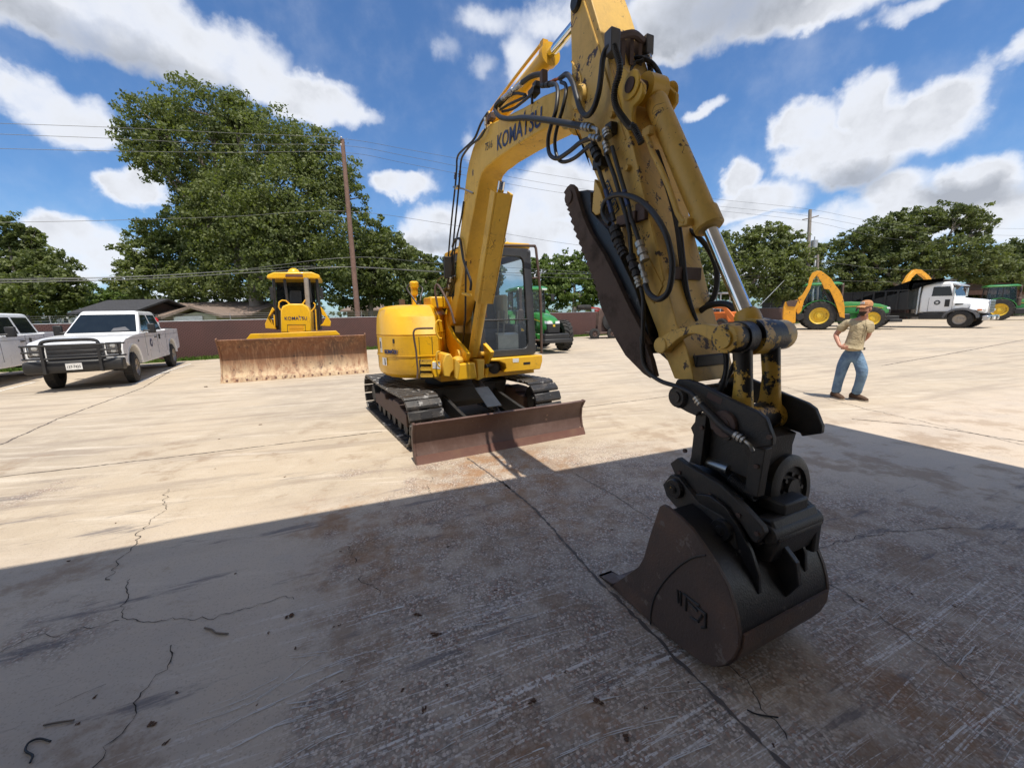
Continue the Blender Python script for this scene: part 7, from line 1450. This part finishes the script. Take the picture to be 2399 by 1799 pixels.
# ------------------------------------------------------------------ houses behind the fence
def house(label, x0, x1, yr, ye, Z, depth, wall, roofm, rz=None, gable=None, windows=()):
    a = at(x0, ye, Z); b2 = at(x1, ye, Z); r = at((x0 + x1) / 2, yr, Z + depth / 2); ang = math.atan2(b2.y - a.y, b2.x - a.x); L = math.hypot(b2.x - a.x, b2.y - a.y)
    he = a.z; hr = max(r.z, he + .5); t = thing('house', label, 'house', (a.x, a.y, 0), ang)
    q = MB(); q.box((.4, .4, 0), (L - .4, depth - .4, he)); q.prism([(.4, he), (depth - .4, he), (depth / 2, hr - .15)], .4, L - .4, 'x'); q.build('wall', wall, t)
    q = MB(); q.loft([[(-.1, -.2, he - .12), (-.1, depth / 2, hr), (-.1, depth + .2, he - .12), (-.1, depth + .2, he - .02), (-.1, depth / 2, hr + .12), (-.1, -.2, he)], [(L + .1, -.2, he - .12), (L + .1, depth / 2, hr), (L + .1, depth + .2, he - .12), (L + .1, depth + .2, he - .02), (L + .1, depth / 2, hr + .12), (L + .1, -.2, he)]]); q.build('roof', roofm, t, smooth=0)
    for wx in windows:
        q = MB(); q.box((wx * L, .33, he * .42), (wx * L + 1.1, .39, he * .86)); wn_ = q.build('window', 'decal_white', t); q = MB(); q.box((wx * L + .08, .31, he * .46), (wx * L + 1.02, .328, he * .82)); q.build('pane', 'glass_dark', wn_)
    if gable:
        gx0, gx1, gh = gable; q = MB(); g0_, g1_ = gx0 * L, gx1 * L; m_ = (g0_ + g1_) / 2
        q.prism([(g0_ + .4, 0), (g0_ + .4, he - .1), (m_, gh - .2), (g1_ - .4, he - .1), (g1_ - .4, 0)], -2.0, .5); q.build('gable_wall', 'siding', t)
        q = MB(); q.add([(g0_ - .3, -2.4, he - .25), (m_, -2.4, gh), (g1_ + .3, -2.4, he - .25), (g0_ - .3, 3, he - .25), (m_, 3, gh), (g1_ + .3, 3, he - .25), (g0_ - .3, -2.4, he - .1), (m_, -2.4, gh + .15), (g1_ + .3, -2.4, he - .1), (g0_ - .3, 3, he - .1), (m_, 3, gh + .15), (g1_ + .3, 3, he - .1)],
            [(0, 1, 7, 6), (1, 2, 8, 7), (6, 7, 10, 9), (7, 8, 11, 10), (0, 1, 4, 3), (1, 2, 5, 4), (0, 3, 9, 6), (2, 5, 11, 8)]); q.build('porch_roof', roofm, t, smooth=0)
        q = MB(); q.box((m_ - 1.4, -2.08, .6), (m_ + .4, -2.02, he * .95)); q.build('garage_window', 'lamp', t)
    return t
house('low ranch house with brown shingle roof and cream gable behind the fence', 300, 592, 713, 742, 26.5, 8, 'brick', 'shingle', None, (.55, .93, 2.5), (.12, .3))
house('charcoal roofed shed standing behind the white pickup', 168, 318, 708, 733, 25, 5, 'shed_wall', 'shingle_dark', None, None, ())
house('pale grey house with low roof between the brown pole and the excavator', 800, 890, 716, 728, 42, 6, 'brick', 'shingle', None, None, (.3,))
house('grey roofed house behind the grey utility pole', 1850, 1912, 668, 684, 46, 6, 'shed_wall', 'shingle_dark', None, None, ())
for (x0, x1, yt_, lab) in ((58, 132, 738, 'small white camper parked beyond the cropped pickup'), (138, 168, 737, 'white van top seen between the two pickups')):
    a = at(x0, yt_, 34); b2 = at(x1, yt_, 34); t = thing('camper', lab, 'camper', (a.x, a.y, 0)); q = MB(); q.box((0, 0, .4), (b2.x - a.x, 2.2, a.z)); q.build('body', 'white_paint', t, bevel=.12, seg=3); q = MB(); q.box((.3, -.01, a.z * .6), (b2.x - a.x - .4, -.004, a.z * .85)); q.build('window', 'glass_dark', t, smooth=0)
    for xx in (.5, b2.x - a.x - .5): wheel(t, (xx, .2, .35), .35, .2, 'rim_grey', side=-1)
# long open shed behind the dump truck
a = at(1960 * K, 640 * K, 48); b2 = at(2330 * K, 612 * K, 50); sh = thing('pole_barn', 'long dark open-fronted pole barn with rusty roof edge behind the dump truck', 'barn', (a.x, a.y, 0), math.atan2(b2.y - a.y, b2.x - a.x)); L = math.hypot(b2.x - a.x, b2.y - a.y); hh = 4.1
q = MB(); q.prism([(-.5, hh - .1), (9, hh + .3), (9, hh + .42), (-.5, hh + .02)], 0, L, 'x'); q.build('roof', 'shed_rust', sh, smooth=0)
q = MB(); q.box((0, 8.7, 0), (L, 8.9, hh + .25)); q.box((0, 0, 0), (.15, 8.9, hh + .1)); q.box((0, -.35, hh - .75), (L, -.30, hh - .13)); q.build('wall', 'shed_wall', sh, smooth=0)
for k in range(int(L / 5)): q = MB(); q.box((k * 5 + .3, 0, 0), (k * 5 + .5, .2, hh - .12)); q.build('post', 'shed_rust', sh)
q = MB(); q.box((0, -.36, hh - 1.35), (L, -.31, hh - .78)); q.build('rusty_fascia', 'shed_rust', sh)

# ------------------------------------------------------------------ the man
def skin(name, joints, edges, mat, parent, sub=2, root=0):
    me = bpy.data.meshes.new(name); me.from_pydata([j[0] for j in joints], edges, []); o = bpy.data.objects.new(name, me); COL.objects.link(o); o.parent = parent
    sk = o.modifiers.new('skin', 'SKIN'); sk.use_smooth_shade = True; sk.branch_smoothing = .6
    for i, j in enumerate(joints):
        v = me.skin_vertices[0].data[i]; v.radius = j[1] if isinstance(j[1], tuple) else (j[1], j[1]); v.use_root = (i == root)
    sb = o.modifiers.new('sub', 'SUBSURF'); sb.levels = sub; sb.render_levels = sub; me.materials.append(M[mat]); return o
mp = (ground(1985, 936) + ground(2030, 939)) / 2 + Vector((-.10, .10, 0))
# local frame: +x is image right, -y towards the viewer
rad = Vector((mp.x, mp.y, 0)).normalized(); man = thing('person', 'person in tan cap, khaki shirt and jeans standing with a hand on the hip', 'person', mp, math.atan2(rad.y, rad.x) - math.pi / 2)
HS = .985
S = lambda *p: tuple(c * HS for c in p)
# body skin: one continuous figure
J = [(S(0, 0, .92), .075), (S(.02, 0, 1.08), (.11, .08)), (S(.045, .0, 1.28), (.14, .09)), (S(.07, 0, 1.42), (.12, .09)), (S(.10, -.005, 1.50), .052), (S(.115, -.02, 1.56), .055),
     (S(-.12, .03, 1.41), .058), (S(-.27, .04, 1.17), .045), (S(-.185, -.13, .985), .030), (S(-.13, -.165, .965), .03),
     (S(.195, .05, 1.38), .055), (S(.185, .22, 1.15), .042), (S(.06, .22, .98), .032),
     (S(-.06, 0, .84), .06), (S(-.12, -.02, .50), .062), (S(-.16, .02, .10), .045), (S(.06, 0, .84), .06), (S(.16, -.08, .52), .062), (S(.10, .03, .12), .045)]
Ed = [(0, 1), (1, 2), (2, 3), (3, 4), (4, 5), (3, 6), (6, 7), (7, 8), (8, 9), (3, 10), (10, 11), (11, 12), (0, 13), (13, 14), (14, 15), (0, 16), (16, 17), (17, 18)]
bod = skin('body', J, Ed, 'skin', man)
q = MB(); hc = Vector(S(.10, -.035, 1.645)); turn = Matrix.Translation(hc) @ Matrix.Rotation(R(-38), 4, 'Z'); q.X = turn
rings = []
for z, rx, ry, oy in ((-.125, .03, .04, -.04), (-.105, .045, .058, -.035), (-.07, .062, .080, -.012), (-.03, .070, .092, 0), (.02, .074, .096, .004), (.06, .073, .094, .008), (.095, .058, .078, .012), (.115, .03, .04, .014)):
    rings.append([(rx * math.cos(2 * math.pi * k / 20), oy + ry * math.sin(2 * math.pi * k / 20), z) for k in range(20)])
q.loft(rings); q.loft([[(-.012, -.095, .015), (.012, -.095, .015), (.012, -.085, .02), (-.012, -.085, .02)], [(-.017, -.118, -.028), (.017, -.118, -.028), (.017, -.08, -.035), (-.017, -.08, -.035)]])
for s in (-1, 1): q.sphere((s * .076, .01, -.01), (.012, .02, .032), 10, 6)
q.build('head', 'skin', bod, smooth=60)
q = MB(); q.X = turn
rings = [[(r_ * .98 * math.cos(2 * math.pi * k / 20), oy + r_ * 1.18 * math.sin(2 * math.pi * k / 20), z) for k in range(20)] for z, r_, oy in ((.035, .083, .008), (.07, .084, .01), (.10, .076, .012), (.128, .055, .014), (.142, .02, .016))]
q.loft(rings); cap_ = q.build('cap', 'cap', man, smooth=60)
q = MB(); q.X = turn; q.loft([[(x * .075, -.085 + .02 * x * x, .045), (x * .075, -.085 + .02 * x * x, .052)] for x in (-1, -.5, 0, .5, 1)] , closed=False, caps=False)
vs = []; fs = []
for i, x in enumerate((-1, -.6, -.2, .2, .6, 1)):
    for j, (yy, zz_) in enumerate(((-.075, .045), (-.125, .035), (-.175 + .045 * x * x, .015))):
        vs += [(x * .078 * (1 - .08 * j), yy + .03 * x * x, zz_ - .012 * x * x), (x * .078 * (1 - .08 * j), yy + .03 * x * x, zz_ + .006 - .012 * x * x)]
for i in range(5):
    for j in range(2):
        a = (i * 3 + j) * 2; b_ = ((i + 1) * 3 + j) * 2; fs += [(a, a + 2, b_ + 2, b_), (a + 1, b_ + 1, b_ + 3, a + 3)]
    a = (i * 3 + 2) * 2; b_ = a + 6; fs.append((a, b_, b_ + 1, a + 1))
q.add(vs, fs); q.build('brim', 'cap', cap_, smooth=60)
q = MB(); q.X = turn; q.cbox((0, -.080, .09), (.07, .012, .04)); q.build('cap_patch', 'decal_white', cap_, bevel=.004)
q = MB(); q.X = turn
for s in (-1, 1): q.cbox((s * .034, -.098, .008), (.052, .014, .030)); q.cbox((s * .068, -.05, .012), (.008, .10, .010))
q.build('sunglasses', 'plastic', man, bevel=.004)
q = MB(); q.X = turn
q.loft([[(rx * math.cos(R(200 + 14 * k)), oy + ry * math.sin(R(200 + 14 * k)), z) for k in range(11)] + [(rx * .8 * math.cos(R(340 - 14 * k)), oy + ry * .8 * math.sin(R(340 - 14 * k)), z) for k in range(11)] for z, rx, ry, oy in ((-.128, .035, .05, -.035), (-.10, .050, .066, -.036), (-.075, .064, .086, -.013), (-.055, .070, .092, -.006))])
q.build('beard', 'hair', man, smooth=60)
q = MB(); q.X = turn; q.loft([[(rx * math.cos(R(-10 + 20 * k)), .01 + ry * math.sin(R(-10 + 20 * k)), z) for k in range(11)] for z, rx, ry in ((-.05, .070, .098), (.0, .078, .102), (.04, .08, .102))], closed=False, caps=False); q.build('hair', 'hair', man, smooth=60)
# shirt, jeans, belt, boots
JS = [(S(.0, 0, .86), (.12, .11)), (S(.0, 0, .95), (.165, .135)), (S(.02, 0, 1.10), (.168, .138)), (S(.045, 0, 1.27), (.192, .145)), (S(.065, 0, 1.40), (.150, .11)), (S(.09, 0, 1.475), (.075, .07)), (S(-.12, .03, 1.405), .082), (S(-.235, .04, 1.235), .078), (S(.19, .04, 1.375), .078), (S(.19, .15, 1.22), .072)]
skin('shirt', JS, [(0, 1), (1, 2), (2, 3), (3, 4), (4, 5), (4, 6), (6, 7), (4, 8), (8, 9)], 'shirt', man, root=2)
JJ = [(S(0, 0, 1.0), (.13, .11)), (S(-.005, 0, .87), (.168, .135)), (S(-.095, -.01, .74), .115), (S(-.125, -.025, .50), .086), (S(-.155, .0, .26), .076), (S(-.165, .02, .09), .080), (S(.105, -.015, .74), .115), (S(.17, -.09, .52), .088), (S(.145, -.03, .28), .076), (S(.115, .03, .10), .082)]
skin('jeans', JJ, [(0, 1), (1, 2), (2, 3), (3, 4), (4, 5), (1, 6), (6, 7), (7, 8), (8, 9)], 'jeans', man, root=1)
q = MB(); q.loft([[(.166 * math.cos(2 * math.pi * k / 24), .137 * math.sin(2 * math.pi * k / 24), z) for k in range(24)] for z in (.905, .94)], caps=False); q.build('belt', 'belt', man, smooth=60)
for (x, y, a_) in ((-.165, .02, -28), (.115, .04, 52)):
    q = MB(); q.X = Matrix.Translation((x, y, 0)) @ Matrix.Rotation(R(a_ + 62 if a_ < 0 else a_), 4, 'Z')
    rings = []
    for t_, w, h in ((-.09, .035, .09), (-.06, .046, .12), (0, .05, .115), (.08, .052, .085), (.15, .05, .065), (.20, .035, .045), (.215, .015, .03)): rings.append([(math.cos(a) * w * (1 if math.sin(a) > -.2 else 1.06), -t_, .018 + h * .5 + math.sin(a) * h * .5) for a in [2 * math.pi * k / 14 for k in range(14)]])
    q.loft(rings); bt = q.build('boot', 'boot', man, smooth=60)
    q = MB(); q.X = Matrix.Translation((x, y, 0)) @ Matrix.Rotation(R(a_ + 62 if a_ < 0 else a_), 4, 'Z'); q.loft([[(w, -t_, 0), (w, -t_, .025), (-w, -t_, .025), (-w, -t_, 0)] for t_, w in ((-.095, .03), (-.06, .05), (.05, .054), (.15, .052), (.205, .036), (.222, .012))]); q.build('sole', 'rim_grey', bt)
# hand on the hip: palm and five fingers
hp_ = Vector(S(-.125, -.165, .965))
q = MB(); q.sphere(hp_, (.040, .018, .036), 12, 8); hand = q.build('hand', 'skin', bod, smooth=60)
for k, (dz_, L_) in enumerate(((.026, .062), (.009, .068), (-.009, .064), (-.025, .052))):
    b0 = hp_ + Vector((.02, -.002, dz_)); q = MB(); q.tube([b0, b0 + Vector((L_ * .5, .004, -.006)), b0 + Vector((L_ * .95, .018, -.018))], [.0095, .009, .006], 8); q.build('finger', 'skin', hand, smooth=60)
q = MB(); q.tube([hp_ + Vector((-.02, .01, .03)), hp_ + Vector((-.01, .035, .05)), hp_ + Vector((.01, .06, .055))], [.011, .010, .007], 8); q.build('thumb', 'skin', hand, smooth=60)
q = MB(); q.tube(cr([S(.125, -.125, 1.44), S(.13, -.138, 1.28), S(.10, -.128, 1.10), S(.07, -.122, .97)], 4), .006, 6); q.build('placket', 'shirt', man)
for (x, z) in ((-.02, 1.30), (.19, 1.29)): q = MB(); q.cbox(S(x, -.125 if x < .1 else -.095, z), (.10, .02, .11), Matrix.Rotation(R(-12 if x < .1 else 25), 3, 'Z')); q.build('pocket', 'shirt', man, bevel=.008)

# ------------------------------------------------------------------ crumbs, stones and sticks on the slab
rc = random.Random(9)
def lump(r, seed):
    rr = random.Random(seed); q = MB()
    for b in range(7):
        cx, cy, rad_ = rr.uniform(-.75, .75), rr.uniform(-.75, .75), rr.uniform(.25, .62); rings = []
        for z, k in ((-.4, .6), (.1, 1), (.5, .6), (.7, .15)): rings.append([(cx + math.cos(2 * math.pi * i / 7) * rad_ * k * rr.uniform(.55, 1.35), cy + math.sin(2 * math.pi * i / 7) * rad_ * k * rr.uniform(.55, 1.3), z * rad_ * rr.uniform(.8, 1.2) + rad_ * .3) for i in range(7)])
        q.loft(rings)
    return q
protos = []
CL = [(1250, 1005, .030, 'L'), (1805, 995, .022, 'L'), (1885, 1080, .028, 'L'), (765, 1330, .013, 'L'), (412, 1350, .013, 'L'), (335, 1468, .013, 'L'), (660, 1465, .018, 'L'), (720, 1545, .014, 'L'), (1108, 1385, .008, 'L'), (1475, 1285, .010, 'L'), (1700, 1180, .010, 'L'), (1275, 1140, .010, 'L'), (1160, 1075, .012, 'L'), (1470, 722, .014, 'L'), (1935, 702, .016, 'L'), (1015, 818, .012, 'L'),
      (295, 765, .015, 'L'), (945, 238, .020, 'L'), (1125, 175, .028, 'L'), (1440, 1048, .010, 'L'), (1465, 1040, .010, 'L'), (2140, 890, .010, 'L'), (1830, 1410, .020, 'L'), (1740, 1320, .010, 'L'), (1930, 1300, .010, 'L'), (500, 600, .012, 'L'), (1230, 400, .014, 'L'), (930, 365, .014, 'L'), (890, 12, .06, 'L'),
      (85, 1372, .022, 'R'), (375, 1372, .024, 'R'), (495, 1530, .020, 'R'), (575, 1400, .012, 'R'), (1910, 960, .012, 'R'), (1725, 905, .012, 'R'), (1330, 905, .014, 'R'), (1510, 935, .012, 'R'), (230, 1245, .010, 'R'), (1850, 1115, .008, 'R'), (2150, 1290, .008, 'R'), (1755, 705, .008, 'R'), (430, 630, .014, 'R'), (330, 545, .010, 'R'), (1130, 1560, .01, 'R'), (760, 1290, .012, 'R')]
for i, (x, y, r, sd_) in enumerate(CL):
    g = ground(*(zl if sd_ == 'L' else zr)(x, y))
    if i < 5: o = lump(1.0, i).build('dirt_clod', 'clod', None, smooth=0); protos.append(o)
    else: o = protos[i % 5].copy(); COL.objects.link(o)
    o.location = (g.x, g.y, 0.001 + r * .1); o.scale = (r * rc.uniform(.6, 1.1), r * rc.uniform(.45, .8), r * .5); o.rotation_euler = (0, 0, rc.uniform(0, 6)); setp(o, 'small dry dirt clod lying on the stained concrete', 'dirt clod', 'dirt clods scattered over the slab')
def stick(name, label, pts, r, z_, cat):
    q = MB(); q.tube(cr([ground(*z_(*p), .004 + r) for p in pts], 4), r, 6); setp(q.build(name, 'bark' if cat == 'twig' else 'black_metal', None, smooth=60), label, cat)
stick('twig', 'crooked dark twig lying on the shaded slab left of centre', ((883, 1050), (915, 1058), (935, 1072), (985, 1076)), .005, zl, 'twig')
stick('wire_scrap', 'curved scrap of thin wire on the slab at bottom left', ((218, 1540), (170, 1528), (125, 1545), (110, 1580), (140, 1600), (130, 1632)), .004, zl, 'wire')
stick('wire_scrap', 'thin bent wire lying just right of the sealed joint under the bucket', ((1015, 1405), (1060, 1425), (1150, 1438)), .003, zr, 'wire')
stick('twig', 'short twig near the bottom left corner above the curved wire', ((188, 1470), (250, 1458), (320, 1448)), .004, zl, 'twig')
